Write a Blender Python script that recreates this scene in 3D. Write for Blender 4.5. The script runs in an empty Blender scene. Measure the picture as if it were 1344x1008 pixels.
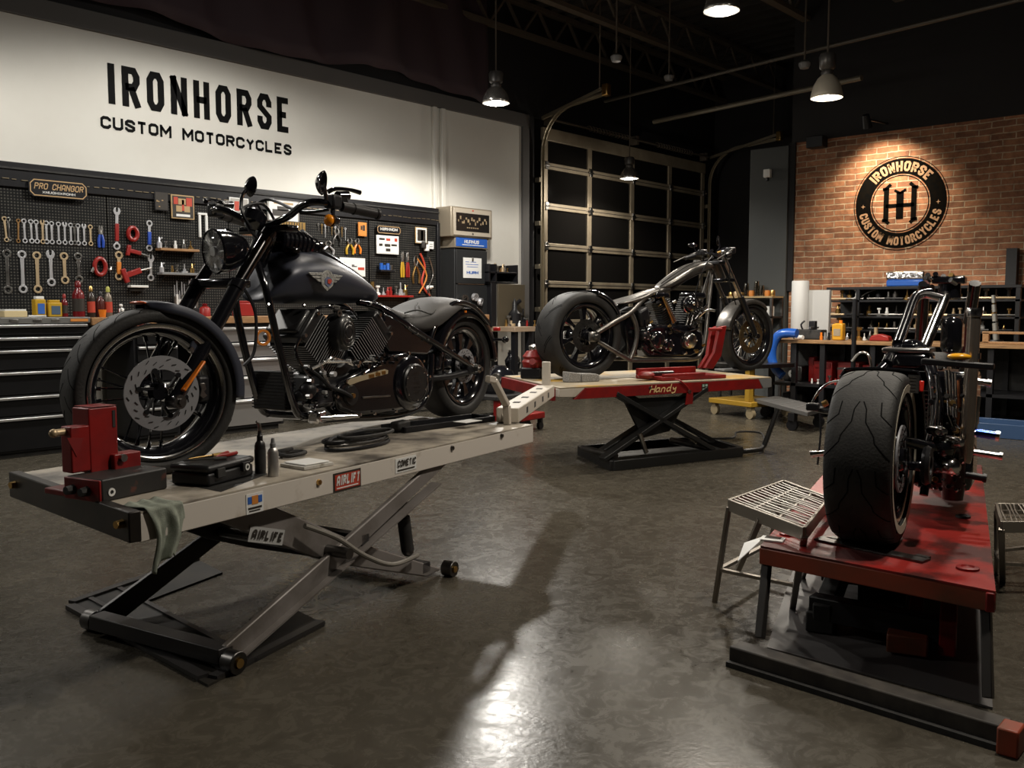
import bpy, bmesh, math, random
from mathutils import Vector as V, Matrix
random.seed(7)
SC = bpy.context.scene
COL = SC.collection
PI = math.pi
R = math.radians
# ---------------------------------------------------------------- camera
FPX, PITCH, YAW, CH = 1212.3, R(4.7155), R(41.81), 1.1
FH = V((math.cos(YAW), math.sin(YAW), 0)); RT = V((math.sin(YAW), -math.cos(YAW), 0)); UP0 = V((0, 0, 1))
FW = FH*math.cos(PITCH) - UP0*math.sin(PITCH); UP = UP0*math.cos(PITCH) + FH*math.sin(PITCH)
CAM = V((0, 0, CH))
cd = bpy.data.cameras.new('camera'); cd.lens = 36*FPX/1344; cd.sensor_width = 36
co = bpy.data.objects.new('camera', cd); COL.objects.link(co)
co.location = CAM; co.rotation_euler = (PI/2 - PITCH, 0, YAW - PI/2); SC.camera = co
def ray(x, y): return FW + RT*((x-672)/FPX) - UP*((y-504)/FPX)
def pz(x, y, z=0.0):
    d = ray(x, y); return CAM + d*((z-CH)/d.z)
def pX(x, y, X):
    d = ray(x, y); return CAM + d*(X/d.x)
def pY(x, y, Y):
    d = ray(x, y); return CAM + d*(Y/d.y)
class Plane:
    """upright plane of a vehicle or lift; p() gives local (along, sideways, height)"""
    def __init__(s, o, u, z0=0.0):
        s.z0 = z0; s.o = V(o); u = V((u[0], u[1], 0)).normalized(); s.u = u; s.n = V((-u.y, u.x, 0)); s.rz = math.atan2(u.y, u.x)
    def p(s, x, y, off=0.0):
        d = ray(x, y); o = s.o + s.n*off
        q = CAM + d*((o-CAM).dot(s.n)/d.dot(s.n)) - s.o
        return V((q.dot(s.u), off, q.z + s.o.z - s.z0))
    def loc(s, w):
        q = V(w) - s.o; return V((q.dot(s.u), q.dot(s.n), w[2] - s.z0))
    def base(s): return V((s.o.x, s.o.y, s.z0))
# ---------------------------------------------------------------- materials
def nd(nt, t, **k):
    n = nt.nodes.new(t)
    for a, b in k.items():
        if a.startswith('i_'):
            n.inputs[a[2:].replace('_', ' ')].default_value = b
        else: setattr(n, a, b)
    return n
def c4(c): return (c[0], c[1], c[2], 1)
MATS = {}
def mat(name, col, rough=.5, metal=0.0, col2=None, sc=8, lo=.4, hi=.65, bump=0, bsc=60, coat=0, rvar=0, emit=None, trans=0, detail=6, stretch=None, spec=None):
    if name in MATS: return MATS[name]
    m = bpy.data.materials.new(name); m.use_nodes = True; nt = m.node_tree; L = nt.links.new
    b = nt.nodes['Principled BSDF']
    b.inputs['Base Color'].default_value = c4(col); b.inputs['Roughness'].default_value = rough; b.inputs['Metallic'].default_value = metal
    if spec is not None: b.inputs['Specular IOR Level'].default_value = spec
    if coat: b.inputs['Coat Weight'].default_value = coat; b.inputs['Coat Roughness'].default_value = .05
    if trans: b.inputs['Transmission Weight'].default_value = trans
    if emit: b.inputs['Emission Color'].default_value = c4(emit[0]); b.inputs['Emission Strength'].default_value = emit[1]
    tc = None
    def coord():
        t = nd(nt, 'ShaderNodeTexCoord')
        if stretch:
            mp = nd(nt, 'ShaderNodeMapping'); mp.inputs['Scale'].default_value = stretch; L(t.outputs['Object'], mp.inputs[0]); return mp.outputs[0]
        return t.outputs['Object']
    if col2 is not None or rvar:
        tc = coord(); n = nd(nt, 'ShaderNodeTexNoise', i_Scale=sc, i_Detail=detail, i_Roughness=.6); L(tc, n.inputs['Vector'])
        if col2 is not None:
            r = nd(nt, 'ShaderNodeValToRGB'); r.color_ramp.elements[0].position = lo; r.color_ramp.elements[1].position = hi
            r.color_ramp.elements[0].color = c4(col); r.color_ramp.elements[1].color = c4(col2)
            L(n.outputs['Fac'], r.inputs[0]); L(r.outputs[0], b.inputs['Base Color'])
        if rvar:
            mr = nd(nt, 'ShaderNodeMapRange'); mr.inputs[1].default_value = .3; mr.inputs[2].default_value = .7
            mr.inputs[3].default_value = rough-rvar; mr.inputs[4].default_value = rough+rvar
            L(n.outputs['Fac'], mr.inputs[0]); L(mr.outputs[0], b.inputs['Roughness'])
    if bump:
        tc = tc or coord(); n2 = nd(nt, 'ShaderNodeTexNoise', i_Scale=bsc, i_Detail=3); L(tc, n2.inputs['Vector'])
        bp = nd(nt, 'ShaderNodeBump', i_Strength=bump, i_Distance=.01); L(n2.outputs['Fac'], bp.inputs['Height']); L(bp.outputs[0], b.inputs['Normal'])
    MATS[name] = m; return m
# ---------------------------------------------------------------- mesh builder
def axm(o, z, x=None):
    z = V(z).normalized(); x = V(x) if x is not None else (V((1, 0, 0)) if abs(z.x) < .9 else V((0, 1, 0)))
    x = (x - z*x.dot(z)).normalized(); y = z.cross(x)
    m = Matrix((x, y, z)).transposed().to_4x4(); m.translation = V(o); return m
def rotz(a, o=(0, 0, 0)): return Matrix.Translation(V(o)) @ Matrix.Rotation(a, 4, 'Z')
def smoothpts(pts, k=4, closed=False):
    pts = [V(p) for p in pts]; n = len(pts); out = []
    for i in range(n if closed else n-1):
        g = lambda j: pts[j % n] if closed else pts[max(0, min(n-1, j))]
        a, b, c, d = g(i-1), g(i), g(i+1), g(i+2)
        for t in range(k):
            t /= k; out.append(.5*((2*b) + (c-a)*t + (2*a-5*b+4*c-d)*t*t + (3*b-a-3*c+d)*t*t*t))
    if not closed: out.append(pts[-1])
    return out
class MB:
    def __init__(s): s.v = []; s.f = []; s.m = []; s.mi = 0; s.T = None
    def add(s, vs, fs):
        o = len(s.v)
        for p in vs:
            p = V(p); s.v.append(s.T @ p if s.T else p)
        s.f += [[i+o for i in f] for f in fs]; s.m += [s.mi]*len(fs); return s
    def box(s, c, d, rz=0.0, M=None):
        x, y, z = d[0]/2, d[1]/2, d[2]/2; M = M or Matrix.Rotation(rz, 3, 'Z'); c = V(c)
        return s.add([c + M @ V((a*x, b*y, e*z)) for a in (-1, 1) for b in (-1, 1) for e in (-1, 1)], [(0, 1, 3, 2), (4, 6, 7, 5), (0, 4, 5, 1), (2, 3, 7, 6), (0, 2, 6, 4), (1, 5, 7, 3)])
    def bb(s, a, b): return s.box([(p+q)/2 for p, q in zip(a, b)], [abs(q-p) for p, q in zip(a, b)])
    def bar(s, p0, p1, w, h, side=None):
        p0, p1 = V(p0), V(p1); d = p1-p0; M = axm((p0+p1)/2, d, side if side is not None else (V((0, 0, 1)).cross(d) if abs(d.normalized().z) < .98 else V((1, 0, 0))))
        return s.box((p0+p1)/2, (w, h, d.length), M=M.to_3x3())
    def loft(s, rings, cap=True, closed=False):
        n = len(rings[0]); vs = [p for r in rings for p in r]; fs = []; k = len(rings)
        for i in range(k if closed else k-1):
            for j in range(n):
                a = i*n+j; b = i*n+(j+1) % n; c = ((i+1) % k)*n+(j+1) % n; d = ((i+1) % k)*n+j; fs.append((a, b, c, d))
        if cap and not closed: fs += [tuple(range(n-1, -1, -1)), tuple((k-1)*n+j for j in range(n))]
        return s.add(vs, fs)
    def tube(s, pts, r, n=8, sm=0, closed=False, flat=1.0):
        if sm:
            m0 = len(pts); pts = smoothpts(pts, sm, closed)
            if not isinstance(r, (int, float)):
                q = []
                for i in range(len(pts)):
                    f = i/sm; a = min(int(f), m0-1); b = min(a+1, m0-1); q.append(r[a]+(r[b]-r[a])*(f-a))
                r = q
        pts = [V(p) for p in pts]; k = len(pts); rings = []; x = None
        for i, p in enumerate(pts):
            d = (pts[(i+1) % k] if closed or i < k-1 else p) - (pts[i-1] if closed or i > 0 else p)
            if d.length < 1e-9: d = V((0, 0, 1))
            d.normalize()
            if x is None: x = V((0, 0, 1)) if abs(d.z) < .9 else V((1, 0, 0))
            x = x - d*x.dot(d)
            x.normalize(); y = d.cross(x); rr = r if isinstance(r, (int, float)) else r[min(i, len(r)-1)]
            rings.append([p + x*(rr*math.cos(2*PI*j/n)) + y*(rr*flat*math.sin(2*PI*j/n)) for j in range(n)])
        return s.loft(rings, True, closed)
    def cyl(s, p0, p1, r0, r1=None, n=16): 
        return s.tube([p0, p1], [r0, r0 if r1 is None else r1], n)
    def lathe(s, prof, o=(0, 0, 0), ax=(0, 0, 1), n=24, closed=False):
        M = axm(o, ax)
        rings = [[M @ V((r*math.cos(2*PI*j/n), r*math.sin(2*PI*j/n), h)) for j in range(n)] for r, h in prof]
        return s.loft(rings, not closed, closed)
    def ball(s, c, r, n=12):
        r = (r, r, r) if isinstance(r, (int, float)) else r; c = V(c); m = n//2
        return s.loft([[c + V((r[0]*math.sin(PI*(i+.02)/(m+.04))*math.cos(2*PI*j/n), r[1]*math.sin(PI*(i+.02)/(m+.04))*math.sin(2*PI*j/n), r[2]*math.cos(PI*(i+.02)/(m+.04)))) for j in range(n)] for i in range(m+1)])
    def prism(s, pts, ex, center=False):
        ex = V(ex); pts = [V(p) - (ex/2 if center else ex*0) for p in pts]; n = len(pts)
        return s.add(pts + [p+ex for p in pts], [tuple(range(n-1, -1, -1)), tuple(range(n, 2*n))] + [(i, (i+1) % n, n+(i+1) % n, n+i) for i in range(n)])
    def grid(s, fn, nu, nv, wrap=False):
        vs = [fn(i/nu, j/nv) for i in range(nu+(0 if wrap else 1)) for j in range(nv+1)]; w = nv+1; k = nu if wrap else nu+1
        return s.add(vs, [(i*w+j, ((i+1) % k)*w+j, ((i+1) % k)*w+j+1, i*w+j+1) for i in range(nu) for j in range(nv)])
    def ringplate(s, M, r0, r1, th, n=32, holes=0, hr=0.0):
        s0 = s.T; s.T = (s0 @ M) if s0 else M
        s.lathe([(r0, -th/2), (r1, -th/2), (r1, th/2), (r0, th/2)], n=n, closed=True); s.T = s0; return s
    def build(s, name, m, parent=None, bevel=0, at=None, rz=0, sharp=38, seg=2, solid=0, sub=0):
        me = bpy.data.meshes.new(name); me.from_pydata([tuple(p) for p in s.v], [], s.f)
        ms = m if isinstance(m, (list, tuple)) else [m]
        for x in ms: me.materials.append(x)
        if len(ms) > 1: me.polygons.foreach_set('material_index', s.m)
        bm = bmesh.new(); bm.from_mesh(me); bmesh.ops.recalc_face_normals(bm, faces=bm.faces); bm.to_mesh(me); bm.free()
        me.shade_smooth(); me.set_sharp_from_angle(angle=R(sharp))
        o = bpy.data.objects.new(name, me); COL.objects.link(o)
        if parent: o.parent = parent
        if at is not None: o.location = at
        if rz: o.rotation_euler.z = rz
        if solid: md = o.modifiers.new('s', 'SOLIDIFY'); md.thickness = solid; md.offset = 0
        if sub: md = o.modifiers.new('u', 'SUBSURF'); md.levels = sub; md.render_levels = sub
        if bevel: md = o.modifiers.new('b', 'BEVEL'); md.width = bevel; md.segments = seg; md.limit_method = 'ANGLE'; md.angle_limit = R(40)
        return o
# ---------------------------------------------------------------- naming
def tag(o, label=None, cat=None, group=None, kind=None):
    if label: o['label'] = label
    if cat: o['category'] = cat
    if group: o['group'] = group
    if kind: o['kind'] = kind
    return o
def thing(name, label, cat, loc=(0, 0, 0), rz=0.0, group=None):
    o = bpy.data.objects.new(name, None); COL.objects.link(o); o.location = loc; o.rotation_euler.z = rz; o.empty_display_size = .05
    return tag(o, label, cat, group)
def dup(root, loc=None, label=None, rz=None):
    r = root.copy(); COL.objects.link(r)
    if loc is not None: r.location = loc
    if rz is not None: r.rotation_euler.z = rz
    if label: r['label'] = label
    for ch in root.children:
        c = ch.copy(); COL.objects.link(c); c.parent = r
        for g in ch.children:
            d = g.copy(); COL.objects.link(d); d.parent = c
    return r
def struct(o): o['kind'] = 'structure'; return o
ORD = ['first', 'second', 'third', 'fourth', 'fifth', 'sixth', 'seventh', 'eighth', 'ninth', 'tenth', 'eleventh', 'twelfth', 'thirteenth', 'fourteenth', 'fifteenth', 'sixteenth', 'seventeenth', 'eighteenth']
# ---------------------------------------------------------------- lettering
GL = {
 'A': ['00', '05', '16', '36', '45', '40', '|', '02', '42'], 'B': ['00', '06', '36', '45', '44', '33', '03', '|', '33', '42', '41', '30', '00'],
 'C': ['44', '45', '36', '16', '05', '01', '10', '30', '41', '42'], 'D': ['00', '06', '36', '45', '41', '30', '00'],
 'E': ['46', '06', '00', '40', '|', '03', '33'], 'F': ['46', '06', '00', '|', '03', '33'], 'G': ['44', '45', '36', '16', '05', '01', '10', '30', '41', '43', '23'],
 'H': ['00', '06', '|', '40', '46', '|', '03', '43'], 'I': ['00', '06'], 'L': ['06', '00', '40'], 'M': ['00', '06', '|', '06', '22', '46', '|', '46', '40'],
 'N': ['00', '06', '|', '06', '40', '|', '40', '46'], 'O': ['05', '16', '36', '45', '41', '30', '10', '01', '05'], 'P': ['00', '06', '36', '45', '44', '33', '03'],
 'R': ['00', '06', '36', '45', '44', '33', '03', '|', '23', '40'], 'S': ['44', '45', '36', '16', '05', '04', '42', '41', '30', '10', '01', '02'],
 'T': ['06', '46', '|', '26', '20'], 'U': ['06', '01', '10', '30', '41', '46'], 'Y': ['06', '23', '46', '|', '23', '20'], 'W': ['06', '10', '24', '30', '46'],
 'X': ['00', '46', '|', '06', '40'], 'V': ['06', '20', '46'], 'Z': ['06', '46', '00', '40'], 'K': ['00', '06', '|', '46', '03', '40'], '-': ['03', '43'], '.': ['10', '11'],
 '0': ['05', '16', '36', '45', '41', '30', '10', '01', '05'], '5': ['46', '06', '03', '33', '42', '41', '30', '00'],
 'a': ['34', '14', '03', '01', '10', '31', '|', '34', '31', '40'], 'n': ['00', '04', '|', '03', '14', '24', '33', '30'], 'd': ['34', '14', '03', '01', '10', '31', '|', '37', '31', '40'], 'y': ['04', '12', '22', '34', '|', '34', '3a', '1b', '0a']}
def stroke(mb, pts, w, fn):
    n = len(pts); closed = n > 2 and (pts[0]-pts[-1]).length < 1e-6
    if closed: pts = pts[:-1]; n -= 1
    L, Rr = [], []
    for i in range(n):
        a = pts[i-1] if (i > 0 or closed) else None; b = pts[(i+1) % n] if (i < n-1 or closed) else None; p = pts[i]
        d1 = (p-a).normalized() if a is not None else None; d2 = (b-p).normalized() if b is not None else None
        d1 = d1 or d2; d2 = d2 or d1; t = d1+d2
        if t.length < 1e-6: t = d1.copy()
        t.normalize(); nn = V((-t.y, t.x)); c = max(.45, nn.dot(V((-d1.y, d1.x)))); k = w/2/c
        L.append(p+nn*k); Rr.append(p-nn*k)
    vs = [fn(q) for q in L] + [fn(q) for q in Rr]
    mb.add(vs, [(i, (i+1) % n, n+(i+1) % n, n+i) for i in range(n if closed else n-1)])
def text(mb, s, M, h, sw=.16, wf=.55, gap=.35, slant=0.0, arc=None, anchor=0.0, fit=None):
    """s laid out from the origin of M along its x axis; sw stroke width, wf letter width, gap spacing, all in letter heights"""
    adv = []; x = 0
    for ch in s:
        cw = .0 if ch == 'I' else wf*(.75 if ch == ' ' else 1.25 if ch in 'MW' else 1)
        adv.append((x + (sw*.5 if ch == 'I' else 0), cw)); x += cw+gap+(sw*.5 if ch == 'I' else 0)
    tot = x-gap; k = 1.0
    if fit: k = fit/(tot*h)
    for ch, (x0, cw) in zip(s, adv):
        if ch == ' ': continue
        runs = [[]]
        for t in GL.get(ch, GL['O']):
            if t == '|': runs.append([]); continue
            u, v = int(t[0]), (int(t[1]) if t[1].isdigit() else -(ord(t[1])-96))
            runs[-1].append(V((x0 + cw*u/4, sw/2 + (1-sw)*v/6)))
        for r in runs:
            if ch == 'I': r = [V((x0, 0)), V((x0, 1))]
            elif r[0] != r[-1] or len(r) < 3:
                r = list(r)
                for e, f in ((0, 1), (-1, -2)):
                    d = (r[e]-r[f])
                    if d.length and (r[e].y < sw or r[e].y > 1-sw) and abs(d.x) < .5*abs(d.y): r[e] = r[e] + d.normalized()*sw/2
            def fn(q):
                X = (q.x - tot*anchor)*h*k + slant*q.y*h; Y = q.y*h
                if arc:
                    rad, a0, sg = arc; a = a0 - sg*X/(rad+sg*h/2); rr = rad+Y if sg > 0 else rad-Y
                    return M @ V((rr*math.cos(a), rr*math.sin(a), 0))
                return M @ V((X, Y, 0))
            stroke(mb, r, sw, fn)
    return mb
# ---------------------------------------------------------------- common materials
BLK = mat('gloss_black', (.006, .006, .008), .14, coat=.8)
BLK2 = mat('satin_black', (.009, .009, .0105), .4, spec=.35)
SOOT = mat('matte_black', (.012, .012, .012), .7, col2=(.03, .028, .026), sc=20)
CHR = mat('chrome', (.82, .81, .8), .17, 1, rvar=.06, sc=14)
STEEL = mat('brushed_steel', (.45, .44, .42), .3, 1, col2=(.25, .24, .23), sc=12)
DSTEEL = mat('dark_steel', (.16, .155, .15), .36, 1, col2=(.08, .078, .075), sc=10)
RUB = mat('tyre_rubber', (.011, .0105, .01), .66, col2=(.02, .0185, .017), sc=14, bump=.15, bsc=120)
RED = mat('red_paint', (.25, .01, .009), .4, col2=(.15, .006, .006), sc=7, rvar=.1)
CREAM = mat('cream_enamel', (.52, .47, .40), .42, col2=(.36, .29, .2), sc=5, lo=.55, hi=.78, rvar=.1)
CREAMTOP = mat('worn_cream_top', (.44, .39, .32), .5, col2=(.06, .05, .04), sc=3.2, lo=.42, hi=.64, rvar=.1, detail=9)
WHITE = mat('white_print', (.72, .72, .70), .55)
WOOD = mat('bench_wood', (.36, .2, .09), .45, col2=(.22, .11, .045), sc=10, stretch=(1, 12, 12))
GOLD = mat('brass', (.7, .45, .16), .28, 1)
ORANGE = mat('orange_plastic', (.75, .2, .015), .35)
YEL = mat('yellow_plastic', (.5, .3, .02), .4)
BLUE = mat('blue_plastic', (.02, .1, .42), .3)
GREY = mat('grey_enamel', (.2, .2, .2), .45)
CHAR = mat('charcoal_paint', (.016, .017, .018), .55, spec=.3)
# ---------------------------------------------------------------- floor, ceiling, walls
def floor_mat():
    m = bpy.data.materials.new('polished_concrete'); m.use_nodes = True; nt = m.node_tree; L = nt.links.new; b = nt.nodes['Principled BSDF']
    t = nd(nt, 'ShaderNodeTexCoord'); o = t.outputs['Object']
    n1 = nd(nt, 'ShaderNodeTexNoise', i_Scale=.55, i_Detail=4); n2 = nd(nt, 'ShaderNodeTexNoise', i_Scale=11, i_Detail=10, i_Roughness=.75); n3 = nd(nt, 'ShaderNodeTexNoise', i_Scale=60, i_Detail=4)
    n2.inputs['Distortion'].default_value = 1.6
    for n in (n1, n2, n3): L(o, n.inputs['Vector'])
    ma = nd(nt, 'ShaderNodeMath', operation='MULTIPLY_ADD'); L(n1.outputs['Fac'], ma.inputs[0]); ma.inputs[1].default_value = .3; L(n2.outputs['Fac'], ma.inputs[2])
    r = nd(nt, 'ShaderNodeValToRGB'); e = r.color_ramp.elements; e[0].position = .42; e[0].color = (.038, .033, .025, 1); e[1].position = .88; e[1].color = (.094, .083, .064, 1)
    L(ma.outputs[0], r.inputs[0]); L(r.outputs[0], b.inputs['Base Color'])
    mr = nd(nt, 'ShaderNodeMapRange'); mr.inputs[1].default_value = .35; mr.inputs[2].default_value = .68; mr.inputs[3].default_value = .2; mr.inputs[4].default_value = .34
    L(n2.outputs['Fac'], mr.inputs[0]); L(mr.outputs[0], b.inputs['Roughness']); b.inputs['Specular IOR Level'].default_value = .22
    bp = nd(nt, 'ShaderNodeBump', i_Strength=.12, i_Distance=.004); L(n3.outputs['Fac'], bp.inputs['Height']); L(bp.outputs[0], b.inputs['Normal'])
    return m
def brick_mat():
    m = bpy.data.materials.new('old_brick'); m.use_nodes = True; nt = m.node_tree; L = nt.links.new; b = nt.nodes['Principled BSDF']
    t = nd(nt, 'ShaderNodeTexCoord'); sp = nd(nt, 'ShaderNodeSeparateXYZ'); cb = nd(nt, 'ShaderNodeCombineXYZ')
    nw = nd(nt, 'ShaderNodeTexNoise', i_Scale=6, i_Detail=3); L(t.outputs['Object'], nw.inputs['Vector'])
    vm = nd(nt, 'ShaderNodeVectorMath', operation='MULTIPLY_ADD'); L(nw.outputs['Color'], vm.inputs[0]); vm.inputs[1].default_value = (.025,)*3; L(t.outputs['Object'], vm.inputs[2])
    L(vm.outputs[0], sp.inputs[0]); L(sp.outputs['Y'], cb.inputs['X']); L(sp.outputs['Z'], cb.inputs['Y'])
    k = nd(nt, 'ShaderNodeTexBrick', i_Scale=1.0); k.inputs['Brick Width'].default_value = .235; k.inputs['Row Height'].default_value = .066; k.inputs['Mortar Size'].default_value = .0075; k.inputs['Mortar Smooth'].default_value = .4; k.inputs['Bias'].default_value = -.1
    k.inputs['Color1'].default_value = (.40, .19, .105, 1); k.inputs['Color2'].default_value = (.2, .09, .05, 1); k.inputs['Mortar'].default_value = (.5, .4, .3, 1); L(cb.outputs[0], k.inputs['Vector'])
    n = nd(nt, 'ShaderNodeTexNoise', i_Scale=9, i_Detail=8, i_Roughness=.7); L(t.outputs['Object'], n.inputs['Vector'])
    r = nd(nt, 'ShaderNodeValToRGB'); r.color_ramp.elements[0].position = .3; r.color_ramp.elements[0].color = (.5, .45, .42, 1); r.color_ramp.elements[1].position = .72; r.color_ramp.elements[1].color = (1.35, 1.3, 1.2, 1); L(n.outputs['Fac'], r.inputs[0])
    mx = nd(nt, 'ShaderNodeMix', data_type='RGBA', blend_type='MULTIPLY'); mx.inputs[0].default_value = 1; L(k.outputs['Color'], mx.inputs[6]); L(r.outputs[0], mx.inputs[7]); L(mx.outputs[2], b.inputs['Base Color'])
    sb = nd(nt, 'ShaderNodeMath', operation='MULTIPLY_ADD'); L(k.outputs['Fac'], sb.inputs[0]); sb.inputs[1].default_value = -1.6; L(n.outputs['Fac'], sb.inputs[2])
    bp = nd(nt, 'ShaderNodeBump', i_Strength=.9, i_Distance=.012); L(sb.outputs[0], bp.inputs['Height']); L(bp.outputs[0], b.inputs['Normal']); b.inputs['Roughness'].default_value = .8
    return m
def peg_mat():
    m = bpy.data.materials.new('pegboard_black'); m.use_nodes = True; nt = m.node_tree; L = nt.links.new; b = nt.nodes['Principled BSDF']
    t = nd(nt, 'ShaderNodeTexCoord'); sp = nd(nt, 'ShaderNodeSeparateXYZ'); L(t.outputs['Object'], sp.inputs[0]); ds = []
    for ax in 'XZ':
        a = nd(nt, 'ShaderNodeMath', operation='MULTIPLY'); a.inputs[1].default_value = 1/.0235; L(sp.outputs[ax], a.inputs[0])
        f = nd(nt, 'ShaderNodeMath', operation='FRACT'); L(a.outputs[0], f.inputs[0]); g = nd(nt, 'ShaderNodeMath', operation='SUBTRACT'); L(f.outputs[0], g.inputs[0]); g.inputs[1].default_value = .5
        h = nd(nt, 'ShaderNodeMath', operation='POWER'); L(g.outputs[0], h.inputs[0]); h.inputs[1].default_value = 2; ds.append(h)
    s = nd(nt, 'ShaderNodeMath', operation='ADD'); L(ds[0].outputs[0], s.inputs[0]); L(ds[1].outputs[0], s.inputs[1])
    n = nd(nt, 'ShaderNodeTexNoise', i_Scale=9, i_Detail=5); L(t.outputs['Object'], n.inputs['Vector'])
    q = nd(nt, 'ShaderNodeMath', operation='MULTIPLY'); L(n.outputs['Fac'], q.inputs[0]); q.inputs[1].default_value = .16
    lt = nd(nt, 'ShaderNodeMath', operation='LESS_THAN'); L(s.outputs[0], lt.inputs[0]); L(q.outputs[0], lt.inputs[1])
    mx = nd(nt, 'ShaderNodeMix', data_type='RGBA'); L(lt.outputs[0], mx.inputs[0]); mx.inputs[6].default_value = (.0035, .0035, .0035, 1); mx.inputs[7].default_value = (.06, .057, .05, 1); L(mx.outputs[2], b.inputs['Base Color']); b.inputs['Roughness'].default_value = .6; b.inputs['Specular IOR Level'].default_value = .2
    return m
def clear_mat(name, col=(1, 1, 1), tr=.85):
    m = bpy.data.materials.new(name); m.use_nodes = True; nt = m.node_tree; nt.nodes.clear(); L = nt.links.new
    o = nd(nt, 'ShaderNodeOutputMaterial'); mx = nd(nt, 'ShaderNodeMixShader'); mx.inputs[0].default_value = 1-tr
    a = nd(nt, 'ShaderNodeBsdfTransparent'); a.inputs[0].default_value = c4(col); g = nd(nt, 'ShaderNodeBsdfGlossy'); g.inputs['Roughness'].default_value = .06
    L(a.outputs[0], mx.inputs[1]); L(g.outputs[0], mx.inputs[2]); L(mx.outputs[0], o.inputs[0]); return m
FLOOR, BRICK, PEG = floor_mat(), brick_mat(), peg_mat()
WALLW = mat('white_wall_paint', (.70, .685, .63), .75, col2=(.66, .64, .585), sc=1.2)
DARKW = mat('dark_wall_paint', (.012, .011, .012), .8)
COLW = mat('column_grey', (.055, .06, .06), .7)
HDR = mat('header_grey', (.10, .095, .092), .7)
CEILM = mat('ceiling_deck_dark', (.035, .031, .028), .7)
JST = mat('joist_dark_steel', (.10, .08, .06), .6)
WY, CZ, BX = 7.8, 4.9, 10.6          # left wall plane, ceiling height, brick wall plane
X0, Y0, XE = -4.5, -4.5, 13.9
struct(MB().bb((X0, Y0, -.12), (XE, WY+.3, 0)).build('floor', FLOOR))
m = MB().bb((X0, Y0, CZ), (XE, WY+.3, CZ+.1))
for i in range(61): m.bb((X0+.3*i, Y0, CZ-.05), (X0+.3*i+.15, WY, CZ))
struct(m.build('ceiling', CEILM))
WR = pY(684, 200, WY).x               # end of the white part
struct(MB().bb((X0, WY, 0), (WR, WY+.2, 3.37)).build('wall_left', WALLW))
struct(MB().bb((X0, WY-.03, 3.37), (WR+.13, WY+.2, 3.53)).build('trim_1', HDR, bevel=.006))
struct(MB().bb((X0, WY+.06, 3.53), (XE, WY+.2, CZ)).build('wall_upper', DARKW))
struct(MB().bb((WR, WY-.03, 0), (WR+.13, WY+.2, 3.37)).build('trim_2', HDR, bevel=.006))
struct(MB().bb((XE-.1, Y0, 0), (XE, WY+.2, CZ)).build('wall_far', DARKW))
struct(MB().bb((X0, Y0, 0), (X0+.1, WY+.2, CZ)).build('wall_rear', DARKW))
struct(MB().bb((X0, Y0, 0), (XE, Y0+.1, CZ)).build('wall_right', DARKW))
BYL = pX(1040, 200, BX).y; BZT = pX(1040, 188, BX).z
struct(MB().bb((BX, Y0, 0), (BX+.18, BYL, BZT)).build('wall_brick', BRICK))
struct(MB().bb((BX-.02, Y0, BZT), (BX+.18, BYL, CZ)).build('wall_above_brick', DARKW))
cy = pX(987, 250, BX).y
struct(MB().bb((BX-.06, BYL+.02, 0), (BX+.18, cy, pX(1010, 195, BX).z)).build('column', COLW, bevel=.004))
struct(MB().bb((BX-.03, BYL-.05, 1.3), (BX, BYL+.03, BZT)).build('trim_3', DARKW))
for i, (a, b) in enumerate(((566.5, 571.5), (577, 582.5))):
    xa, xb = pY(a, 300, WY).x, pY(b, 300, WY).x
    struct(MB().bb((xa, WY-.05, .0), (xb, WY, 3.37)).build('trim_%d' % (4+i), WALLW, bevel=.012))
# pleated dark drape hung above the sign wall
m = MB()
def drape(u, v):
    x = .8+7.4*u; z = 3.56+(CZ-3.56)*v
    return V((x, WY-.1 - .05*math.sin(x*5+2*v) - .03*math.sin(x*11.3+v*4+1) - .12*math.exp(-((x-6.2-.5*v)/.25)**2), z + .05*math.sin(x*2.1)*(1-v)))
m.grid(drape, 130, 10)
tag(m.build('drape', mat('drape_cloth', (.045, .026, .034), .75), solid=.01), 'dark hanging drape with loose folds above the white sign wall', 'drape')
# ceiling joists and pipes
m0 = [pz(1021, 0, 4.5), pz(1181, 0, 4.45), pz(700, 0, 4.4), pz(560, 10, 4.4)]
for i, p in enumerate(m0):
    y = p.y; g = MB()
    x0 = max(p.x-5, X0+.2)
    for z in (4.46, 4.82): g.bb((x0, y-.05, z-.025), (XE-.1, y+.05, z+.025))
    k = int((XE-.1-x0)/.6)
    for j in range(k): g.bar((x0+.6*j, y, 4.46), (x0+.6*j+.3, y, 4.82), .03, .03); g.bar((x0+.6*j+.3, y, 4.82), (x0+.6*j+.6, y, 4.46), .03, .03)
    o = struct(g.build('ceiling_joist', JST)); o.name = 'ceiling_joist'
def pipe_at(name, a, b, z, r, mt, label, cat, ext=0):
    p, q = pz(a[0], a[1], z), pz(b[0], b[1], z); d = (q-p)
    o = MB().cyl(p-d*.0, q+d*ext, r, n=10).build(name, mt); return tag(o, label, cat)
PIPE = mat('pipe_grey', (.10, .09, .075), .5, .6)
pipe_at('ceiling_pipe', (794, 133), (1120, 53), 3.75, .022, PIPE, 'long thin overhead pipe crossing the ceiling above the garage door lamp', 'pipe', 1.2)
pipe_at('ceiling_rail', (858, 160), (1131, 102), 3.5, .03, mat('rail_steel', (.2, .18, .14), .5, .6), 'straight steel rail hung in front of the shop lamp beside the brick wall', 'rail')
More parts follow.
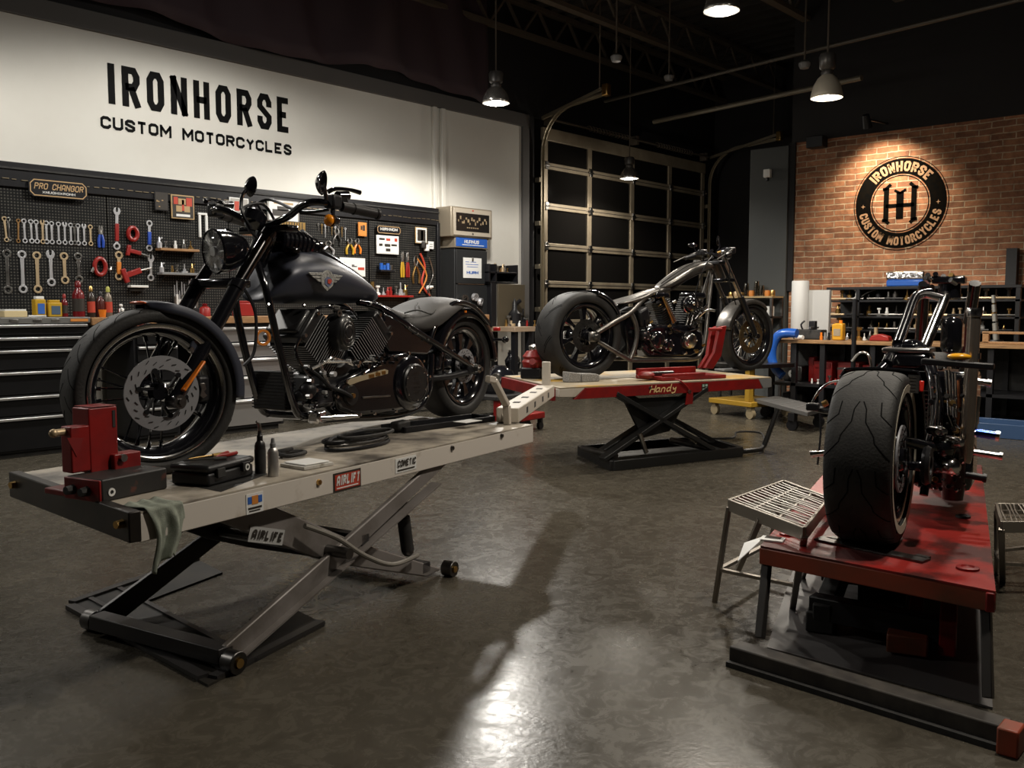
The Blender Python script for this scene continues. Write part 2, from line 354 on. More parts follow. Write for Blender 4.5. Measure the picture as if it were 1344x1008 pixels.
for i, (x, y, d, lb) in enumerate(((809, 75, 9.5, 'small dark ceiling sensor hanging on a rod above the garage door'), (878, 101, 11, 'smaller ceiling sensor deeper in the room over the garage door'), (1056, 84, 9.5, 'dark ceiling sensor on a rod beside the joist near the brick wall'))):
    r_ = ray(x, y); p = CAM + r_*d
    t = thing('ceiling_sensor', lb, 'sensor', p)
    MB().lathe([(.0, -.05), (.045, -.045), (.06, -.01), (.06, .01), (.03, .03), (0, .03)], n=16).build('sensor_head', GREY, t)
    MB().cyl((0, 0, .03), (0, 0, CZ-p.z-.05), .01, n=8).build('rod', JST, t)
# ---------------------------------------------------------------- garage door
DY = WY-.02
DFR = mat('door_aluminium', (.42, .35, .25), .45, .3, col2=(.33, .27, .19), sc=4)
GLS = mat('tinted_glass', (.012, .011, .010), .08, spec=.35)
xs = [pY(a, b, DY).x for a, b in ((713, 290), (771, 290), (827, 290), (876, 300), (919, 310))]
zt = 3.33; rows = [zt-.0, 2.93, 2.415, 1.9, 1.41, .9, .42, .06]
d = struct(thing('door_1', None, None, (xs[0], DY, 0)))
for i, z in enumerate(rows):
    h = .16 if i == 0 else .085
    MB().bb((-.06, -.045, z-h/2), (xs[-1]-xs[0]+.06, 0, z+h/2)).build('rail', DFR, d, bevel=.006)
    if i: MB().bb((-.06, -.048, z-.004), (xs[-1]-xs[0]+.06, -.044, z+.004)).build('joint', SOOT, d)
for x in xs: MB().bb((x-xs[0]-.045, -.04, .05), (x-xs[0]+.045, 0, zt)).build('stile', DFR, d, bevel=.006)
for i in range(7):
    for j in range(4): MB().bb((xs[j]-xs[0]+.04, -.02, rows[i+1]+.04), (xs[j+1]-xs[0]-.04, -.012, rows[i]-.04)).build('pane', GLS, d)
    if i:
        for x in xs: MB().bb((x-xs[0]-.03, -.07, rows[i]-.05), (x-xs[0]+.03, -.04, rows[i]+.05)).cyl((x-xs[0]-.05, -.065, rows[i]), (x-xs[0]+.05, -.065, rows[i]), .014, n=8).build('hinge', STEEL, d, bevel=.004)
struct(MB().bb((WR+.13, WY+.0, 0), (xs[0]-.16, WY+.2, 3.53)).build('wall_door_left', DARKW))
struct(MB().bb((xs[-1]+.16, WY+.0, 0), (XE, WY+.2, 3.53)).build('wall_door_right', DARKW))
struct(MB().bb((xs[0]-.16, WY+.1, 3.38), (xs[-1]+.16, WY+.2, 3.55)).build('wall_lintel', DARKW))
struct(MB().bb((xs[0]-.16, WY+.12, 0), (xs[-1]+.16, WY+.2, 3.4)).build('wall_night_outside', mat('night_outside', (.016, .013, .01), .9)))
# curved door tracks
TR = mat('track_galvanised', (.3, .26, .19), .42, .8)
def track(x, yend, label):
    t = thing('door_track', label, 'track', (x, DY-.08, 0)); L = yend-(DY-.08); z1 = 3.62; rr = .55
    pts = [(0, 0, .02), (0, 0, z1-rr)] + [(0, -rr+rr*math.cos(a), z1-rr+rr*math.sin(a)) for a in [PI/2*k/10 for k in range(1, 11)]] + [(0, L, z1+.05)]
    g = MB()
    for i in range(len(pts)-1): g.bar(pts[i], pts[i+1], .05, .012, (1, 0, 0)).bar(V(pts[i])+V((.02, 0, 0)), V(pts[i+1])+V((.02, 0, 0)), .012, .05, (1, 0, 0))
    g.build('rail', TR, t); MB().bar((0, 0, 3.5), (0, L-.02, z1+.12), .04, .04, (1, 0, 0)).build('angle_brace', TR, t)
    MB().box((0, L, z1+.08), (.09, .08, .14)).build('end_stop', GOLD, t, bevel=.01)
    for k in range(5): MB().bb((-.05, .0, .5+.55*k), (.04, .08, .56+.55*k)).build('bracket', TR, t, bevel=.004)
    g = MB().cyl((.0, L+.1, z1+.1), (0, L+.1, CZ-.05), .01, n=6); g.build('hanger', JST, t)
    return t
ye = pX(797, 131, xs[0]-.1).y
track(xs[0]-.12, max(ye, 4.6), 'curved galvanised track at the garage door edge beside the white wall')
track(xs[-1]+.12, max(pX(1023, 185, xs[-1]+.12).y, 4.9), 'curved galvanised track at the garage door edge beside the grey column')
t = thing('torsion_shaft', 'horizontal spring shaft above the top of the garage door', 'shaft', (xs[0], DY-.12, 3.5))
W_ = xs[-1]-xs[0]
MB().cyl((-.0, 0, 0), (W_+.0, 0, 0), .015, n=8).build('shaft', JST, t)
for x in (W_*.2, W_*.62): MB().tube([(x+.012*i, .035*math.cos(i*1.05), .035*math.sin(i*1.05)) for i in range(84)], .006, 5).build('spring', JST, t)
for x in (.03, W_*.5, W_-.03): MB().box((x, .06, 0), (.05, .12, .12)).build('bearing_plate', JST, t)
# ---------------------------------------------------------------- pendant lamps
REFL = mat('lamp_reflector', (.55, .53, .5), .25, .9)
def lamp(px, py, d, r, power, label, spot=132, tilt=None, glow=30, tall=1.0, col=(1, .91, .78), pos=None, lit=True, shade=None, spill=.04):
    p = pos or CAM + ray(px, py)*d
    t = thing('pendant_lamp', label, 'lamp', p, group=None)
    MB().lathe([(r, -.005), (r*1.03, 0), (r*.99, r*.22*tall), (r*.86, r*.62*tall), (r*.6, r*.98*tall), (r*.36, r*1.15*tall), (r*.33, r*1.12*tall), (r*.56, r*.93*tall), (r*.8, r*.58*tall), (r*.93, r*.2*tall)], n=32, closed=True).build('lamp_shade', shade or REFL, t, sharp=60)
    MB().lathe([(r*.36, r*1.12*tall), (r*.4, r*1.3*tall), (r*.34, r*1.4*tall), (r*.5, r*1.5*tall), (r*.55, r*2.1*tall), (r*.46, r*2.25*tall), (0, r*2.25*tall)], n=20).build('lamp_housing', mat('lamp_housing', (.12, .115, .11), .4, .6), t, sharp=50)
    MB().cyl((0, 0, r*2.2*tall), (0, 0, CZ-.05-p.z), .008, n=6).build('suspension_rod', JST, t)
    e = mat('bulb_%g' % glow, (1, 1, 1), .5, emit=(col, glow)); MB().ball((0, 0, r*.42*tall), (r*.42, r*.42, r*.4), 16).build('bulb', e, t)
    if lit:
        ld = bpy.data.lights.new('lamp_light', 'SPOT'); ld.energy = power; ld.spot_size = R(spot); ld.spot_blend = .3; ld.shadow_soft_size = .09; ld.color = col
        lo = bpy.data.objects.new('lamp_light', ld); COL.objects.link(lo); lo.parent = t; lo.location = (0, 0, -.03)
        if tilt: lo.rotation_euler = tilt
        ld = bpy.data.lights.new('lamp_spill', 'POINT'); ld.energy = power*spill; ld.shadow_soft_size = .05; ld.color = col
        lo = bpy.data.objects.new('lamp_spill', ld); COL.objects.link(lo); lo.parent = t; lo.location = (0, 0, -.06)
    return t
LP = 1.0
lamp(651, 135, 8.8, .128, 270*LP, 'dome pendant lamp lit in front of the white wall corner', 167, col=(1, .95, .87))
lamp(947, 14, 6.8, .13, 150*LP, 'brightest pendant lamp glaring at the top edge of the picture', 150, glow=60)
lamp(1085, 128, 7.9, .13, 210*LP, 'frosted pendant lamp with a tall pale shade beside the brick wall', 140, glow=3, tall=1.25, shade=mat('frosted_shade', (.6, .55, .45), .5, .3))
lamp(826, 234, 12, .12, 55*LP, 'small distant pendant lamp hanging in front of the garage door', 165, spill=.3)
# ---------------------------------------------------------------- sign lettering on the white wall
t = thing('wall_sign', 'large black company name lettering on the upper white wall', 'sign', (pY(137, 135, WY).x, WY-.003, 0))
INK = mat('sign_black', (.004, .004, .004), .7, spec=.1)
zi = pY(250, 155, WY).z
M = Matrix(((1, 0, 0, 0), (0, 0, -1, 0), (0, 1, 0, 0), (0, 0, 0, 1)))
def wallM(x, z, y): return Matrix(((1, 0, 0, x), (0, 0, -1, y), (0, 1, 0, z), (0, 0, 0, 1)))
x0 = t.location.x; x1 = pY(378, 150, WY).x
text(MB(), '', wallM(0, 0, 0), 1)
g = MB(); text(g, 'IRONHORSE', wallM(.035, 2.808, 0), .335, .175, .30, .36, fit=x1-x0-.035); g.build('company_name', INK, t)
g = MB(); text(g, 'CUSTOM MOTORCYCLES', wallM(-.03, 2.595, 0), .105, .25, .8, .42, fit=x1-x0+.05); g.build('subtitle', INK, t)
# ---------------------------------------------------------------- pegboards
PY = 7.70                              # face of the pegboards
seams = [-1.5, pY(141, 300, PY).x, pY(300, 300, PY).x, pY(484, 330, PY).x, pY(573, 330, PY).x]
pl = ['black pegboard panel behind the long rows of silver wrenches', 'black pegboard panel behind the red clamps and coloured handled tools', 'black pegboard panel behind the dark motorcycle tank', 'black pegboard panel with red shelf at the white pilaster']
for i in range(4):
    o = MB().bb((seams[i]+.006, PY, .9), (seams[i+1]-.006, WY-.005, 2.03)).build('pegboard', PEG); tag(o, pl[i], 'pegboard')
ht = thing('header_board', 'long black board with thin rail along the top of the pegboards', 'board', (0, PY-.02, 0))
MB().bb((-1.5, 0, 2.03), (seams[4]+.02, .1, 2.22)).build('board', BLK2, ht, bevel=.004)
g = MB(); 
for k in range(70): g.bb((2.6+.07*k, -.008, 2.085+.003*math.sin(k)), (2.6+.07*k+.03+.03*random.random(), 0, 2.091+.003*math.sin(k)))
g.build('hook_rail', mat('worn_rail', (.22, .18, .12), .5, .7), ht)
MB().bb((-1.5, -.012, 2.165), (seams[4]+.02, 0, 2.18)).build('upper_lip', SOOT, ht)
tag(MB().bb((seams[4]-.01, PY-.03, .88), (seams[4]+.03, WY-.005, 2.06)).build('end_post', BLK2, bevel=.004), 'black upright post closing the far end of the pegboards', 'post')
# ---------------------------------------------------------------- hand tools
def wp(x, y, Y=PY): q = pY(x, y, Y); return q.x, q.z
def wrench_mb(L, w, open_top=False):
    g = MB(); r = w; h = .009
    def head(cz, op, sg):
        n = 16
        if op:
            ring = [V((r*math.cos(a), 0, cz+r*math.sin(a)*sg)) for a in [PI*(-.5)+.0+(2*PI-1.3)*k/12 - (PI-1.3/1)*.0 + .65 - PI*0 for k in range(0)]]
            pts = [(-.35*r, 1.15*r), (-.35*r, .1*r), (0, -.2*r), (.35*r, .1*r), (.35*r, 1.15*r), (.8*r, .9*r), (1.05*r, .2*r), (.8*r, -.6*r), (.3*r, -1.1*r), (-.3*r, -1.1*r), (-.8*r, -.6*r), (-1.05*r, .2*r), (-.8*r, .9*r)]
            g.prism([V((x, -h/2-.006, cz+sg*z)) for x, z in pts], (0, h, 0))
        else:
            g.lathe([(r*.55, -h/2), (r, -h/2), (r*1.02, 0), (r, h/2), (r*.55, h/2)], (0, -.006, cz), (0, 1, 0), 16, True)
    head(L/2-r, open_top, 1); head(-L/2+r, False, -1)
    g.prism([V((x, -h*.4-.006, z)) for x, z in ((-.42*r, L/2-1.8*r), (.42*r, L/2-1.8*r), (.36*r, 0), (.42*r, -L/2+1.8*r), (-.42*r, -L/2+1.8*r), (-.36*r, 0))], (0, h*.8, 0))
    return g
HANDLE = {'red': mat('red_grip', (.26, .012, .009), .4), 'blue': mat('blue_grip', (.02, .07, .4), .4), 'orange': mat('orange_grip', (.6, .2, .03), .4)}
RUSTY = mat('rusty_steel', (.3, .17, .07), .5, .8)
BRASSY = mat('tarnished_steel', (.55, .42, .26), .42, .6)
BRIGHT = mat('bright_chrome_vanadium', (.6, .6, .62), .4, .75)
def wrench(x, yt, yb, label, mt, grip=None, op=False, w=None, group='wrenches hanging on the pegboard', lean=0):
    a, zt_ = wp(x, yt); a2, zb = wp(x+lean, yb); L = zt_-zb; w = w or L*.095
    t = thing('wrench', label, 'wrench', (a, PY+.0015, (zt_+zb)/2), 0, group); t.rotation_euler.y = math.atan2(a-a2, L)
    wrench_mb(L, w, op).build('body', mt, t, bevel=.0015)
    if grip: MB().box((0, -.008, -L*.08), (w*1.0, .02, L*.42)).build('grip', HANDLE[grip], t, bevel=.004)
    return t
ux = [(31, BRIGHT), (40, BRIGHT), (47, BRIGHT), (55, BRASSY), (60, BRIGHT), (67, BRIGHT), (76, BRIGHT), (84, BRIGHT), (92, BRIGHT), (97, STEEL), (101.5, BRIGHT), (109.5, BRIGHT), (118, BRASSY)]
yt = lambda x: 286+.09*(x-20); yb = lambda x: 319+.04*(x-20)
wrench(6, 284, 318, 'yellowish wrench at the start of the upper wrench row', BRASSY, lean=4)
wrench(10.5, 285, 317, 'steel wrench beside the yellowish one starting the upper row', STEEL, lean=2)
wrench(23, 287, 319, 'rusty brown narrow wrench in the upper wrench row', RUSTY, w=.016)
for i, (x, mt_) in enumerate(ux):
    wrench(x, yt(x), yb(x), 'silver wrench, %s past the rusty one in the upper row' % ORD[i], mt_, op=i % 4 == 3, w=.0195, lean=2 if i < 3 else 1)
for i, (x, a, b) in enumerate(((8, 327, 386), (28, 328.5, 385), (47.5, 330, 385), (65.5, 329, 376), (83.5, 331, 373), (102, 331.5, 372))):
    wrench(x, a, b, 'large wrench, %s in the lower row above the bottles' % ORD[i], [STEEL, BRIGHT, BRASSY, BRIGHT, BRASSY, STEEL][i], op=i == 3, w=.033, lean=2)
wrench(152, 273, 328, 'tall red handled wrench at the start of the second pegboard panel', BRIGHT, 'red', True, .03)
wrench(155, 329.5, 368, 'orange handled ring wrench below the tall red one', BRASSY, 'orange', False, .034)
wrench(195, 289, 330, 'blue handled wrench right of the red clamps', BRIGHT, 'blue', False, .028)
wrench(197, 335, 369, 'grey steel wrench below the blue handled one', BRIGHT, None, True, .03)
def pliers(x, yt_, yb_, label, mt, spread=.35):
    a, z1 = wp(x, yt_); _, z0 = wp(x, yb_); L = z1-z0
    t = thing('pliers', label, 'pliers', (a, PY-.012, z0))
    for s in (-1, 1):
        MB().tube([(s*L*spread*.45, 0, 0), (s*L*spread*.5, 0, L*.3), (s*.008, 0, L*.62)], [.011, .013, .008], 8, 3).build('handle', mt, t)
        MB().tube([(s*.006, 0, L*.6), (s*L*spread*.3, 0, L*.8), (s*.01, 0, L)], [.012, .01, .004], 6, 3).build('jaw', STEEL, t)
    return t
pliers(131, 296, 325, 'blue handled pliers at the end of the upper wrench row', HANDLE['blue'], .2)
pliers(430, 316, 334, 'silver A shaped pliers above the motorcycle tank', BRIGHT, .9)
pliers(458, 312, 334, 'yellow handled pliers beside the orange card', YEL, .5)
pliers(468, 313, 333, 'orange handled pliers nearest the upper diagram sheet', ORANGE, .5)
pliers(527, 330, 364, 'long pliers with yellow grips on the last pegboard panel', YEL, .12)
pliers(534, 331, 364, 'long pliers with red grips on the last pegboard panel', HANDLE['red'], .12)
pliers(545, 335, 372, 'brass jawed pliers next to the hanging straps', GOLD, .3)
pliers(441, 300, 322, 'small dark pliers under the amber turn signal', DSTEEL, .5)
REDP = HANDLE['red']
def clamp(x, y, w, h, label, arms=True):
    a, z = wp(x, y); k = 7.4/1212
    w *= k; h *= k; t = thing('clamp', label, 'clamp', (a, PY-.02, z))
    MB().tube([(w*.5*math.cos(q), 0, h*.5*math.sin(q)) for q in [2*PI*i/8+.3 for i in range(8)]], .018, 8, 3, True).build('ring', REDP, t)
    if arms: MB().tube([(w*.5, 0, 0), (w*.8, -.01, -.03), (w*1.0, 0, 0)], .01, 6, 3).tube([(-w*.5, 0, 0), (-w*.85, -.01, -.05)], .012, 6).build('arm', STEEL, t)
clamp(130, 350, 15, 22, 'silver and red ring clamp above the red bottle'); clamp(173, 307, 13, 17, 'red ring clamp in the upper part of the second panel', False)
def caliper(x, y, label, s=1, tilt=.2):
    a, z = wp(x, y); t = thing('caliper_tool', label, 'clamp tool', (a, PY-.02, z)); t.rotation_euler.y = tilt
    MB().box((0, 0, 0), (.1*s, .03, .035*s)).build('body', REDP, t, bevel=.006)
    MB().box((-.06*s, 0, .0), (.03*s, .03, .09*s)).build('jaw', REDP, t, bevel=.006)
    MB().cyl((.04*s, 0, 0), (.12*s, -.01, -.01), .009, n=8).build('screw', STEEL, t)
caliper(176, 331, 'small red bar clamp between the two red ring tools', 1); caliper(174, 358, 'larger red clamp with drooping arm on the second panel', 1.35, -.35)
t = thing('paper_tray', 'white paper tray fixed to the second pegboard panel', 'tray', (*wp(179, 376)[:1], PY-.03, wp(179, 376)[1]))
MB().box((0, 0, 0), (.155, .07, .02)).build('tray', WHITE, t, bevel=.003); MB().box((0, .01, -.03), (.12, .04, .02)).build('holder', SOOT, t)
# ---------------------------------------------------------------- small shelves with bits on them
def shelf(xa, xb, y, label, mt, dp=.1):
    a, z = wp(xa, y, PY-dp); b, z2 = wp(xb, y+(1.0), PY-dp); t = thing('tool_shelf', label, 'shelf', (a, PY-dp, z))
    MB().bb((0, 0, -.022), (b-a, dp-.002, 0)).build('board', mt, t, bevel=.003)
    for x in (.04, b-a-.04): MB().prism([(x, dp-.003, -.023), (x, dp*.3, -.023), (x, dp-.003, -.08)], (.012, 0, 0)).build('bracket', BLK2, t)
    return a, b, z
def bit(x, y, z, h, mt, label, kind, grp, k):
    """small upright workshop bit: nozzle, screwdriver, socket or fitting"""
    g = MB(); r = h*.16
    if k % 4 == 0: g.lathe([(0, 0), (r*1.4, 0), (r*1.4, h*.45), (r*.6, h*.6), (r*.5, h*.85), (0, h)], n=10); g.tube([(0, 0, h*.75), (r*1.8, 0, h*.9)], r*.5, 6)
    elif k % 4 == 1: g.lathe([(0, 0), (r*1.2, 0), (r*1.3, h*.5), (r*.9, h*.52), (r*.9, h), (0, h)], n=10)
    elif k % 4 == 2: g.lathe([(0, 0), (r*1.8, .0), (r*1.8, h*.2), (r*.7, h*.3), (r*.7, h*.75), (r*1.5, h*.8), (r*1.5, h), (0, h)], n=8)
    else: g.lathe([(0, 0), (r, 0), (r*1.1, h*.4), (r*.35, h*.5), (r*.35, h), (0, h)], n=8); g.lathe([(r*1.2, 0), (r*2.2, 0), (r*2.2, h*.2), (r*1.2, h*.2)], n=10, closed=True)
    o = g.build(kind, mt, at=(x, y, z)); return tag(o, label, kind.replace('_', ' '), grp)
MS = [BRIGHT, STEEL, GOLD, WHITE, DSTEEL, BRASSY]
a, b, z = shelf(211, 262, 325, 'narrow orange wooden shelf on the pegboard left of the headlight', WOOD)
for i, x in enumerate((214, 222, 235, 246, 255)): bit(wp(x, 320)[0]*.985, PY-.05, z, [.1, .06, .07, .09, .075][i], [BRIGHT, STEEL, WHITE, STEEL, GOLD][i], 'small metal fitting, %s along the orange shelf' % ORD[i], 'metal_fitting', 'fittings on the orange shelf', [0, 2, 1, 0, 3][i])
a, b, z = shelf(213, 264, 357, 'narrow grey shelf on the pegboard below the orange one', GREY)
for i, x in enumerate((217, 231, 237, 247, 257)): bit(wp(x, 352)[0]*.985, PY-.05, z, [.09, .06, .07, .08, .09][i], [BRIGHT, GOLD, STEEL, BRIGHT, GOLD][i], 'small metal fitting, %s along the grey shelf' % ORD[i], 'metal_fitting', 'fittings on the grey shelf', i)
a, b, z = shelf(491, 543, 387, 'red metal shelf on the last pegboard panel', HANDLE['red'])
for i, x in enumerate((494, 501, 508.5, 514, 518, 525, 531, 537)): bit(wp(x, 380)[0]*.985, PY-.05, z, [.14, .1, .08, .09, .09, .1, .14, .12][i], [GOLD, WHITE, BRIGHT, REDP, REDP, STEEL, BRIGHT, GOLD][i], 'small tool, %s along the red shelf' % ORD[i], 'small_tool', 'tools on the red shelf', i+1)
for i in range(10):                      # pale screwdrivers in a rack
    x = 226+3.2*i; X, z = wp(x, 401); h = .2+.05*math.sin(i*2.3)
    t = thing('screwdriver', 'pale upright screwdriver, %s in the rack behind the front fender' % ORD[i], 'screwdriver', (X, PY-.05, z-.02), 0, 'screwdrivers in the rack')
    MB().cyl((0, 0, 0), (0, 0, h*.5), .009, .011, 8).build('handle', WHITE if i % 3 else STEEL, t); MB().cyl((0, 0, h*.5), (0, 0, h), .005, .003, 8).build('shaft', BRIGHT, t)
t = thing('screwdriver_rack', 'black rack holding the row of pale screwdrivers', 'rack', (wp(224, 400)[0], PY-.08, wp(224, 400)[1]-.03))
MB().bb((0, 0, -.05), (.24, .078, .0)).build('rack_bar', BLK2, t, bevel=.003)
g = MB(); X, z = wp(266, 309)
g.box((-.033, 0, .1), (.022, .02, .2)).box((.033, 0, .1), (.022, .02, .2)).box((0, 0, .21), (.1, .02, .02))
tag(g.build('puller_tool', WHITE, at=(X, PY-.012, z-.02), bevel=.004), 'white two legged puller hanging beside the red poster', 'puller')
# ---------------------------------------------------------------- posters and plates
def poster(x, y, w, h, label, name, cat, parts, Y=PY-.0205, border=BLK2, paper=WHITE, d=.012):
    X, z = wp(x, y, Y); k = (V((X, Y, z))-CAM).dot(FW)/FPX; hz = h*k; xa, xb = pY(x-w/2, y, Y).x, pY(x+w/2, y, Y).x; W = xb-xa
    t = thing(name, label, cat, (xa, Y, z-hz/2)); MB().bb((0, -d, 0), (W, 0, hz)).build('frame', border, t, bevel=.002)
    MB().bb((W*.05, -d-.002, hz*.05), (W*.95, -d, hz*.95)).build('sheet', paper, t)
    for nm, mt_, rects in parts:
        g = MB()
        for (u0, v0, u1, v1) in rects: g.bb((W*u0, -d-.0035, hz*v0), (W*u1, -d-.002, hz*v1))
        g.build(nm, mt_, t)
    return t, W, hz
DKP = mat('dark_print', (.03, .025, .02), .5); RDP = mat('red_print', (.45, .05, .025), .5); TAN = mat('tan_print', (.4, .27, .13), .5); BLP = mat('blue_print', (.03, .12, .45), .5); ORP = mat('orange_print', (.6, .22, .04), .5)
BRZ = mat('bronze_line', (.62, .42, .22), .4, .6)
rr = lambda n, a=.1, b=.9, s=3: [(lambda x, y, w: (x, y, x+w, y+.05))(a+(b-a-.2)*random.random(), a+(b-a-.1)*random.random(), .08+.15*random.random()) for _ in range(n)]
poster(211, 264, 18, 25, 'dark grimy card left of the red and tan poster', 'card', 'card', [('print', TAN, rr(5, .1, .7))], paper=DKP)
poster(239, 272, 30, 31, 'square red and tan tin poster on the pegboard header', 'poster', 'poster', [('title', TAN, [(.3, .6, .62, .85), (.2, .3, .45, .55), (.55, .3, .8, .55)]), ('artwork', RDP, [(.1, .6, .28, .9), (.65, .55, .9, .9), (.45, .35, .55, .8)]), ('caption', WHITE, [(.2, .1, .8, .2)])], border=TAN, paper=DKP)
poster(313, 272, 25, 24, 'small pale poster with a red figure behind the headlight', 'poster', 'poster', [('figure', RDP, [(.25, .3, .5, .8)]), ('caption', DKP, [(.15, .1, .85, .2)])], border=WHITE, paper=mat('pale_sheet', (.35, .33, .3), .5))
poster(371, 277, 42, 28, 'framed picture of a vehicle behind the handlebar', 'framed_picture', 'picture', [('vehicle', DKP, [(.15, .25, .8, .55), (.3, .5, .65, .7)]), ('caption', TAN, [(.2, .8, .8, .9)])], border=STEEL)
poster(383, 301, 34, 20, 'gold mesh panel below the handlebar on the pegboard', 'mesh_panel', 'panel', [('mesh', DKP, [(.05+.1*i, .05, .08+.1*i, .95) for i in range(9)])], border=GOLD, paper=GOLD)
poster(475, 301, 11, 18, 'small orange card pinned on the pegboard header', 'card', 'card', [('motif', DKP, [(.25, .45, .45, .75), (.5, .4, .75, .8)])], border=ORP, paper=ORP)
poster(508, 321.5, 29, 24, 'white tool diagram sheet under the oval name plate', 'diagram_sheet', 'sheet', [('drawings', DKP, [(.1, .42, .25, .55), (.35, .4, .6, .55), (.65, .45, .9, .55), (.1, .75, .35, .85), (.4, .15, .6, .3)]), ('red_drawings', RDP, [(.42, .72, .6, .85), (.8, .7, .92, .88)])], border=WHITE)
poster(462, 350.5, 33, 24, 'white diagram sheet behind the tank, lower than the other sheet', 'diagram_sheet', 'sheet', [('drawings', DKP, rr(8, .1, .7)), ('red_drawings', RDP, [(.7, .35, .95, .5)])], border=WHITE)
poster(552, 309, 15, 21, 'small tan framed picture at the end of the header', 'framed_picture', 'picture', [('picture', DKP, [(.15, .15, .85, .85)]), ('figure', BRASSY, [(.45, .2, .65, .8)])], border=TAN)
poster(565, 322, 7, 10, 'tiny white card by the pegboard end post', 'card', 'card', [('lines', DKP, [(.2, .3, .8, .35), (.2, .6, .8, .65)])], border=WHITE)
def plate(xa, xb, ya, yb_, label, lines, ins=.012):
    Y = PY-.032; a = pY(xa, (ya+yb_)/2, Y); b = pY(xb, (ya+yb_)/2, Y); k = (a-CAM).dot(FW)/FPX; W = b.x-a.x; H = (yb_-ya)*k*.9
    zc = pY((xa+xb)/2, (ya+yb_)/2, Y).z; t = thing('name_plate', label, 'sign', (a.x, Y, zc-H/2))
    c = H*.2; oc = lambda i: [(c+i, i), (W-c-i, i), (W-i, c+i), (W-i, H-c-i), (W-c-i, H-i), (c+i, H-i), (i, H-c-i), (i, c+i)]
    MB().prism([(x, 0, z) for x, z in oc(0)], (0, -.012, 0)).build('plate', BLK2, t, bevel=.002)
    g = MB(); P = oc(ins)+[oc(ins)[0]]; stroke(g, [V(p) for p in P], .008, lambda q: V((q.x, -.013, q.y))); g.build('border', BRZ, t)
    for nm, s, z, h, mt_, sl, ft in lines:
        g = MB(); text(g, s, wallM(W*.5, H*z, -.0135), h*H, .17, .62, .3, sl, None, .5, fit=W*ft); g.build(nm, mt_, t)
    return t
plate(37, 114, 235, 262, 'black plaque with bronze lettering above the wrench rows', [('lettering', 'PRO CHANGOR', .42, .34, BRZ, .2, .82), ('small_line', 'XNUOHIXRONH', .2, .13, WHITE, 0, .55)])
plate(494, 525, 296, 308, 'small black and silver name plate above the diagram sheet', [('lettering', 'HIRHNON', .4, .35, WHITE, 0, .7)], .008)
# odd things on the last panels
X, z = wp(503, 352); t = thing('socket_holder', 'dark blue socket holder under the upper diagram sheet', 'holder', (X, PY-.05, z))
MB().box((0, 0, -.03), (.2, .07, .02)).build('tray', BLK2, t, bevel=.003)
for i, x in enumerate((-.07, -.03, .02, .065)): MB().cyl((x, 0, -.02), (x, 0, .05 - .02*(i % 2)), .02, n=10).build('socket', [BLUE, BLUE, BLP, STEEL][i], t)
for i, (pts, mt_, lb) in enumerate((([(550, 333), (556, 350), (552, 372), (562, 388)], RDP, 'red strap hanging near the pegboard end post'), ([(546, 340), (558, 362), (548, 385)], ORP, 'orange cord looped over the red strap'), ([(561, 338), (566, 360), (560, 380), (568, 395)], STEEL, 'steel cable hanging beside the end post'))):
    g = MB(); g.tube([V((wp(x, y)[0], PY-.02-.006*i, wp(x, y)[1])) for x, y in pts], .012-.003*i, 6, 4); tag(g.build('hanging_strap', mt_), lb, 'strap')
X, z = wp(563, 377); t = thing('gooseneck_lamp', 'small white clamp lamp low on the last pegboard panel', 'lamp', (X, PY-.03, z))
MB().lathe([(.035, -.05), (.012, .03), (0, .035)], ax=(.3, -1, .2), n=14).build('lamp_head', WHITE, t); MB().tube([(0, 0, 0), (-.05, 0, -.06), (-.01, 0, -.14)], .007, 6, 4).build('neck', BLK2, t)
for i, (x, y) in enumerate(((552, 322), (556, 326))):
    X, z = wp(x, y); tag(MB().lathe([(0, 0), (.03, 0), (.035, .05), (.02, .07), (0, .07)], n=12).build('cup', WHITE if i else STEEL, at=(X, PY-.05, z-.03)), ['steel cup hooked under the tan framed picture', 'white cup hooked under the tan framed picture'][i], 'cup')
# small keys / picks in a row under the amber signal
for i in range(9):
    X, z = wp(417+4.4*i, 296+.7*i); L = .05+.03*((i*7) % 3)
    t = tag(MB().cyl((0, 0, 0), (0, 0, -L), .005, .003, 6).lathe([(.006, -.003), (.013, -.003), (.013, .003), (.006, .003)], (0, 0, .01), (0, 1, 0), 10, True).build('hook_pick', [STEEL, GOLD, BRIGHT][i % 3], at=(X, PY-.012, z)), 'small pick, %s in the row under the amber signal' % ORD[i], 'pick', 'picks on the pegboard')
# ---------------------------------------------------------------- bench and drawer cabinets
BF = 7.17; BZ = 1.03
DRW = mat('drawer_black', (.0035, .0035, .004), .5, rvar=.05, spec=.2)
TRIM_ = mat('drawer_aluminium', (.62, .62, .62), .3, .9)
def cabinet(xa, xb, z1, drs, label, dep=.525, facem=DRW):
    t = thing('tool_cabinet', label, 'tool cabinet', (xa, BF, 0)); W = xb-xa
    MB().bb((0, .02, .04), (W, dep, z1)).build('body', BLK2, t, bevel=.004); MB().bb((.03, .06, 0), (W-.03, dep-.05, .04)).build('plinth', SOOT, t)
    for a, b in drs:
        d = MB().bb((.02, 0, a+.006), (W-.02, .02, b-.006)).build('drawer', facem, t, bevel=.003)
        MB().bb((.025, -.022, b-.034), (W-.025, 0, b-.014)).build('pull_trim', TRIM_, d, bevel=.004)
    return t
zed = lambda y: pY(2, y, BF).z
xc = pY(119, 450, BF).x
ed = [zed(427), zed(456), zed(485), zed(515), zed(548), zed(580), zed(600)]
edges = [zed(y) for y in (424, 441, 458, 487, 520, 548, 603)]
kab = cabinet(1.3, xc, .985, [(max(edges[i+1], .05), edges[i]) for i in range(6)], 'black drawer cabinet with silver trims at the end of the bench')
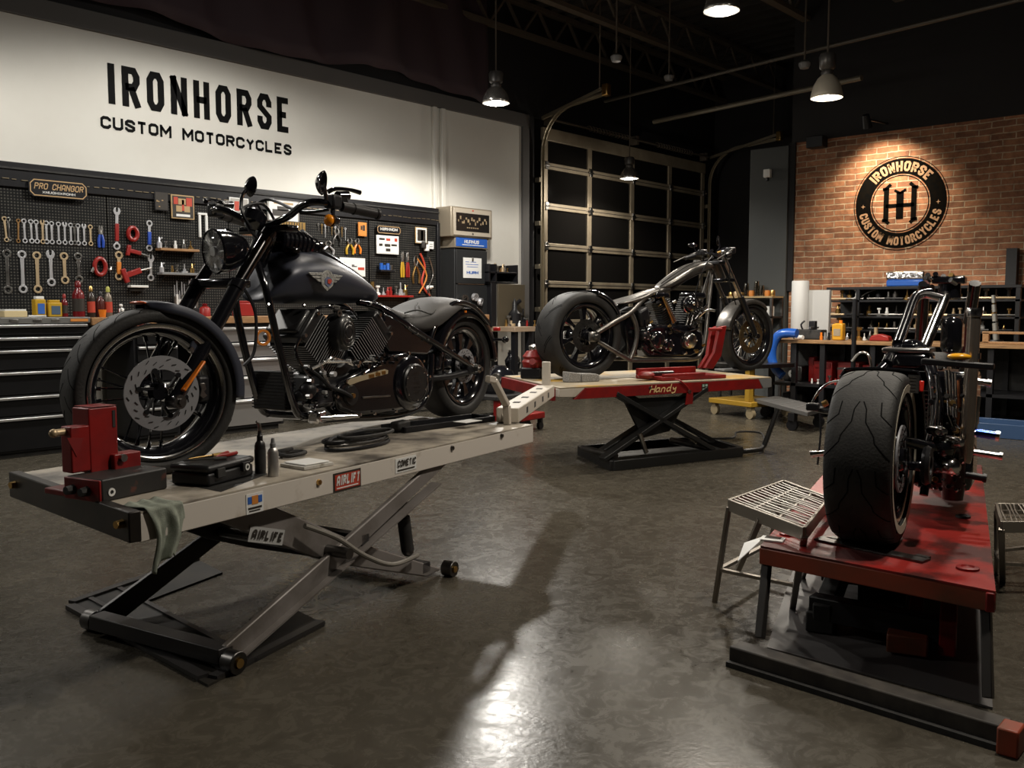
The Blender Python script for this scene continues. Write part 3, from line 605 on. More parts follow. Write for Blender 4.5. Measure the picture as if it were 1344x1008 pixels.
t = MB().bb((0, -.01, .985), (xc-1.3, .53, 1.03)).build('steel_top', mat('strip_grey', (.2, .2, .19), .4, .5), kab, bevel=.004)
for x in (pY(17, 418, BF).x, pY(48, 418, BF).x, pY(72, 418, BF).x): MB().box((x-1.3, -.014, 1.007), (.06, .008, .022)).build('latch', STEEL, t, bevel=.003)
MB().box((pY(103, 419, BF).x-1.3, -.014, 1.007), (.13, .006, .02)).build('orange_decal', ORP, t)
xw1 = pY(640, 420, BF).x
t = thing('workbench', 'long wooden worktop running behind the dark motorcycle', 'workbench', (xc+.01, BF-.02, .965)); MB().bb((0, 0, 0), (xw1-xc, .545, .06)).build('board', WOOD, t, bevel=.005)
xd = [pY(150, 450, BF).x, pY(300, 450, BF).x]
zz = [.94, .80, .66, .5, .3, .06]
SIL = mat('drawer_silver', (.5, .5, .5), .3, .85)
cabinet(xc+.35, pY(235, 450, BF).x, .96, [(zz[i+1], zz[i]) for i in range(5)], 'black drawer cabinet under the wooden worktop behind the front wheel')
cabinet(pY(238, 450, BF).x+.15, pY(372, 450, BF).x, .96, [(zz[i+1], zz[i]) for i in range(5)], 'silver drawer cabinet glimpsed behind the front forks', facem=SIL)
cabinet(pY(430, 450, BF).x, pY(600, 450, BF).x, .96, [(zz[i+1], zz[i]) for i in range(5)], 'black drawer cabinet hidden behind the dark motorcycle engine')
# ---------------------------------------------------------------- bottles on the bench
def bottle(x, yb_, w, h, label, kind, mt_, cap, lab=None, box=False):
    Y = BF+.18; q = pY(x, yb_, Y); k = (q-CAM).dot(FW)/FPX; W, H = w*k, h*k; z0 = BZ+.001 if x < 119 else 1.026
    t = thing(kind, label, kind.replace('_', ' '), (q.x, Y, z0))
    if box:
        MB().bb((-W/2, -.03, 0), (W/2, .05, H*.85)).build('body', mt_, t, bevel=.006); MB().bb((-W*.4, -.02, H*.85), (W*.4, .03, H)).build('top', cap, t, bevel=.004)
        if lab: MB().bb((-W*.3, -.033, H*.15), (W*.35, -.03, H*.65)).build('label', lab, t)
    else:
        r = W/2; MB().lathe([(0, 0), (r, 0), (r, H*.6), (r*.8, H*.7), (r*.4, H*.78), (r*.4, H*.84), (0, H*.84)], n=18).build('body', mt_, t, sharp=50)
        MB().lathe([(0, H*.82), (r*.5, H*.82), (r*.5, H*.95), (r*.25, H), (0, H)], n=12).build('cap', cap, t)
        if lab: MB().lathe([(r*1.01, H*.15), (r*1.02, H*.15), (r*1.02, H*.5), (r*1.01, H*.5)], n=18, closed=True).build('label', lab, t)
DKR = mat('dark_red_plastic', (.13, .006, .008), .25); DKB = mat('dark_bottle', (.03, .02, .015), .25)
bottle(52, 411, 13, 27, 'yellow capped blue labelled can on the cabinet top', 'can', YEL, WHITE, BLP, True)
bottle(71, 411, 17, 22, 'yellow box with a blue panel on the cabinet top', 'carton', YEL, YEL, mat('slate_blue', (.06, .1, .16), .5), True)
bottle(85, 411, 8, 30, 'slim red and black spray can beside the yellow box', 'spray_can', DKR, HANDLE['red'], DKP)
bottle(103.5, 411.5, 15, 47, 'large dark red bottle under the lower wrench row', 'bottle', DKR, DKR, DKP)
bottle(120, 411.5, 10, 41, 'dark bottle with an amber neck on the bench', 'bottle', DKB, GOLD, RDP)
bottle(132, 411.5, 11, 34, 'dark wine red jar behind the orange cup', 'jar', mat('wine_jar', (.07, .015, .012), .2), BLK2)
bottle(142.5, 411.5, 10, 40, 'grey and red spray can with a green tip', 'spray_can', mat('olive_can', (.16, .13, .1), .35, .4), mat('lime_tip', (.4, .4, .08), .5), RDP)
bottle(159, 411.5, 9, 17, 'small clear steel fitting bottle behind the tyre top', 'bottle', STEEL, WHITE)
bottle(320, 410, 26, 20, 'bright red box on the bench between the fork legs', 'carton', HANDLE['red'], HANDLE['red'], None, True)
bottle(269, 410, 14, 17, 'rounded red jar on the bench left of the fork', 'jar', HANDLE['red'], DKR)
q = pY(133, 410, BF+.1); tag(MB().lathe([(0, 0), (.022, 0), (.03, .06), (.027, .06), (.02, .005), (0, .005)], n=14).build('cup', ORANGE, at=(q.x, BF+.08, 1.026)), 'small orange cup on the bench edge', 'cup')
q = pY(18, 411, BF+.15); t = thing('paper_box', 'low white and yellow box lying on the cabinet top', 'box', (q.x, BF+.18, BZ+.001))
MB().bb((-.075, -.06, 0), (.085, .06, .045)).build('box', mat('buff_card', (.62, .5, .28), .6), t, bevel=.003); MB().bb((-.07, -.055, .045), (.08, .055, .058)).build('paper', WHITE, t, bevel=.003)
q = pY(36, 411, BF+.12); tag(MB().tube([(0, 0, .006), (.05, .03, .006), (.12, .01, .006), (.1, -.05, .006)], .006, 6, 4).build('cable_end', WHITE, at=(q.x, BF+.1, BZ+.002)), 'short white cable lying on the cabinet top', 'cable')
# ---------------------------------------------------------------- clock box, tall cabinet, side shelf
def frontbox(c, Y, dep): # px corners l, t, r, b
    a = pY(c[0], (c[1]+c[3])/2, Y).x; b = pY(c[2], (c[1]+c[3])/2, Y).x; xm = (c[0]+c[2])/2
    return a, b, pY(xm, c[3], Y).z, pY(xm, c[1], Y).z
CF = 7.5
a, b, z0, z1 = frontbox((592, 273, 646, 312), CF, .3)
t = thing('display_box', 'tan framed display box mounted high on the white wall', 'display', (a, CF, z0)); W, H = b-a, z1-z0
BG = mat('beige_metal', (.28, .24, .18), .4, .3)
MB().bb((0, 0, 0), (W, WY-CF-.005, H)).build('housing', BG, t, bevel=.01); MB().bb((W*.05, -.012, H*.05), (W*.95, 0, H*.95)).build('bezel', mat('pale_bezel', (.4, .35, .28), .4), t, bevel=.004)
MB().bb((W*.1, -.016, H*.2), (W*.9, -.012, H*.8)).build('screen', mat('screen_dark', (.01, .01, .01), .2), t)
g = MB()
for i in range(16): u, v = .14+.045*i, .5+.09*math.sin(i*1.9); g.bb((W*u, -.0175, H*v), (W*(u+.022+.01*(i % 3)), -.016, H*(v+.07+.04*(i % 2))))
for i in range(6): g.bb((W*(.35+.05*i), -.0175, H*.3), (W*(.38+.05*i), -.016, H*.34))
g.build('display_figures', BRASSY, t); MB().cyl((W*.5, -.014, H*.12), (W*.5, -.01, H*.12), .012, n=10).build('button', DKP, t); MB().box((W*.5, -.014, H*.9), (.02, .008, .015)).build('red_light', RDP, t)
a, b, z0b, z1b = frontbox((597, 311, 641, 326), CF+.02, .3)
t = thing('sign_box', 'pale box with a blue sign standing on the tall black cabinet', 'sign box', (a, CF+.02, z0b)); W, H = b-a, z1b-z0b-.005
MB().bb((0, 0, 0), (W, .27, H)).build('housing', BG, t, bevel=.004); MB().bb((W*.03, -.006, H*.12), (W*.95, 0, H*.9)).build('blue_panel', BLUE, t)
g = MB(); text(g, 'NURNUS', wallM(W*.48, H*.42, -.007), H*.32, .2, .6, .25, .1, None, .5, fit=W*.42); g.bb((W*.2, -.008, H*.25), (W*.85, -.0065, H*.31)); g.build('lettering', WHITE, t)
a, b, z1c, _ = frontbox((598, 300, 640, 326), CF+.02, .3)
tall_x = b
t = thing('tall_cabinet', 'tall black steel cabinet with a notice taped to its door', 'cabinet', (a, CF+.02, 0)); W, H = b-a, z0b-.003
MB().bb((0, .02, 0), (W, .27, H)).build('body', CHAR, t, bevel=.006)
zs = pY(620, 373, CF).z
MB().bb((.01, 0, zs+.006), (W-.01, .02, H-.02)).build('door', CHAR, t, bevel=.004); MB().bb((.01, 0, .05), (W-.01, .02, zs-.006)).build('door', CHAR, t, bevel=.004)
MB().bb((.03, -.006, zs-.004), (W-.06, 0, zs+.004)).build('seam_strip', STEEL, t); MB().box((W*.5, -.01, H-.12), (.02, .02, .04)).build('lock', STEEL, t, bevel=.004)
a2, b2, zp0, zp1 = frontbox((608, 338.5, 632, 365), CF+.015, 0)
t2 = thing('notice_sheet', 'white notice with blue writing on the tall black cabinet', 'sheet', (a2, CF+.017, zp0)); W2, H2 = b2-a2, zp1-zp0
MB().bb((0, -.002, 0), (W2, 0, H2)).build('sheet', WHITE, t2)
g = MB(); text(g, 'HURH', wallM(W2*.5, H2*.2, -.0035), H2*.14, .22, .6, .25, 0, None, .5, fit=W2*.6)
for u, v, w in ((.12, .78, .2), (.4, .78, .3), (.12, .66, .7), (.2, .54, .6)): g.bb((W2*u, -.0035, H2*v), (W2*(u+w), -.002, H2*(v+.025)))
g.build('writing', BLP, t2)
X, z = pY(618, 400, CF-.12).x, pY(618, 400, CF).z
for i, (x, y) in enumerate(((612, 392), (626, 390), (633, 396))):
    q = pY(x, y, CF-.05); tag(MB().lathe([(.025, -.02), (.045, -.02), (.045, .02), (.025, .02)], (0, 0, 0), (.2, 1, .1*i), 14, True).cyl((-.06, 0, -.03), (.05, 0, .03), .01, n=8).build('pipe_fitting', BRIGHT if i else STEEL, at=(q.x, CF-.02, q.z), rz=.3*i), 'bright pipe fitting hung on the tall cabinet door, %s of three' % ORD[i], 'fitting')
# wall shelf and brown tool board right of the cabinet
SY = 7.45
a = pY(642, 350, SY).x; b = pY(680, 350, SY).x; zt_, zm, zb_ = pY(660, 347, SY).z, pY(660, 359, SY).z, pY(660, 372, SY).z
t = thing('wall_shelf', 'small black wall shelf full of parts beside the tall cabinet', 'shelf', (a, SY, zb_)); W = b-a
MB().bb((0, .3, 0), (W, .32, zt_-zb_)).build('back_panel', BLK2, t); 
for z in (0, zm-zb_): MB().bb((0, 0, z), (W, .3, z+.02)).build('shelf_board', BLK2, t, bevel=.003)
for x in (0, W*.22, W-.02): MB().bb((x, 0, 0), (x+.02, .3, zt_-zb_)).build('upright', BLK2, t)
for i in range(7):
    x = a+.1+(W-.18)*(.2+.8*i/6.); bit(x, SY+.1, zm+.022, .05+.05*((i*5) % 3)/2, [GOLD, BRASSY, STEEL][i % 3], 'small brass coloured part, %s on the black wall shelf' % ORD[i], 'metal_part', 'parts on the wall shelf', i)
a = pY(654, 390, SY).x; b = pY(689, 390, SY).x; z1 = pY(668, 373, SY).z
t = thing('tool_board', 'brown tool board standing on the far bench end', 'board', (a, SY, .88)); W = b-a
MB().bb((0, 0, 0), (W, .02, z1-.88)).build('board', mat('brown_board', (.075, .06, .038), .5), t, bevel=.003)
MB().bb((-.12, .0, 0), (-.03, .3, z1-.86)).build('side_box', BLK2, t, bevel=.004)
for i in range(8):
    x = a+.07+(W-.12)*i/7; h = [.1, .16, .2, .42, .14, .2, .26, .12][i]
    bit(x, SY-.06, .881, h*.8, [GOLD, STEEL, BRASSY, BLK2, ORANGE, DSTEEL, BLK2, STEEL][i], 'upright tool, %s against the brown tool board' % ORD[i], 'bench_tool', 'tools at the brown board', i+1)
a = tall_x+.012; b = pY(703, 430, 7.1).x; zt_ = .88
t = thing('side_bench', 'worn lower bench at the far end beside the garage door', 'bench', (a, 7.1, 0)); W = b-a
MB().bb((0, 0, zt_-.06), (W, .68, zt_)).build('top', mat('worn_bench', (.3, .22, .15), .5), t, bevel=.005)
for x in (.03, W-.09):
    for y in (.03, .58): MB().bb((x, y, 0), (x+.06, y+.06, zt_-.06)).build('leg', BLK2, t)
MB().bb((.04, .04, .35), (W-.04, .62, .38)).build('lower_shelf', BLK2, t)
for i in range(3):
    x = a+.2+(W-.4)*i/2; h = .14+.08*((i*3) % 4)/3; g = MB()
    g.lathe([(0, 0), (.07, 0), (.09, h*.5), (.05, h*.8), (.05, h), (0, h)], n=12).tube([(-.1, 0, h*.4), (0, -.06, h*.6), (.1, 0, h*.3)], .015, 6, 3)
    tag(g.build('engine_part', [BLK, STEEL, BLK, RED, DSTEEL, BLK][i], at=(x, 7.3, .381)), 'greasy engine part, %s on the shelf under the far bench' % ORD[i], 'engine part', 'parts under the far bench')
for i in range(3): bit(a+W*.45+.14*i, 7.18, .881, .07, [WHITE, RED, GOLD][i], ['white', 'red', 'brass'][i]+' small part on the edge of the far bench', 'bench_part', 'parts on the far bench', i)
# ---------------------------------------------------------------- shared vehicle builders
def seg_dist(px, py, s):
    ax, ay, bx, by = s; dx, dy = bx-ax, by-ay; l = dx*dx+dy*dy
    t = 0 if l == 0 else max(0, min(1, ((px-ax)*dx+(py-ay)*dy)/l)); return math.hypot(px-ax-t*dx, py-ay-t*dy)
def tyre_mb(T, r, w, rim, n=120, m=36, per=0.0, segs=(), gw=.004, gd=.004, sq=.62):
    """tyre about local z of T; grooves are segments in (metres round, metres across) repeating every per metres"""
    g = MB(); g.T = T; hh = (r-rim)/2; rc = rim+hh; circ = 2*PI*r
    if per: k = max(1, round(circ/per)); per = circ/k
    rings = []
    for i in range(n):
        th = 2*PI*i/n; ring = []
        for j in range(m+1):
            ph = -2.2+4.4*j/m; c, s_ = math.cos(ph), math.sin(ph)
            y = (w/2)*math.copysign(abs(s_)**sq, s_); rad = rc+hh*math.copysign(abs(c)**sq, c)
            ring.append(V((rad*math.cos(th), rad*math.sin(th), y)))
        rings.append(ring)
    vs = [p for q in rings for p in q]; W_ = m+1; g.T = None
    def sp(u, y):
        e = min(1, abs(2*y/w))**(1/sq); c = math.sqrt(max(0, 1-e*e)); rad = rc+hh*c**sq-gw*.45; th = u/r; return T @ V((rad*math.cos(th), rad*math.sin(th), y))
    g.mi = 1
    if per:
        for j in range(k):
            for a in segs:
                nn = 5; g.tube([sp(j*per+a[0]+(a[2]-a[0])*i/nn, a[1]+(a[3]-a[1])*i/nn) for i in range(nn+1)], gw, 5)
    g.mi = 0; g.T = T
    g.add(vs, [(i*W_+j, ((i+1) % n)*W_+j, ((i+1) % n)*W_+j+1, i*W_+j+1) for i in range(n) for j in range(m)]); return g
def wheel(par, name, c, az, r, w, rim, kind='spoke', nsp=18, disc=None, lip=CHR, face=1, tread=None, n=120, m=36, rimm=BLK, discm=None, whitewall=None, spokem=BLK):
    """az: angle of the rolling direction in the parent's xy plane; face +1 shows the disc on local +y"""
    T = axm(c, (-math.sin(az), math.cos(az), 0), (0, 0, 1)); k = tread or {}
    g = MB(); g.T = T; hw = w*.42
    g.lathe([(rim+.004, -hw), (rim-.004, -hw-.004), (rim-.02, -hw+.006), (rim-.035, -hw*.55), (rim-.04, 0), (rim-.035, hw*.55), (rim-.02, hw-.006), (rim-.004, hw+.004), (rim+.004, hw), (rim+.0, 0)], n=56, closed=True)
    rm = g.build(name, rimm, par, sharp=50)
    tyre_mb(T, r, w, rim, n, m, **k).build('tyre', [RUB, mat('groove_black', (.003, .003, .003), .8, spec=.1)], rm, sharp=50)
    g = MB(); g.T = T
    for s in (-1, 1): g.lathe([(rim-.006, s*hw), (rim+.003, s*(hw+.003)), (rim+.004, s*(hw+.006)), (rim-.004, s*(hw+.007)), (rim-.011, s*(hw+.002))], n=64, closed=True)
    g.build('rim_lip', lip, rm, sharp=60)
    if whitewall:
        g = MB(); g.T = T
        for s in (-1, 1): g.lathe([(rim+.008, s*w*.497), (rim+whitewall, s*w*.507), (rim+whitewall, s*w*.512), (rim+.008, s*w*.502)], n=64, closed=True)
        g.build('whitewall', mat('whitewall_band', (.5, .46, .36), .6), rm)
    g = MB(); g.T = T; hr = .035 if kind == 'spoke' else .05
    g.lathe([(0, -w*.5), (hr*.7, -w*.5), (hr, -w*.38), (hr*.62, -w*.3), (hr*.62, w*.3), (hr, w*.38), (hr*.7, w*.5), (0, w*.5)], n=24).build('hub', rimm, rm, sharp=45)
    for i in range(nsp):
        a = 2*PI*i/nsp; g = MB(); g.T = T
        if kind == 'spoke':
            s = 1 if i % 2 else -1; b = a+.28*(1 if (i//2) % 2 else -1)
            g.tube([(hr*math.cos(a), hr*math.sin(a), s*w*.36), ((rim-.03)*math.cos(b), (rim-.03)*math.sin(b), s*w*.06)], [.0042, .0026], 6)
            g.cyl(((rim-.055)*math.cos(b), (rim-.055)*math.sin(b), s*w*.1), ((rim-.033)*math.cos(b), (rim-.033)*math.sin(b), s*w*.06), .007, n=6)
        else:
            ca, sa = math.cos(a), math.sin(a)
            P = [(hr*.7, -.02), (hr*.9, .02), (rim*.55, .011), (rim-.03, .024), (rim-.03, -.024), (rim*.55, -.011)]
            g.prism([V((u*ca-v*sa, u*sa+v*ca, w*.14*face)) for u, v in P], (0, 0, w*.16*face))
        g.build('spoke', spokem, rm, bevel=0 if kind == 'spoke' else .003)
    if disc:
        ro, ri, z = disc; z *= face; dm = discm or mat('brake_steel', (.34, .34, .36), .42, .35)
        g = MB(); g.T = T; g.lathe([(ri, z-.003), (ro, z-.003), (ro, z+.003), (ri, z+.003)], n=48, closed=True); g.mi = 1
        for i in range(30):
            a = 2*PI*i/30; q = ri+(ro-ri)*(.25+.25*(i % 3)); e = V((q*math.cos(a), q*math.sin(a), z+.0031*face)); t_ = V((-math.sin(a+.5), math.cos(a+.5), 0))
            g.bar(e-t_*.007, e+t_*.007, .005, .002, (0, 0, 1))
        d = g.build('brake_disc', [dm, SOOT], rm, sharp=40)
        for i in range(6):
            g = MB(); g.T = T; a = 2*PI*i/6+.3; g.bar((hr*.9*math.cos(a-.3), hr*.9*math.sin(a-.3), z*.9), ((ri+.006)*math.cos(a), (ri+.006)*math.sin(a), z), .016, .008, (0, 0, 1)); g.cyl((ri*math.cos(a), ri*math.sin(a), z-.006*face), (ri*math.cos(a), ri*math.sin(a), z+.008*face), .009, n=8)
            g.build('disc_arm', BLK2 if discm is None else discm, rm)
    return rm
def arcfender(par, name, c, az, r, w, a0, a1, m, th=.004, k=28, side=.35, tip=0, name_parts=None):
    T = axm(c, (math.sin(az), -math.cos(az), 0), (math.cos(az), math.sin(az), 0)); g = MB(); g.T = T
    def f(u, v):
        a = a0+(a1-a0)*u; e = 1-tip*max(0, (u-.82)/.18)**2; t = (v-.5)*2; y = w/2*e*math.copysign(min(1, abs(t)*1.25), t); d = max(0, abs(t)-.75)/.25
        rr_ = r-d*side*w*.5*e - .012*(abs(t)**2)
        return V((rr_*math.cos(a), rr_*math.sin(a), y))
    g.grid(f, k, 16); return g.build(name, m, par, solid=th, sharp=60)
def mirror_y(pts): return [V((p[0], -p[1], p[2])) for p in pts]
def fins(par, name, base, top, wx, wy, n, m, edge, th=.5):
    base, top = V(base), V(top); d = (top-base); st = d/n; ax = d.normalized(); M = axm((0, 0, 0), ax, V((0, 1, 0)).cross(ax)).to_3x3(); g = MB()
    for i in range(n):
        s = .82+.18*min(1, i/(n*.5)); c = base+st*(i+.5); g.mi = 0; g.box(c, (wx*s, wy*s, st.length*th), M=M)
        g.mi = 1; g.box(c+ax*st.length*.02, (wx*s+.001, wy*s+.001, st.length*.13), M=M)
    g.mi = 0; g.cyl(base, top, min(wx, wy)*.38, n=20); return g.build(name, [m, edge], par)
def engine_bolts(par, pts, r, d, m=CHR, name='bolt'):
    for p in pts: p = V(p); MB().cyl(p, p+V(d), r, r*.8, 6).build(name, m, par)
# ---------------------------------------------------------------- cream scissor lift in front
TZ = .55
A, B_, C_ = pz(183, 672, TZ), pz(30, 620, TZ), pz(700, 557, TZ)
L1 = Plane((A.x, A.y, 0), C_-A, 0); Lp = L1.p
t = L1t = thing('motorcycle_lift', 'cream scissor lift table carrying the dark blue motorcycle', 'lift', L1.base(), L1.rz)
lb, lc = L1.loc(B_), L1.loc(C_); wd = lb.y
deck = [V((0, 0, 0)), V((lc.x, 0, 0)), V((lc.x-.02, wd*.93, 0)), V((lb.x, wd, 0))]
MB().prism([p+V((0, 0, TZ-.006)) for p in deck], (0, 0, .006)).build('deck', CREAMTOP, t)
RAILM = mat('cream_rail', (.62, .57, .51), .45, col2=(.27, .2, .13), sc=6, lo=.58, hi=.8, rvar=.1)
MB().bb((0, 0, TZ-.085), (lc.x, .03, TZ-.0062)).build('side_rail', RAILM, t, bevel=.003)
MB().bar(deck[3]+V((0, -.015, TZ-.046)), deck[2]+V((0, -.015, TZ-.046)), .03, .08).build('side_rail', RAILM, t, bevel=.003)
MB().bar(deck[1]+V((-.015, .03, TZ-.046)), deck[2]+V((-.015, -.03, TZ-.046)), .03, .08).build('end_rail', RAILM, t)
eb = MB().bar(deck[0]+V((-.018, -.005, TZ-.037)), deck[3]+V((-.018, .02, TZ-.037)), .035, .085).build('front_bar', mat('scorched_steel', (.028, .022, .017), .45, .4, col2=(.012, .01, .009), sc=9), t, bevel=.004)
for k in (.04, .96): p = deck[0].lerp(deck[3], k)+V((-.036, 0, TZ-.03)); MB().cyl(p, p+V((-.022, 0, 0)), .013, .011, 8).build('bolt', GOLD, eb)
for x, y in ((418, 633), (593, 588), (658, 572)): p = Lp(x, y); MB().cyl(p, p+V((0, -.008, 0)), .011, .009, 10).build('bolt', GOLD if x < 500 else DSTEEL, t)
def decal(par, c, W, H, m, prints, sl=0, tilt=0, off=-.001):
    """c: local centre on a face looking to local -y"""
    M0 = Matrix.Translation(V(c)) @ Matrix.Rotation(-tilt, 4, 'Y'); g = MB(); g.T = M0; g.box((0, off, 0), (W, .002, H)); o = g.build('decal', m, par)
    for nm, kind, mt_, *a in prints:
        g = MB(); g.T = M0
        if kind == 't': s, x, z, h, sw, ft = a; g.T = None; text(g, s, M0 @ wallM(x*W, z*H, off-.004), h*H, sw, .6, .45, sl, None, .5, fit=ft*W)
        else:
            for (u0, v0, u1, v1) in a[0]: g.box(((u0+u1-1)/2*W, off-.0012-(.001 if nm == 'underline' else 0), ((v0+v1-1)/2)*H), ((u1-u0)*W, .002, (v1-v0)*H))
        g.build(nm, mt_, o)
    return o
p = Lp(334, 660); decal(t, p, .07, .062, WHITE, [('flag', 'r', BLP, [(.08, .5, .3, .85)]), ('flag', 'r', BLP, [(.7, .5, .92, .85)]), ('emblem', 'r', ORP, [(.32, .45, .68, .88)]), ('small_text', 'r', DKP, [(.1, .22, .9, .32), (.15, .1, .8, .16)])])
p = Lp(455.5, 630.5); decal(t, p, .145, .068, DKP, [('red_field', 'r', RDP, [(.05, .12, .95, .9)]), ('lettering', 't', WHITE, 'AIRLIFT', 0, -.15, .5, .26, .8), ('underline', 'r', WHITE, [(.1, .18, .88, .24)])], .15)
p = Lp(532.5, 609); decal(t, p, .13, .055, WHITE, [('lettering', 't', DKP, 'COMETIC', 0, -.1, .48, .24, .84), ('underline', 'r', DKP, [(.08, .14, .9, .22)])], .15)
# scissor arms, rollers, base
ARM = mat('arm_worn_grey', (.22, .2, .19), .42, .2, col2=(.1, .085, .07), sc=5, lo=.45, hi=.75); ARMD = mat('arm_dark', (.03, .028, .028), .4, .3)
yn = .015
def arm(pts, y, th, m, nm='scissor_arm'): return MB().prism([V((q.x, y, q.z)) for q in pts], (0, th, 0)).build(nm, m, t, bevel=.005)
P = lambda x, y: Lp(x, y, yn)
near = [P(290, 872), P(318, 866), P(588, 616), P(560, 622), P(297, 848)]
near[0].z = max(near[0].z, .02); near[2].z = near[3].z = TZ-.086; arm(near, yn, .022, ARM)
MB().bar(P(315, 858)+V((0, -.003, 0)), P(572, 634)+V((0, -.003, 0)), .05, .006, (0, 1, 0)).build('arm_flange', ARM, t)
yf = yn+.62
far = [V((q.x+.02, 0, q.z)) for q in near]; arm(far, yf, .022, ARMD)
y2 = yn+.03
Q = lambda x, y: Lp(x, y, y2)
inn = [Q(283, 694), Q(357, 674), Q(470, 712), Q(575, 745), Q(580, 758), Q(560, 764), Q(466, 744), Q(415, 733)]
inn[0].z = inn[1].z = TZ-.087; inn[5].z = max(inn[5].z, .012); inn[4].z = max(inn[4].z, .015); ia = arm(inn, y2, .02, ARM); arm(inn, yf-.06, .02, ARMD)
MB().cyl(Q(430, 722)-V((0, .1, 0)), Q(430, 722)+V((0, .66, 0)), .02, n=14).build('pivot_shaft', DSTEEL, t)
decal(t, V((Q(349, 703).x, y2, Q(349, 703).z)), .155, .05, mat('decal_silver', (.42, .42, .41), .45), [('lettering', 't', DKP, 'AIRLIFE', 0, -.28, .6, .26, .84)], .12, tilt=-R(17), off=-.003)
def roller(c, y, w, r): 
    T = V((c.x, y, r)); o = MB().lathe([(r*.5, -w/2), (r, -w/2), (r, w/2), (r*.5, w/2), (r*.4, w*.3), (r*.4, -w*.3)], T, (0, 1, 0), 24, True).build('roller', DSTEEL, t, bevel=.003)
    MB().cyl(T+V((0, -w*.62, 0)), T+V((0, w*.5, 0)), r*.42, n=12).build('roller_hub', GOLD, o)
roller(P(297, 868), yn-.03, .05, .035); roller(P(297, 868)+V((.02, 0, 0)), yf+.05, .05, .035)
roller(Q(577, 752), y2-.05, .05, .032); roller(Q(578, 752), yf, .04, .03)
MB().bar((P(297, 860).x, yn, .05), (P(297, 860).x, yf, .05), .06, .05).build('cross_bar', ARMD, t, bevel=.004); MB().bar((P(480, 715).x, yn, .26), (P(480, 715).x, yf, .26), .04, .04).build('cross_bar', ARMD, t)
MB().bar((Q(560, 752).x, y2, .05), (Q(560, 752).x, yf, .05), .05, .04).build('cross_bar', ARMD, t)
c0 = Lp(527, 660, yn+.06); c1 = Lp(535, 722, yn+.06); o = MB().cyl(c0, c0.lerp(c1, .35), .019, n=12).cyl(c0.lerp(c1, .3), c1, .026, n=14).build('gas_strut', SOOT, t); MB().ball(c0, .024).ball(c1, .026).build('strut_eye', DSTEEL, o)
MB().tube([Lp(400, 690, yn-.01), Lp(442, 706, yn-.03), Lp(480, 730, yn-.04), Lp(515, 741, yn-.04), Lp(548, 729, yn)], .009, 8, 5).build('air_hose', mat('grey_hose', (.2, .185, .16), .5), t)
fp = [L1.loc(pz(x, y, 0)) for x, y in ((86, 800), (273, 902), (426, 822), (262, 738))]
OILY = mat('oily_plate', (.014, .013, .012), .55, col2=(.03, .026, .021), sc=6, spec=.25)
l4 = lambda i, j, k: fp[i].lerp(fp[j], k)
MB().prism([fp[0], fp[1], l4(1, 2, .36), l4(0, 3, .36)], (0, 0, .008)).build('base_plate', OILY, t)
MB().prism([l4(0, 3, .36), l4(0, 3, .36).lerp(l4(1, 2, .36), .22), fp[3].lerp(fp[2], .22), fp[3]], (0, 0, .008)).build('base_plate', OILY, t)
MB().prism([l4(1, 2, .36).lerp(l4(0, 3, .36), .2), l4(1, 2, .36), fp[2], fp[2].lerp(fp[3], .2)], (0, 0, .008)).build('base_plate', OILY, t)
for a, b in ((0, 1), (1, 2), (0, 3)):
    d = fp[a].lerp(fp[b], .03), fp[a].lerp(fp[b], .97); MB().bar(d[0]+V((.02, .02, .012)), d[1]+V((.02, .02, .012)), .035, .012).build('base_rail', ARMD, t)
for k in (.16, .36): MB().bar(fp[0].lerp(fp[3], k)+V((0, 0, .011)), fp[1].lerp(fp[2], k)+V((0, 0, .011)), .02, .008).build('base_rail', ARMD, t)
# rear wheel arm and channel at the tail
a_ = [Lp(640, 497, .12), Lp(648, 499, .12), Lp(665, 532, .1), Lp(666, 556, .1)]; a_[3].z = TZ
g = MB(); g.bar(a_[0], a_[1], .03, .03); g.bar(a_[1], a_[2], .035, .022, (0, 1, 0)); g.bar(a_[2], a_[3], .035, .022, (0, 1, 0)); g.build('wheel_clamp_arm', CREAM, t, bevel=.004)
ch0, ch1 = L1.loc(pz(666, 545, TZ+.04)), L1.loc(pz(716, 513, TZ+.04)); o = MB().bar(ch0, ch1, .11, .07).build('tail_channel', CREAM, t, bevel=.005)
d = (ch1-ch0)
for k in (.2, .4, .62, .8): q = ch0+d*k; MB().box(q+V((0, 0, .036)), (.05, .035, .003), rz=math.atan2(d.y, d.x)).box(q+V((.011, -.054, 0)), (.05, .003, .03), rz=math.atan2(d.y, d.x)).build('slot', SOOT, o)
MB().box(ch1+V((.01, 0, .07)), (.018, .055, .22)).build('stop_plate', CREAM, t, bevel=.005)
tail = L1.loc(pz(652, 555, TZ))
MB().bar(V((lc.x-.02, .14, TZ+.02)), ch0+V((0, 0, -.01)), .05, .04).build('tail_bracket', CREAM, t, bevel=.004)
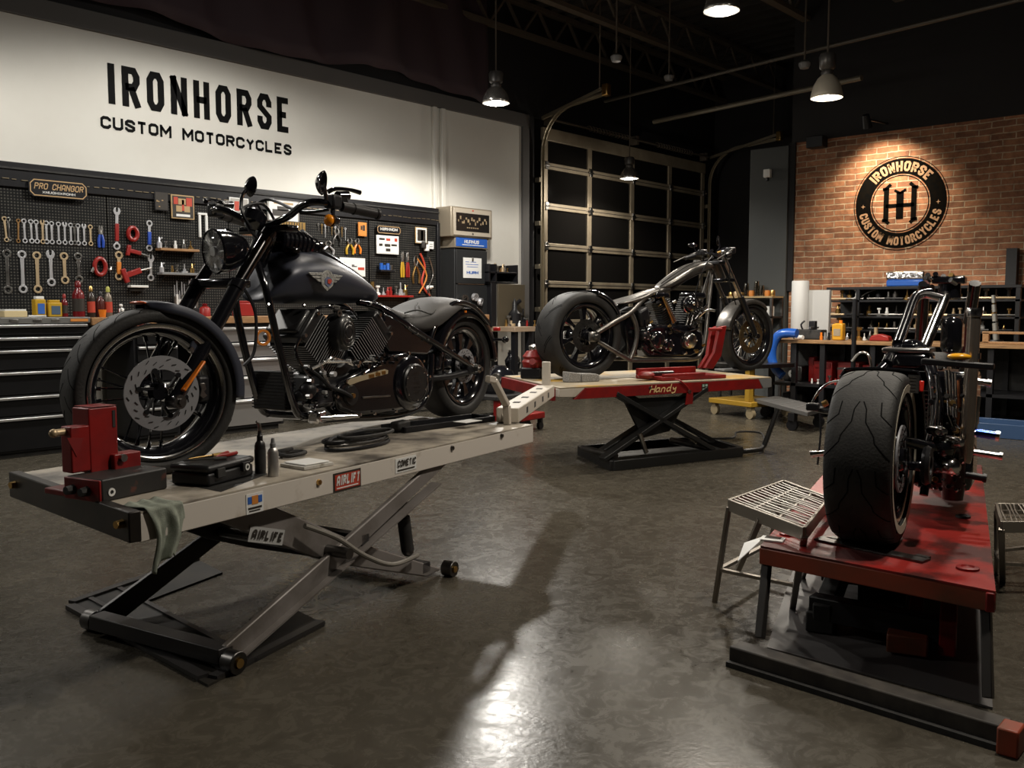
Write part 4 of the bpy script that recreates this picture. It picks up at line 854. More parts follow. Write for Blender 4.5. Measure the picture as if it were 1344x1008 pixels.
# ---------------------------------------------------------------- things lying on the cream lift
def gbox(name, label, cat, g0, g1, g3, h, mt_, z=TZ, bevel=.006):
    """box on ground corners g0 g1 g3 given as pixels"""
    a, b, d = (pz(*q, z) for q in (g0, g1, g3)); u = b-a; t = thing(name, label, cat, (a.x, a.y, z+.0008), math.atan2(u.y, u.x)); W = u.length; n = V((-u.y, u.x, 0)).normalized(); D = (d-a).dot(n); return t, W, D
t, W, D = gbox('toolbox', 'black topped steel box with a red end on the lift deck', 'box', (131, 661), (220, 641.5), (104.5, 651), .05, None); D = .15; Hh = .065
MB().bb((.008, 0, 0), (W, D, Hh)).build('body', mat('scuffed_black', (.02, .019, .018), .5, col2=(.09, .03, .02), sc=14, lo=.62, hi=.7), t, bevel=.005); MB().bb((0, .0, 0), (.008, D, Hh*.98)).build('red_end', RED, t, bevel=.003)
for y in (.05, .11): MB().cyl((0, y, .03), (-.025, y, .03), .015, .012, 8).build('knob', SOOT, t)
MB().lathe([(.006, -.0015), (.012, -.0015), (.012, .0015), (.006, .0015)], (.04, -.001, .025), (0, 1, 0), 14, True).build('logo', WHITE, t)
t, W, D = gbox('tool_case', 'black plastic tool case lying shut on the lift deck', 'case', (274, 640), (333, 624), (228, 623), .05, None); D = .145; Hh = .066
CASE = mat('case_black', (.014, .014, .015), .42)
MB().bb((0, 0, 0), (W, D, Hh*.62)).build('base', CASE, t, bevel=.008); MB().bb((-.004, -.004, Hh*.64), (W+.004, D+.004, Hh)).build('lid', CASE, t, bevel=.01)
for x in (W*.22, W*.78): MB().bb((x-.018, -.012, Hh*.35), (x+.018, -.003, Hh*.8)).build('latch', SOOT, t, bevel=.002)
MB().lathe([(.006, -.001), (.011, -.001), (.011, .001), (.006, .001)], (W*.78, -.0135, Hh*.55), (0, 1, 0), 14, True).build('emblem', WHITE, t)
tcl = t.matrix_basis if False else None
def on_case(u, v): return V((t.location.x, t.location.y, 0)) + Matrix.Rotation(t.rotation_euler.z, 3, 'Z') @ V((u*W, v*D, TZ+Hh+.0012))
for i, (u, v, a, mt_, lb, nm) in enumerate(((.62, .45, .5, HANDLE['red'], 'red handled pliers lying on the black tool case', 'pliers'), (.5, .72, .1, GOLD, 'tan file lying across the back of the black tool case', 'file'), (.3, .5, -.4, STEEL, 'thin steel scriber lying on the black tool case', 'scriber'))):
    g = MB()
    if i == 0:
        for s in (-1, 1): g.tube([(0, 0, .006), (.03, s*.012, .006), (.075, s*.016, .006)], .006, 6, 3)
        g.tube([(0, 0, .006), (-.03, 0, .006)], [.008, .003], 6)
    else: g.cyl((-.06, 0, .006), (.03, 0, .006), .003, n=6).cyl((.03, 0, .006), (.07, 0, .006), .006, n=8)
    tag(g.build(nm, mt_, at=on_case(u, v), rz=a), lb, nm)
mt0 = [pz(x, y, TZ) for x, y in ((222, 632), (290, 646), (352, 622), (300, 612))]
tag(MB().prism([p+V((0, 0, .0003)) for p in mt0], (0, 0, .0005)).build('rubber_mat', RUB), 'thin black rubber mat under the tool case', 'mat')
def flask(x, y, label, name, mt_, cap, r, h, spray=False, band=None):
    p = pz(x, y, TZ); t = thing(name, label, name.replace('_', ' '), (p.x, p.y, TZ+.0005))
    MB().lathe([(0, 0), (r, 0), (r*1.02, .01), (r, h*.62), (r*.85, h*.7), (r*.5, h*.76), (0, h*.76)], n=24).build('body', mt_, t, sharp=50)
    MB().lathe([(0, h*.74), (r*.55, h*.74), (r*.55, h*.86), (r*.4, h*.88), (r*.3, h), (0, h)], n=16).build('cap', cap, t)
    if band: MB().lathe([(r*1.01, h*.2), (r*1.035, h*.2), (r*1.035, h*.55), (r*1.01, h*.55)], n=24, closed=True).build('label', band, t)
    if spray: MB().tube([(0, 0, h*.95), (0, 0, h*1.12), (-.012, 0, h*1.2)], [.006, .006, .004], 8).build('nozzle', STEEL, t)
flask(342, 621, 'black bottle with a tall clear spray nozzle on the lift deck', 'spray_bottle', mat('black_bottle', (.015, .015, .016), .3), BLK2, .018, .145, True, SOOT)
flask(359, 625, 'bare silver bottle beside the black spray bottle', 'bottle', mat('silver_flask', (.5, .48, .46), .38, .8), GREY, .0175, .125)
t, W, D = gbox('parts_tray', 'grubby white flat tray near the lift edge', 'tray', (399.5, 618), (438, 611), (379, 611), .012, None); D = max(D, .07)
MB().bb((0, 0, 0), (W, D, .012)).build('tray', mat('grubby_white', (.5, .48, .44), .6, col2=(.2, .17, .13), sc=20, lo=.55, hi=.7), t, bevel=.002); MB().bb((.01, .008, .0125), (W-.012, D-.01, .018)).build('cloth', WHITE, t, bevel=.003)
p = pz(385, 600, TZ); g = MB(); g.tube([(-.05, 0, .008), (0, .05, .012), (.06, .02, .01), (.02, -.03, .014), (-.04, -.02, .01), (-.05, .03, .02), (.03, .05, .02)], .008, 8, 5); tag(g.build('rubber_hose', RUB, at=(p.x, p.y, TZ+.001)), 'black rubber hose heaped behind the white tray', 'hose')
p = pz(470, 586, TZ); t = thing('drain_ring', 'pile of thin black gasket rings on the lift deck', 'gaskets', (p.x, p.y, TZ+.001), .2)
for i, (dx, dy, r, mt_) in enumerate(((0, 0, .15, BLK2), (.01, .012, .145, DSTEEL), (-.03, .02, .12, BLK2), (.04, -.01, .13, SOOT))):
    MB().tube([(dx+r*1.15*math.cos(a), dy+r*.5*math.sin(a), .008+.013*i) for a in [2*PI*k/24 for k in range(24)]], .007, 6, 0, True).build('ring', mt_, t)
g = MB().tube([(-.16, .02, .02), (-.1, .05, .035), (0, .06, .04), (.09, .05, .045)], .012, 6, 4).build('strap', BLK2, t)
a_, W, D = gbox('drip_tray', 'shallow black drip tray under the rear tyre', 'tray', (531, 569), (650, 553), (528, 558), .02, None); D = .16; t = a_
MB().bb((0, 0, 0), (W, D, .004)).build('base', BLK2, t)
for q in (((0, 0, 0), (W, .012, .026)), ((0, D-.012, 0), (W, D, .026)), ((0, 0, 0), (.012, D, .026)), ((W-.012, 0, 0), (W, D, .026))): MB().bb(*q).build('rim', BLK2, t, bevel=.002)
MB().box((.02, .05, .03), (.1, .05, .04), rz=.3).build('handle', RUB, t, bevel=.01)
tag(MB().box((0, 0, .0), (.12, .075, .002), rz=L1.rz-.1).build('paper_slip', WHITE, at=pz(614, 553, TZ+.028)+V((0, .0, .001))), 'white paper slip lying on the black drip tray', 'paper')
# red wheel chock
c0 = L1.loc(pz(120, 646, TZ)); t = thing('wheel_chock', 'red steel wheel chock clamping the front tyre', 'wheel chock', L1.o + L1.u*c0.x + L1.n*c0.y + V((0, 0, TZ+.0006)), L1.rz)
k = lambda x, y, off=0.0: Lp(x, y, c0.y+off)-V((c0.x, c0.y, TZ))
def cb(n, xa, xb, ya, yb, y0, y1, m=RED, par=t):
    a, b = k(xa, yb), k(xb, ya); return MB().bb((a.x, y0, max(a.z, 0)), (b.x, y1, b.z)).build(n, m, par, bevel=.004)
o = cb('column', 111, 145, 532, 621, -.03, .05); MB().bb((k(140, 545).x-.003, -.032, k(140, 560).z), (k(140, 545).x+.006, -.029, k(140, 538).z)).build('slot', SOOT, o)
cb('side_plate', 87, 112, 557, 621, -.028, .02); cb('side_plate', 137, 171, 590, 622, -.05, .0)
cb('top_cap', 112, 144, 531, 534, -.032, .055)
MB().bb((k(84, 620).x, -.07, 0), (k(150, 620).x, .1, .018)).build('foot_plate', RED, t, bevel=.004)
MB().prism([k(88, 575, -.03), k(110, 575, -.03), k(101, 600, -.03)], (0, .003, 0)).build('gusset', mat('red_shade', (.2, .008, .008), .5), t)
p = k(87, 567, 0); MB().cyl(p+V((0, 0, 0)), p+V((-.04, 0, 0)), .011, n=10).ball(p+V((-.04, 0, 0)), .013).build('pivot_bolt', BRASSY, t)
p = k(160, 601, -.05); MB().cyl(p, p+V((0, -.012, 0)), .012, n=8).build('bolt', STEEL, t)
# rag hanging over the corner
rg = MB(); r0 = Lp(183, 672, 0)
def rag(u, v):
    x = .02+.12*u; s = .26*v
    if s < .1: y, z = .095-s, TZ+.004+.006*math.sin(u*9+v*3)**2
    else:
        e = s-.1; y = -.008-.012*math.sin(u*11+.8)*min(1, e*14) - .006*math.sin(u*23)*min(1, e*10); z = TZ+.004-e*(1.0+.12*math.sin(u*5+1)); x = x-(x-.08)*e*1.3+.006*math.sin(e*30)
    return V((x-.01*math.sin(v*7), y, z))
rg.grid(rag, 36, 36); o = rg.build('shop_rag', mat('sage_cloth', (.30, .33, .27), .9, col2=(.2, .22, .18), sc=30, bump=.3, bsc=400), None, at=L1.base(), rz=L1.rz, solid=.002, sharp=180); tag(o, 'grey green shop rag draped over the near corner of the cream lift', 'rag')
# ---------------------------------------------------------------- dark blue cruiser on the cream lift
R0, F0 = pz(604, 546, TZ), pz(207, 620, TZ)
BP = Plane((R0.x, R0.y, TZ), F0-R0, TZ); q = BP.p
t = b1 = thing('motorcycle', 'dark navy cruiser motorcycle with orange fork reflector on the cream lift', 'motorcycle', BP.base(), BP.rz)
NAVY = mat('satin_navy', (.04, .044, .062), .4, .15)
ENG = mat('engine_black', (.014, .014, .015), .32, coat=.2); EDGE = mat('machined_edge', (.5, .5, .5), .38, .5)
SEATM = mat('seat_vinyl', (.075, .072, .07), .6, bump=.15, bsc=180)
ST = -R(19)
fw = q(213, 517, .05); rF = .274; fc = V((fw.x, 0, rF))
rw = q(608, 483, .06); rR = .262; rc = V((rw.x, 0, rR))
tr1 = dict(per=.085, segs=[(.0, .01, .03, .035), (.03, .035, .06, .068), (.045, -.01, .075, -.035), (.075, -.035, .105, -.068)], gw=.0022)
wheel(t, 'front_wheel', fc, ST, rF, .15, .222, 'spoke', 16, (.122, .077, .09), CHR, 1, tr1, 190, 36)
wheel(t, 'rear_wheel', rc, 0, rR, .15, .19, 'mag', 9, (.085, .05, .07), BLK, 1, None, 90, 28)
# fork
ax = fc+V((0, .095, 0)); D = q(229, 527, .1)
for s in (1, -1):
    bt = fc + Matrix.Rotation(ST, 3, 'Z') @ V((0, .1*s, 0)) if s < 0 else V((D.x, .1, D.z)); top = q(354, 304, .1); mid = q(312, 374, .1)
    top = V((top.x, top.y*s, top.z)); mid = V((mid.x, mid.y*s, mid.z))
    o = MB().tube([bt, mid], [.024, .027], 18).build('fork_leg', BLK, t, sharp=60); MB().cyl(mid, top, .0215, n=18).build('fork_tube', mat('dark_chrome', (.2, .19, .19), .14, 1), o)
    MB().cyl(mid.lerp(bt, -.02), mid.lerp(bt, .04), .031, n=18).build('fork_collar', BLK, o); MB().cyl(top, top.lerp(mid, .1), .027, n=18).build('fork_collar', BLK, o)
    MB().cyl(bt-V((0, .02*s, 0)), bt+V((0, .03*s, 0)), .024, n=18).cyl(bt, bt+V((0, .038*s, 0)), .012, n=8).build('axle_cap', BLK2 if s < 0 else DSTEEL, o)
a, b = q(267, 474, .128), q(240, 513, .128); MB().bar(a, b, .022, .008, (0, 1, 0)).build('amber_reflector', mat('amber_reflector', (.8, .2, .01), .3, coat=.5), t, bevel=.003)
c = q(289, 372, 0); MB().box(c, (.06, .25, .035)).build('lower_clamp', BLK, t, bevel=.01)
c = q(352, 302, 0); MB().box(c, (.07, .25, .03)).build('upper_clamp', BLK, t, bevel=.01)
MB().cyl(q(350, 306, 0), q(335, 345, 0), .04, n=20).build('steering_head', BLK, t)
# caliper
a = q(262, 510, .1); o = MB().box(a, (.05, .05, .09), rz=0).build('brake_caliper', BLK2, t, bevel=.012)
MB().prism([V((p.x, .128, p.z)) for p in (q(262, 503, .128), q(268, 503, .128), q(270, 510, .128), q(267, 514, .128), q(271, 519, .128), q(266, 523, .128), q(262, 519, .128), q(264, 511, .128))], (0, .004, 0)).build('caliper_badge', STEEL, o, bevel=.001)
# front fender
arcfender(t, 'front_fender', fc+V((.0, 0, .004)), ST, rF+.02, .17, R(188), R(84), NAVY, .004, 34, .32, .5)
pts = [q(x, y, .085) for x, y in ((258, 420), (280, 424), (268, 448), (252, 466), (246, 460), (252, 440))]
MB().prism(pts, (0, .012, 0)).build('fender_bracket', NAVY, t, bevel=.005)
c = q(249, 459, .1); MB().cyl(c, c+V((0, .012, 0)), .01, n=10).build('fender_bolt', CHR, t)
a = q(181, 399, .0); MB().ball(a+V((.0, 0, .004)), (.012, .04, .006), 10).build('fender_tip_lamp', mat('red_amber_lens', (.6, .1, .02), .3), t)
# headlight
hc = q(283, 330, 0); hd = Matrix.Rotation(-R(14), 3, 'Z') @ V((1, 0, -.1)); hd.normalize(); hr = .079
MB().lathe([(0, -.13), (.02, -.128), (.045, -.11), (.066, -.07), (.078, -.02), (hr, 0), (hr*1.03, .006), (hr*.98, .012), (hr*.93, .006), (hr*.6, -.03), (0, -.05)], hc, hd, 40).build('headlight', BLK, t, sharp=50)
HL = bpy.data.objects['headlight']
MB().lathe([(hr*.93, .006), (hr*.8, -.012), (hr*.5, -.034), (0, -.046)], hc, hd, 40).build('headlight_reflector', mat('lamp_mirror', (.85, .85, .87), .2, 1, col2=(.6, .6, .61), sc=45), HL)
g = MB()
for i in range(10):
    a_ = 2*PI*i/10; M = axm(hc, hd); g.tube([M @ V((hr*.3*math.cos(a_), hr*.3*math.sin(a_), .002)), M @ V((hr*.88*math.cos(a_), hr*.88*math.sin(a_), .009))], .003, 5)
g.lathe([(0, .0), (hr*.25, .0), (hr*.22, .012), (0, .014)], hc, hd, 20); g.build('lens_flutes', mat('lens_chrome', (.85, .85, .85), .3, .6), HL)
lens = clear_mat('clear_lens'); MB().lathe([(hr*.95, .004), (hr*.8, .016), (hr*.5, .025), (0, .03), (0, .027), (hr*.5, .022), (hr*.8, .013), (hr*.93, .003)], hc, hd, 40).build('headlight_lens', lens, HL)
# handlebar with controls
bars = [q(352, 297, .02), q(364, 291, .06), q(380, 283, .12), q(396, 270, .19), q(412, 265, .25), q(430, 267, .29), q(452, 272, .31)]
full = mirror_y(bars[::-1])+bars; MB().tube(full, .0135, 12, 4).build('handlebar', BLK, t)
for s in (1, -1):
    f = (lambda x, y, o: q(x, y, o) if s > 0 else V((q(x, y, o).x, -o, q(x, y, o).z)))
    g0, g1 = f(448, 271, .31), f(496, 281, .345); MB().cyl(g0, g1, .019, n=16).cyl(g0.lerp(g1, .3), g0.lerp(g1, .34), .022, n=16).cyl(g1.lerp(g0, .06), g1, .0225, n=16).build('grip', mat('grip_rubber', (.02, .018, .018), .4), t, sharp=50)
    MB().box(f(437, 265, .3), (.05, .05, .05)).box(f(447, 262, .3), (.06, .03, .03)).build('switch_housing', BLK2, t, bevel=.008)
    MB().tube([f(430, 252, .31), f(440, 248, .33), f(458, 249, .345), f(473, 253, .36)], [.009, .008, .007, .009], 8, 4).build('lever', BLK, t)
    MB().cyl(f(443, 257, .3), f(456, 257, .3), .017, n=16).build('master_cylinder', BLK, t)
    if s > 0:
        c = f(431.6, 289, .32); o = MB().lathe([(.0, -.035), (.014, -.035), (.022, -.012), (.0225, 0), (0, 0)], c+V((-.01, 0, .0)), (1, 0, 0), 20).cyl(c+V((-.02, 0, 0)), f(437, 270, .3), .008, n=8).build('turn_signal', BLK, t); MB().ball(c, (.014, .0215, .0215), 16).build('amber_lens', mat('amber_lens', (.85, .27, .01), .15, coat=.8), o)
    if s > 0: m0, m1 = q(428, 262, .31), q(424, 240, .33)
    else: m0, m1 = q(316, 275, -.3), q(330, 245, -.33)
    o = MB().tube([m0, m0.lerp(m1, .5)+V((.02 if s < 0 else 0, 0, .01)), m1], .0075, 8, 4).build('mirror', BLK, t)
    T = axm(m1, V((math.cos(R(116)), math.sin(R(116)), -.15)) if s > 0 else Matrix.Rotation(-.25, 3, 'Z') @ V((-1, 0, -.12)), (0, 0, 1)); g = MB(); g.T = T; g.lathe([(0, -.03), (.024, -.02), (.038, -.01), (.044, 0), (.04, .002), (0, .002)], n=28); g.build('mirror_head', BLK, o)
    g = MB(); g.T = T; g.lathe([(0, .0025), (.039, .0025), (.039, .0035), (0, .0035)], n=28); g.build('mirror_glass', mat('mirror_glass', (.8, .8, .8), .03, 1), o)
c = q(333, 288, 0); MB().lathe([(0, -.02), (.04, -.02), (.045, .02), (.035, .03), (0, .03)], c, (-.5, 0, .8), 24).build('gauge', BLK, t)
for i, pp in enumerate((((330, 300, .06), (318, 275, .05), (345, 268, .04), (362, 292, .03)), ((345, 320, .05), (322, 290, -.03), (350, 262, .0), (395, 278, .18), (432, 275, .28)), ((318, 375, .07), (335, 410, .09), (334, 460, .1), (320, 480, .09)), ((352, 300, -.05), (336, 266, -.1), (322, 285, -.15)))):
    MB().tube([q(*p) for p in pp], .006, 6, 6).build('control_cable', BLK2, t)
# ribbed cowl in front of the tank
g = MB(); 
for i in range(9):
    x = 366+4.6*i; a = q(x, 298+.35*i*i*.8+1, .0); b = q(x-4, 330, 0); w_ = .045+.004*i
    g.tube([V((b.x, -w_, b.z)), V(((a.x+b.x)/2, -w_*1.05, (a.z*.6+b.z*.4))), a, V(((a.x+b.x)/2, w_*1.05, (a.z*.6+b.z*.4))), V((b.x, w_, b.z))], .012, 6, 3)
g.build('ribbed_cowl', BLK, t)
MB().tube([q(396, 304, .0), q(415, 320, .0), q(436, 341, 0)], [.012, .01, .006], 8, 4).build('dash_cable', BLK2, t)
# tank
def sections(rows, n=28, pw=.75):
    """rows: (pixel x, top y, bottom y, half width, bottom half width)"""
    out = []
    for x, yt_, yb_, hw, hb in rows:
        a, b = q(x, yt_, 0), q(x, yb_, hb*.9); s = (a.x+b.x)/2; zc, hz = (a.z+b.z)/2, (a.z-b.z)/2; ring = []
        for j in range(n):
            th = 2*PI*j/n; c, s_ = math.cos(th), math.sin(th); z = math.copysign(abs(s_)**pw, s_); k = (1-z)/2; w = hw*(1-k)+hb*k if z < 0 else hw*(1-.25*z*z)
            ring.append(V((a.x*(1+z)/2+b.x*(1-z)/2, w*math.copysign(abs(c)**pw, c), zc+hz*z)))
        out.append(ring)
    return out
trs = [(346, 352, 384, .03, .02), (349, 343, 393, .085, .07), (357, 333.5, 397, .122, .1), (370, 328.5, 398.5, .142, .115), (388, 327, 399, .15, .12), (408, 331, 399, .15, .12), (428, 340, 399, .142, .115), (448, 352.5, 399, .128, .105), (466, 365, 399, .108, .09), (480, 376, 398, .085, .07), (489, 386, 397, .05, .045), (492, 391, 396, .02, .02)]
g = MB(); g.loft(sections(trs)); g.build('fuel_tank', NAVY, t, sub=1, sharp=180)
FT = bpy.data.objects['fuel_tank']
o = q(385, 329, .07); MB().lathe([(0, .0), (.028, .0), (.028, .012), (.02, .018), (0, .018)], o-V((0, 0, .004)), (0, .25, 1), 20).build('filler_cap', BLK, FT)
MB().tube([q(392, 326, .0), q(415, 330, 0), q(440, 345, 0), q(470, 366, 0), q(488, 386, 0)], [.012, .02, .022, .018, .01], 10, 4, flat=1.2).build('dash_console', BLK, FT)
# winged tank emblem
eo = .1475; em = lambda x, y, o=0: V((q(x, y, eo).x, eo+o, q(x, y, eo).z))
sil = mat('emblem_silver', (.5, .49, .46), .4, .3, col2=(.16, .16, .15), sc=110)
g = MB()
for w_ in (((421, 357.5), (403.5, 357.5), (406.5, 361)), ((421, 362), (408, 362), (411.5, 365.5)), ((421, 366.5), (413.5, 366.3), (417.5, 370))):
    (xa, ya), (xb, yb2), (xc_, yc) = w_; g.prism([em(xa, ya), em(xb, yb2), em(xc_, yc), em(xa, yc)], (0, .006, 0))
for w_ in (((436, 360), (448.5, 362), (446, 364.5)), ((436, 364.5), (445.5, 365.5), (443, 368)), ((436, 368.5), (441.5, 369), (439.5, 371))):
    (xa, ya), (xb, yb2), (xc_, yc) = w_; g.prism([em(xa, ya), em(xb, yb2), em(xc_, yc), em(xa, yc)], (0, .006, 0))
ct = [(428.5, 354.5), (433, 357), (435, 361), (437, 368), (435, 375), (431, 379), (427.5, 382), (424, 378.5), (420.5, 374), (419.5, 367), (420.5, 360), (424, 356)]
g.prism([em(*p) for p in ct], (0, .008, 0)); eb = g.build('tank_emblem', sil, FT, bevel=.001)
g = MB(); g.prism([em(x, y, .0085) for x, y in ((424, 366), (428, 363), (433, 366), (433, 373), (428.5, 377), (424, 373))], (0, .002, 0)); g.build('emblem_shield', mat('shield_blue', (.12, .14, .22), .4), eb)
g = MB(); g.prism([em(x, y, .011) for x, y in ((427, 367), (430.5, 366), (432.5, 369), (430, 373), (427, 371.5))], (0, .002, 0)); g.build('emblem_red', RDP, eb)
# seat
srs = [(491, 396, 401, .035, .035), (505, 404, 409, .055, .05), (520, 411, 420, .08, .07), (531, 409, 428, .105, .1), (541, 400, 436, .135, .13), (551, 393, 440, .15, .14), (562, 389.5, 441, .152, .145), (575, 389, 436, .145, .135), (588, 391.5, 420, .12, .11), (600, 394, 408, .105, .1), (607, 397, 402, .06, .06)]
g = MB(); g.loft(sections(srs, 24, .7)); g.build('seat', SEATM, t, sub=1, sharp=180)
SE = bpy.data.objects['seat']
g = MB()
for pp in (((531, 411, .1), (548, 407, .128), (566, 412, .138), (573, 404, .12), (571, 396, .07)), ((548, 397.5, .03), (545, 402, .09), (545, 408, .12)), ((590, 393, .06), (588, 404, .122), (583, 420, .128))): g.tube([q(*p) for p in pp], .0035, 6, 4)
g.build('seam', SOOT, SE)
# frame and rear end
def tubes(name, pts, r, m=BLK, both=True, sm=5, n=10):
    P_ = [q(*p) for p in pts]; MB().tube(P_, r, n, sm).build(name, m, t)
    if both: MB().tube(mirror_y(P_), r, n, sm).build(name, m, t)
tubes('frame_rail', [(470, 396, .07), (495, 402, .09), (530, 424, .12), (560, 444, .125), (578, 455, .125)], .016)
tubes('downtube', [(338, 345, .03), (350, 385, .08), (366, 455, .09), (386, 533, .09), (396, 546, .09)], .0145)
tubes('cradle_tube', [(396, 546, .09), (450, 549, .09), (530, 543, .09), (560, 520, .1), (566, 465, .1)], .016)
tubes('swingarm', [(560, 497, .1), (590, 494, .105), (623, 486, .108)], .016, BLK2)
tubes('seat_stay', [(563, 448, .112), (590, 463, .112), (623, 484, .112)], .015)
tubes('fender_strut', [(563, 452, .12), (572, 425, .12), (586, 405, .118), (602, 397, .115), (622, 403, .112), (641, 424, .11)], .013)
arcfender(t, 'rear_fender', rc, 0, rR+.028, .19, R(178), R(-2), BLK, .004, 36, .4)
c = V((q(623, 484, .12).x, .12, q(623, 484, .12).z)); o = MB().cyl(c, c+V((0, .03, 0)), .022, n=6).cyl(c, c+V((0, .045, 0)), .011, n=10).build('axle_nut', STEEL, t)
MB().box(c+V((.02, -.01, 0)), (.09, .03, .05)).build('axle_block', BLK2, t, bevel=.008)
p = q(652, 432, .08); MB().box(p, (.03, .03, .02)).build('tail_reflector', mat('red_lens', (.5, .02, .02), .2), t, bevel=.004); p = q(611, 409, .112); MB().box(p, (.012, .006, .01)).build('side_marker', ORANGE, t)
for x in (1, -1): c = V((q(655, 446, .12).x-.03, .14*x, q(655, 446, .12).z)); MB().ball(c, (.025, .018, .018), 12).cyl(c, c-V((0, .1*x, 0)), .007, n=8).build('rear_signal', BLK, t)
MB().prism([V((p.x, .09, p.z)) for p in (q(499, 410, .1), q(540, 431, .1), (q(566, 450, .1)), q(556, 466, .1), q(505, 463, .1), q(495, 440, .1))], (0, .035, 0)).build('side_cover', BLK, t, bevel=.01)
a, b = q(505, 440, .12), q(512, 428, .12); MB().bar(a, b, .02, .01, (0, 1, 0)).build('side_badge', DSTEEL, t)
MB().box(q(520, 445, 0), (.2, .16, .14)).build('oil_tank', BLK, t, bevel=.03)
# engine
MB().prism([V((p.x, -.1, p.z)) for p in (q(400, 490, 0), q(440, 462, 0), q(520, 470, 0), q(540, 500, 0), q(520, 545, 0), q(420, 547, 0), q(396, 525, 0))], (0, .2, 0)).build('crankcase', ENG, t, bevel=.02)
fb, ft, rb, rt_ = q(425, 478, .03), q(387, 432, .03), q(449, 474, .03), q(476, 432, .03)
fins(t, 'front_cylinder', fb, ft, .165, .19, 17, ENG, EDGE); fins(t, 'rear_cylinder', rb, rt_, .15, .19, 16, ENG, EDGE)
for nm, ft_, bx_, dx in (('rocker_cover', ft, fb, 1), ('rocker_cover', rt_, rb, 1)):
    axd = (ft_-bx_).normalized(); M = axm((0, 0, 0), axd, V((0, 1, 0)).cross(axd)).to_3x3(); o = MB().box(ft_+axd*.02, (.15, .2, .045), M=M).box(ft_+axd*.048, (.115, .16, .025), M=M).build(nm, ENG, t, bevel=.01)
    for x in (-.055, .055): p = ft_+axd*.03+M @ V((x, .101, 0)); MB().cyl(p, p+V((0, .01, 0)), .008, n=6).build('bolt', CHR, o)
c = q(449.5, 436, .15); g = MB(); g.T = axm(c, (0, 1, 0), (0, 0, 1)) @ Matrix.Diagonal((1.28, 1, 1, 1)); g.lathe([(0, .035), (.03, .034), (.05, .026), (.0585, .01), (.0585, -.05), (0, -.05)], n=32); o = g.build('horn_cover', ENG, t, sharp=50)
for i in range(3):
    g = MB(); g.T = axm(c, (0, 1, 0), (0, 0, 1)) @ Matrix.Diagonal((1.28, 1, 1, 1)); r_ = .018+.012*i; g.lathe([(r_, .034-.003*i), (r_+.003, .0375-.003*i), (r_+.006, .034-.003*i)], n=28, closed=True); g.build('cover_rib', DSTEEL, o)
p = q(444.5, 411, .16); MB().lathe([(.006, -.006), (.014, -.006), (.014, .006), (.006, .006)], p, (0, 1, 0), 14, True).build('horn_bolt', STEEL, o)
p2 = [(441, 515), (450, 501), (476, 489), (512, 466), (535, 462), (556, 472), (566, 488), (566, 515), (552, 534), (522, 541), (470, 546), (448, 539)]
MB().prism([V((q(x, y, .15).x, .06, q(x, y, .15).z)) for x, y in p2], (0, .085, 0)).build('primary_cover', BLK, t, bevel=.018, seg=3)
PC = bpy.data.objects['primary_cover']
def ell(c, y, rx, rz, h, nm, m, par, dome=0):
    g = MB(); g.T = axm(V((c.x, y, c.z)), (0, 1, 0), (1, 0, 0)) @ Matrix.Diagonal((rx, rz, 1, 1)); g.lathe([(0, h+dome), (.6, h+dome*.7), (.9, h), (1, h*.6), (1, 0)], n=40); return g.build(nm, m, par, sharp=35)
c = q(545, 503, .17); k = (q(546+16.5, 504, .17)-q(546-16.5, 504, .17)).length/2; kz = (q(546, 480.5, .17)-q(546, 527.5, .17)).length/2; k = (k+kz)/2
ell(c, .14, k*1.38, k*1.38, .02, 'clutch_bulge', BLK, PC); dc = ell(c, .16, k, k, .018, 'derby_cover', ENG, t)
MB().lathe([(k*.86, -.003), (k*.9, .004), (k*.94, -.003)], V((c.x, .176, c.z)), (0, 1, 0), 40, True).build('cover_ring', BLK, dc)
for i in range(6):
    a_ = 2*PI*i/6+.4; p = V((c.x+k*.84*math.cos(a_), .176, c.z+k*.84*math.sin(a_))); MB().ball(p, (.006, .005, .006), 8).build('cover_bolt', CHR, dc)
g = MB(); 
for i in range(5): text(g, ['HNIH', 'NHI', 'NHIX', 'HOHI', 'XHN'][i], Matrix.Translation((c.x, .1785, c.z+k*(.42-.24*i))) @ Matrix(((-1, 0, 0, 0), (0, 0, 1, 0), (0, 1, 0, 0), (0, 0, 0, 1))), k*.16, .2, .7, .3, 0, None, .5)
g.build('cover_relief', DSTEEL, dc)
c2 = q(464, 519, .16); ell(c2, .135, .043, .043, .02, 'stator_cover', ENG, PC); MB().cyl(V((c2.x+.01, .16, c2.z-.0)), V((c2.x+.01, .172, c2.z)), .01, n=8).build('stator_bolt', GOLD, PC)
bp = [(454, 502), (461, 496.5), (505, 484.5), (509, 486), (508.5, 490.5), (472, 500.5), (459, 505.5)]
g = MB(); g.prism([V((q(x, y, .147).x, .1445, q(x, y, .147).z)) for x, y in bp], (0, .005, 0)); o = g.build('primary_badge', mat('badge_gold', (.5, .42, .28), .38, .4), t)
g = MB(); 
for (xa, xb, ya) in ((484, 491, 493.5), (493, 499, 491), (501, 506, 489)): g.box((q((xa+xb)/2, ya, .15).x, .1505, q((xa+xb)/2, ya, .15).z), ((q(xa, ya, .15)-q(xb, ya, .15)).length, .002, .014))
g.build('badge_figures', GOLD, o)
g = MB(); g.tube([q(476, 522, .147), q(512, 519.5, .147)], .004, 6); g.build('cover_strip', STEEL, PC)
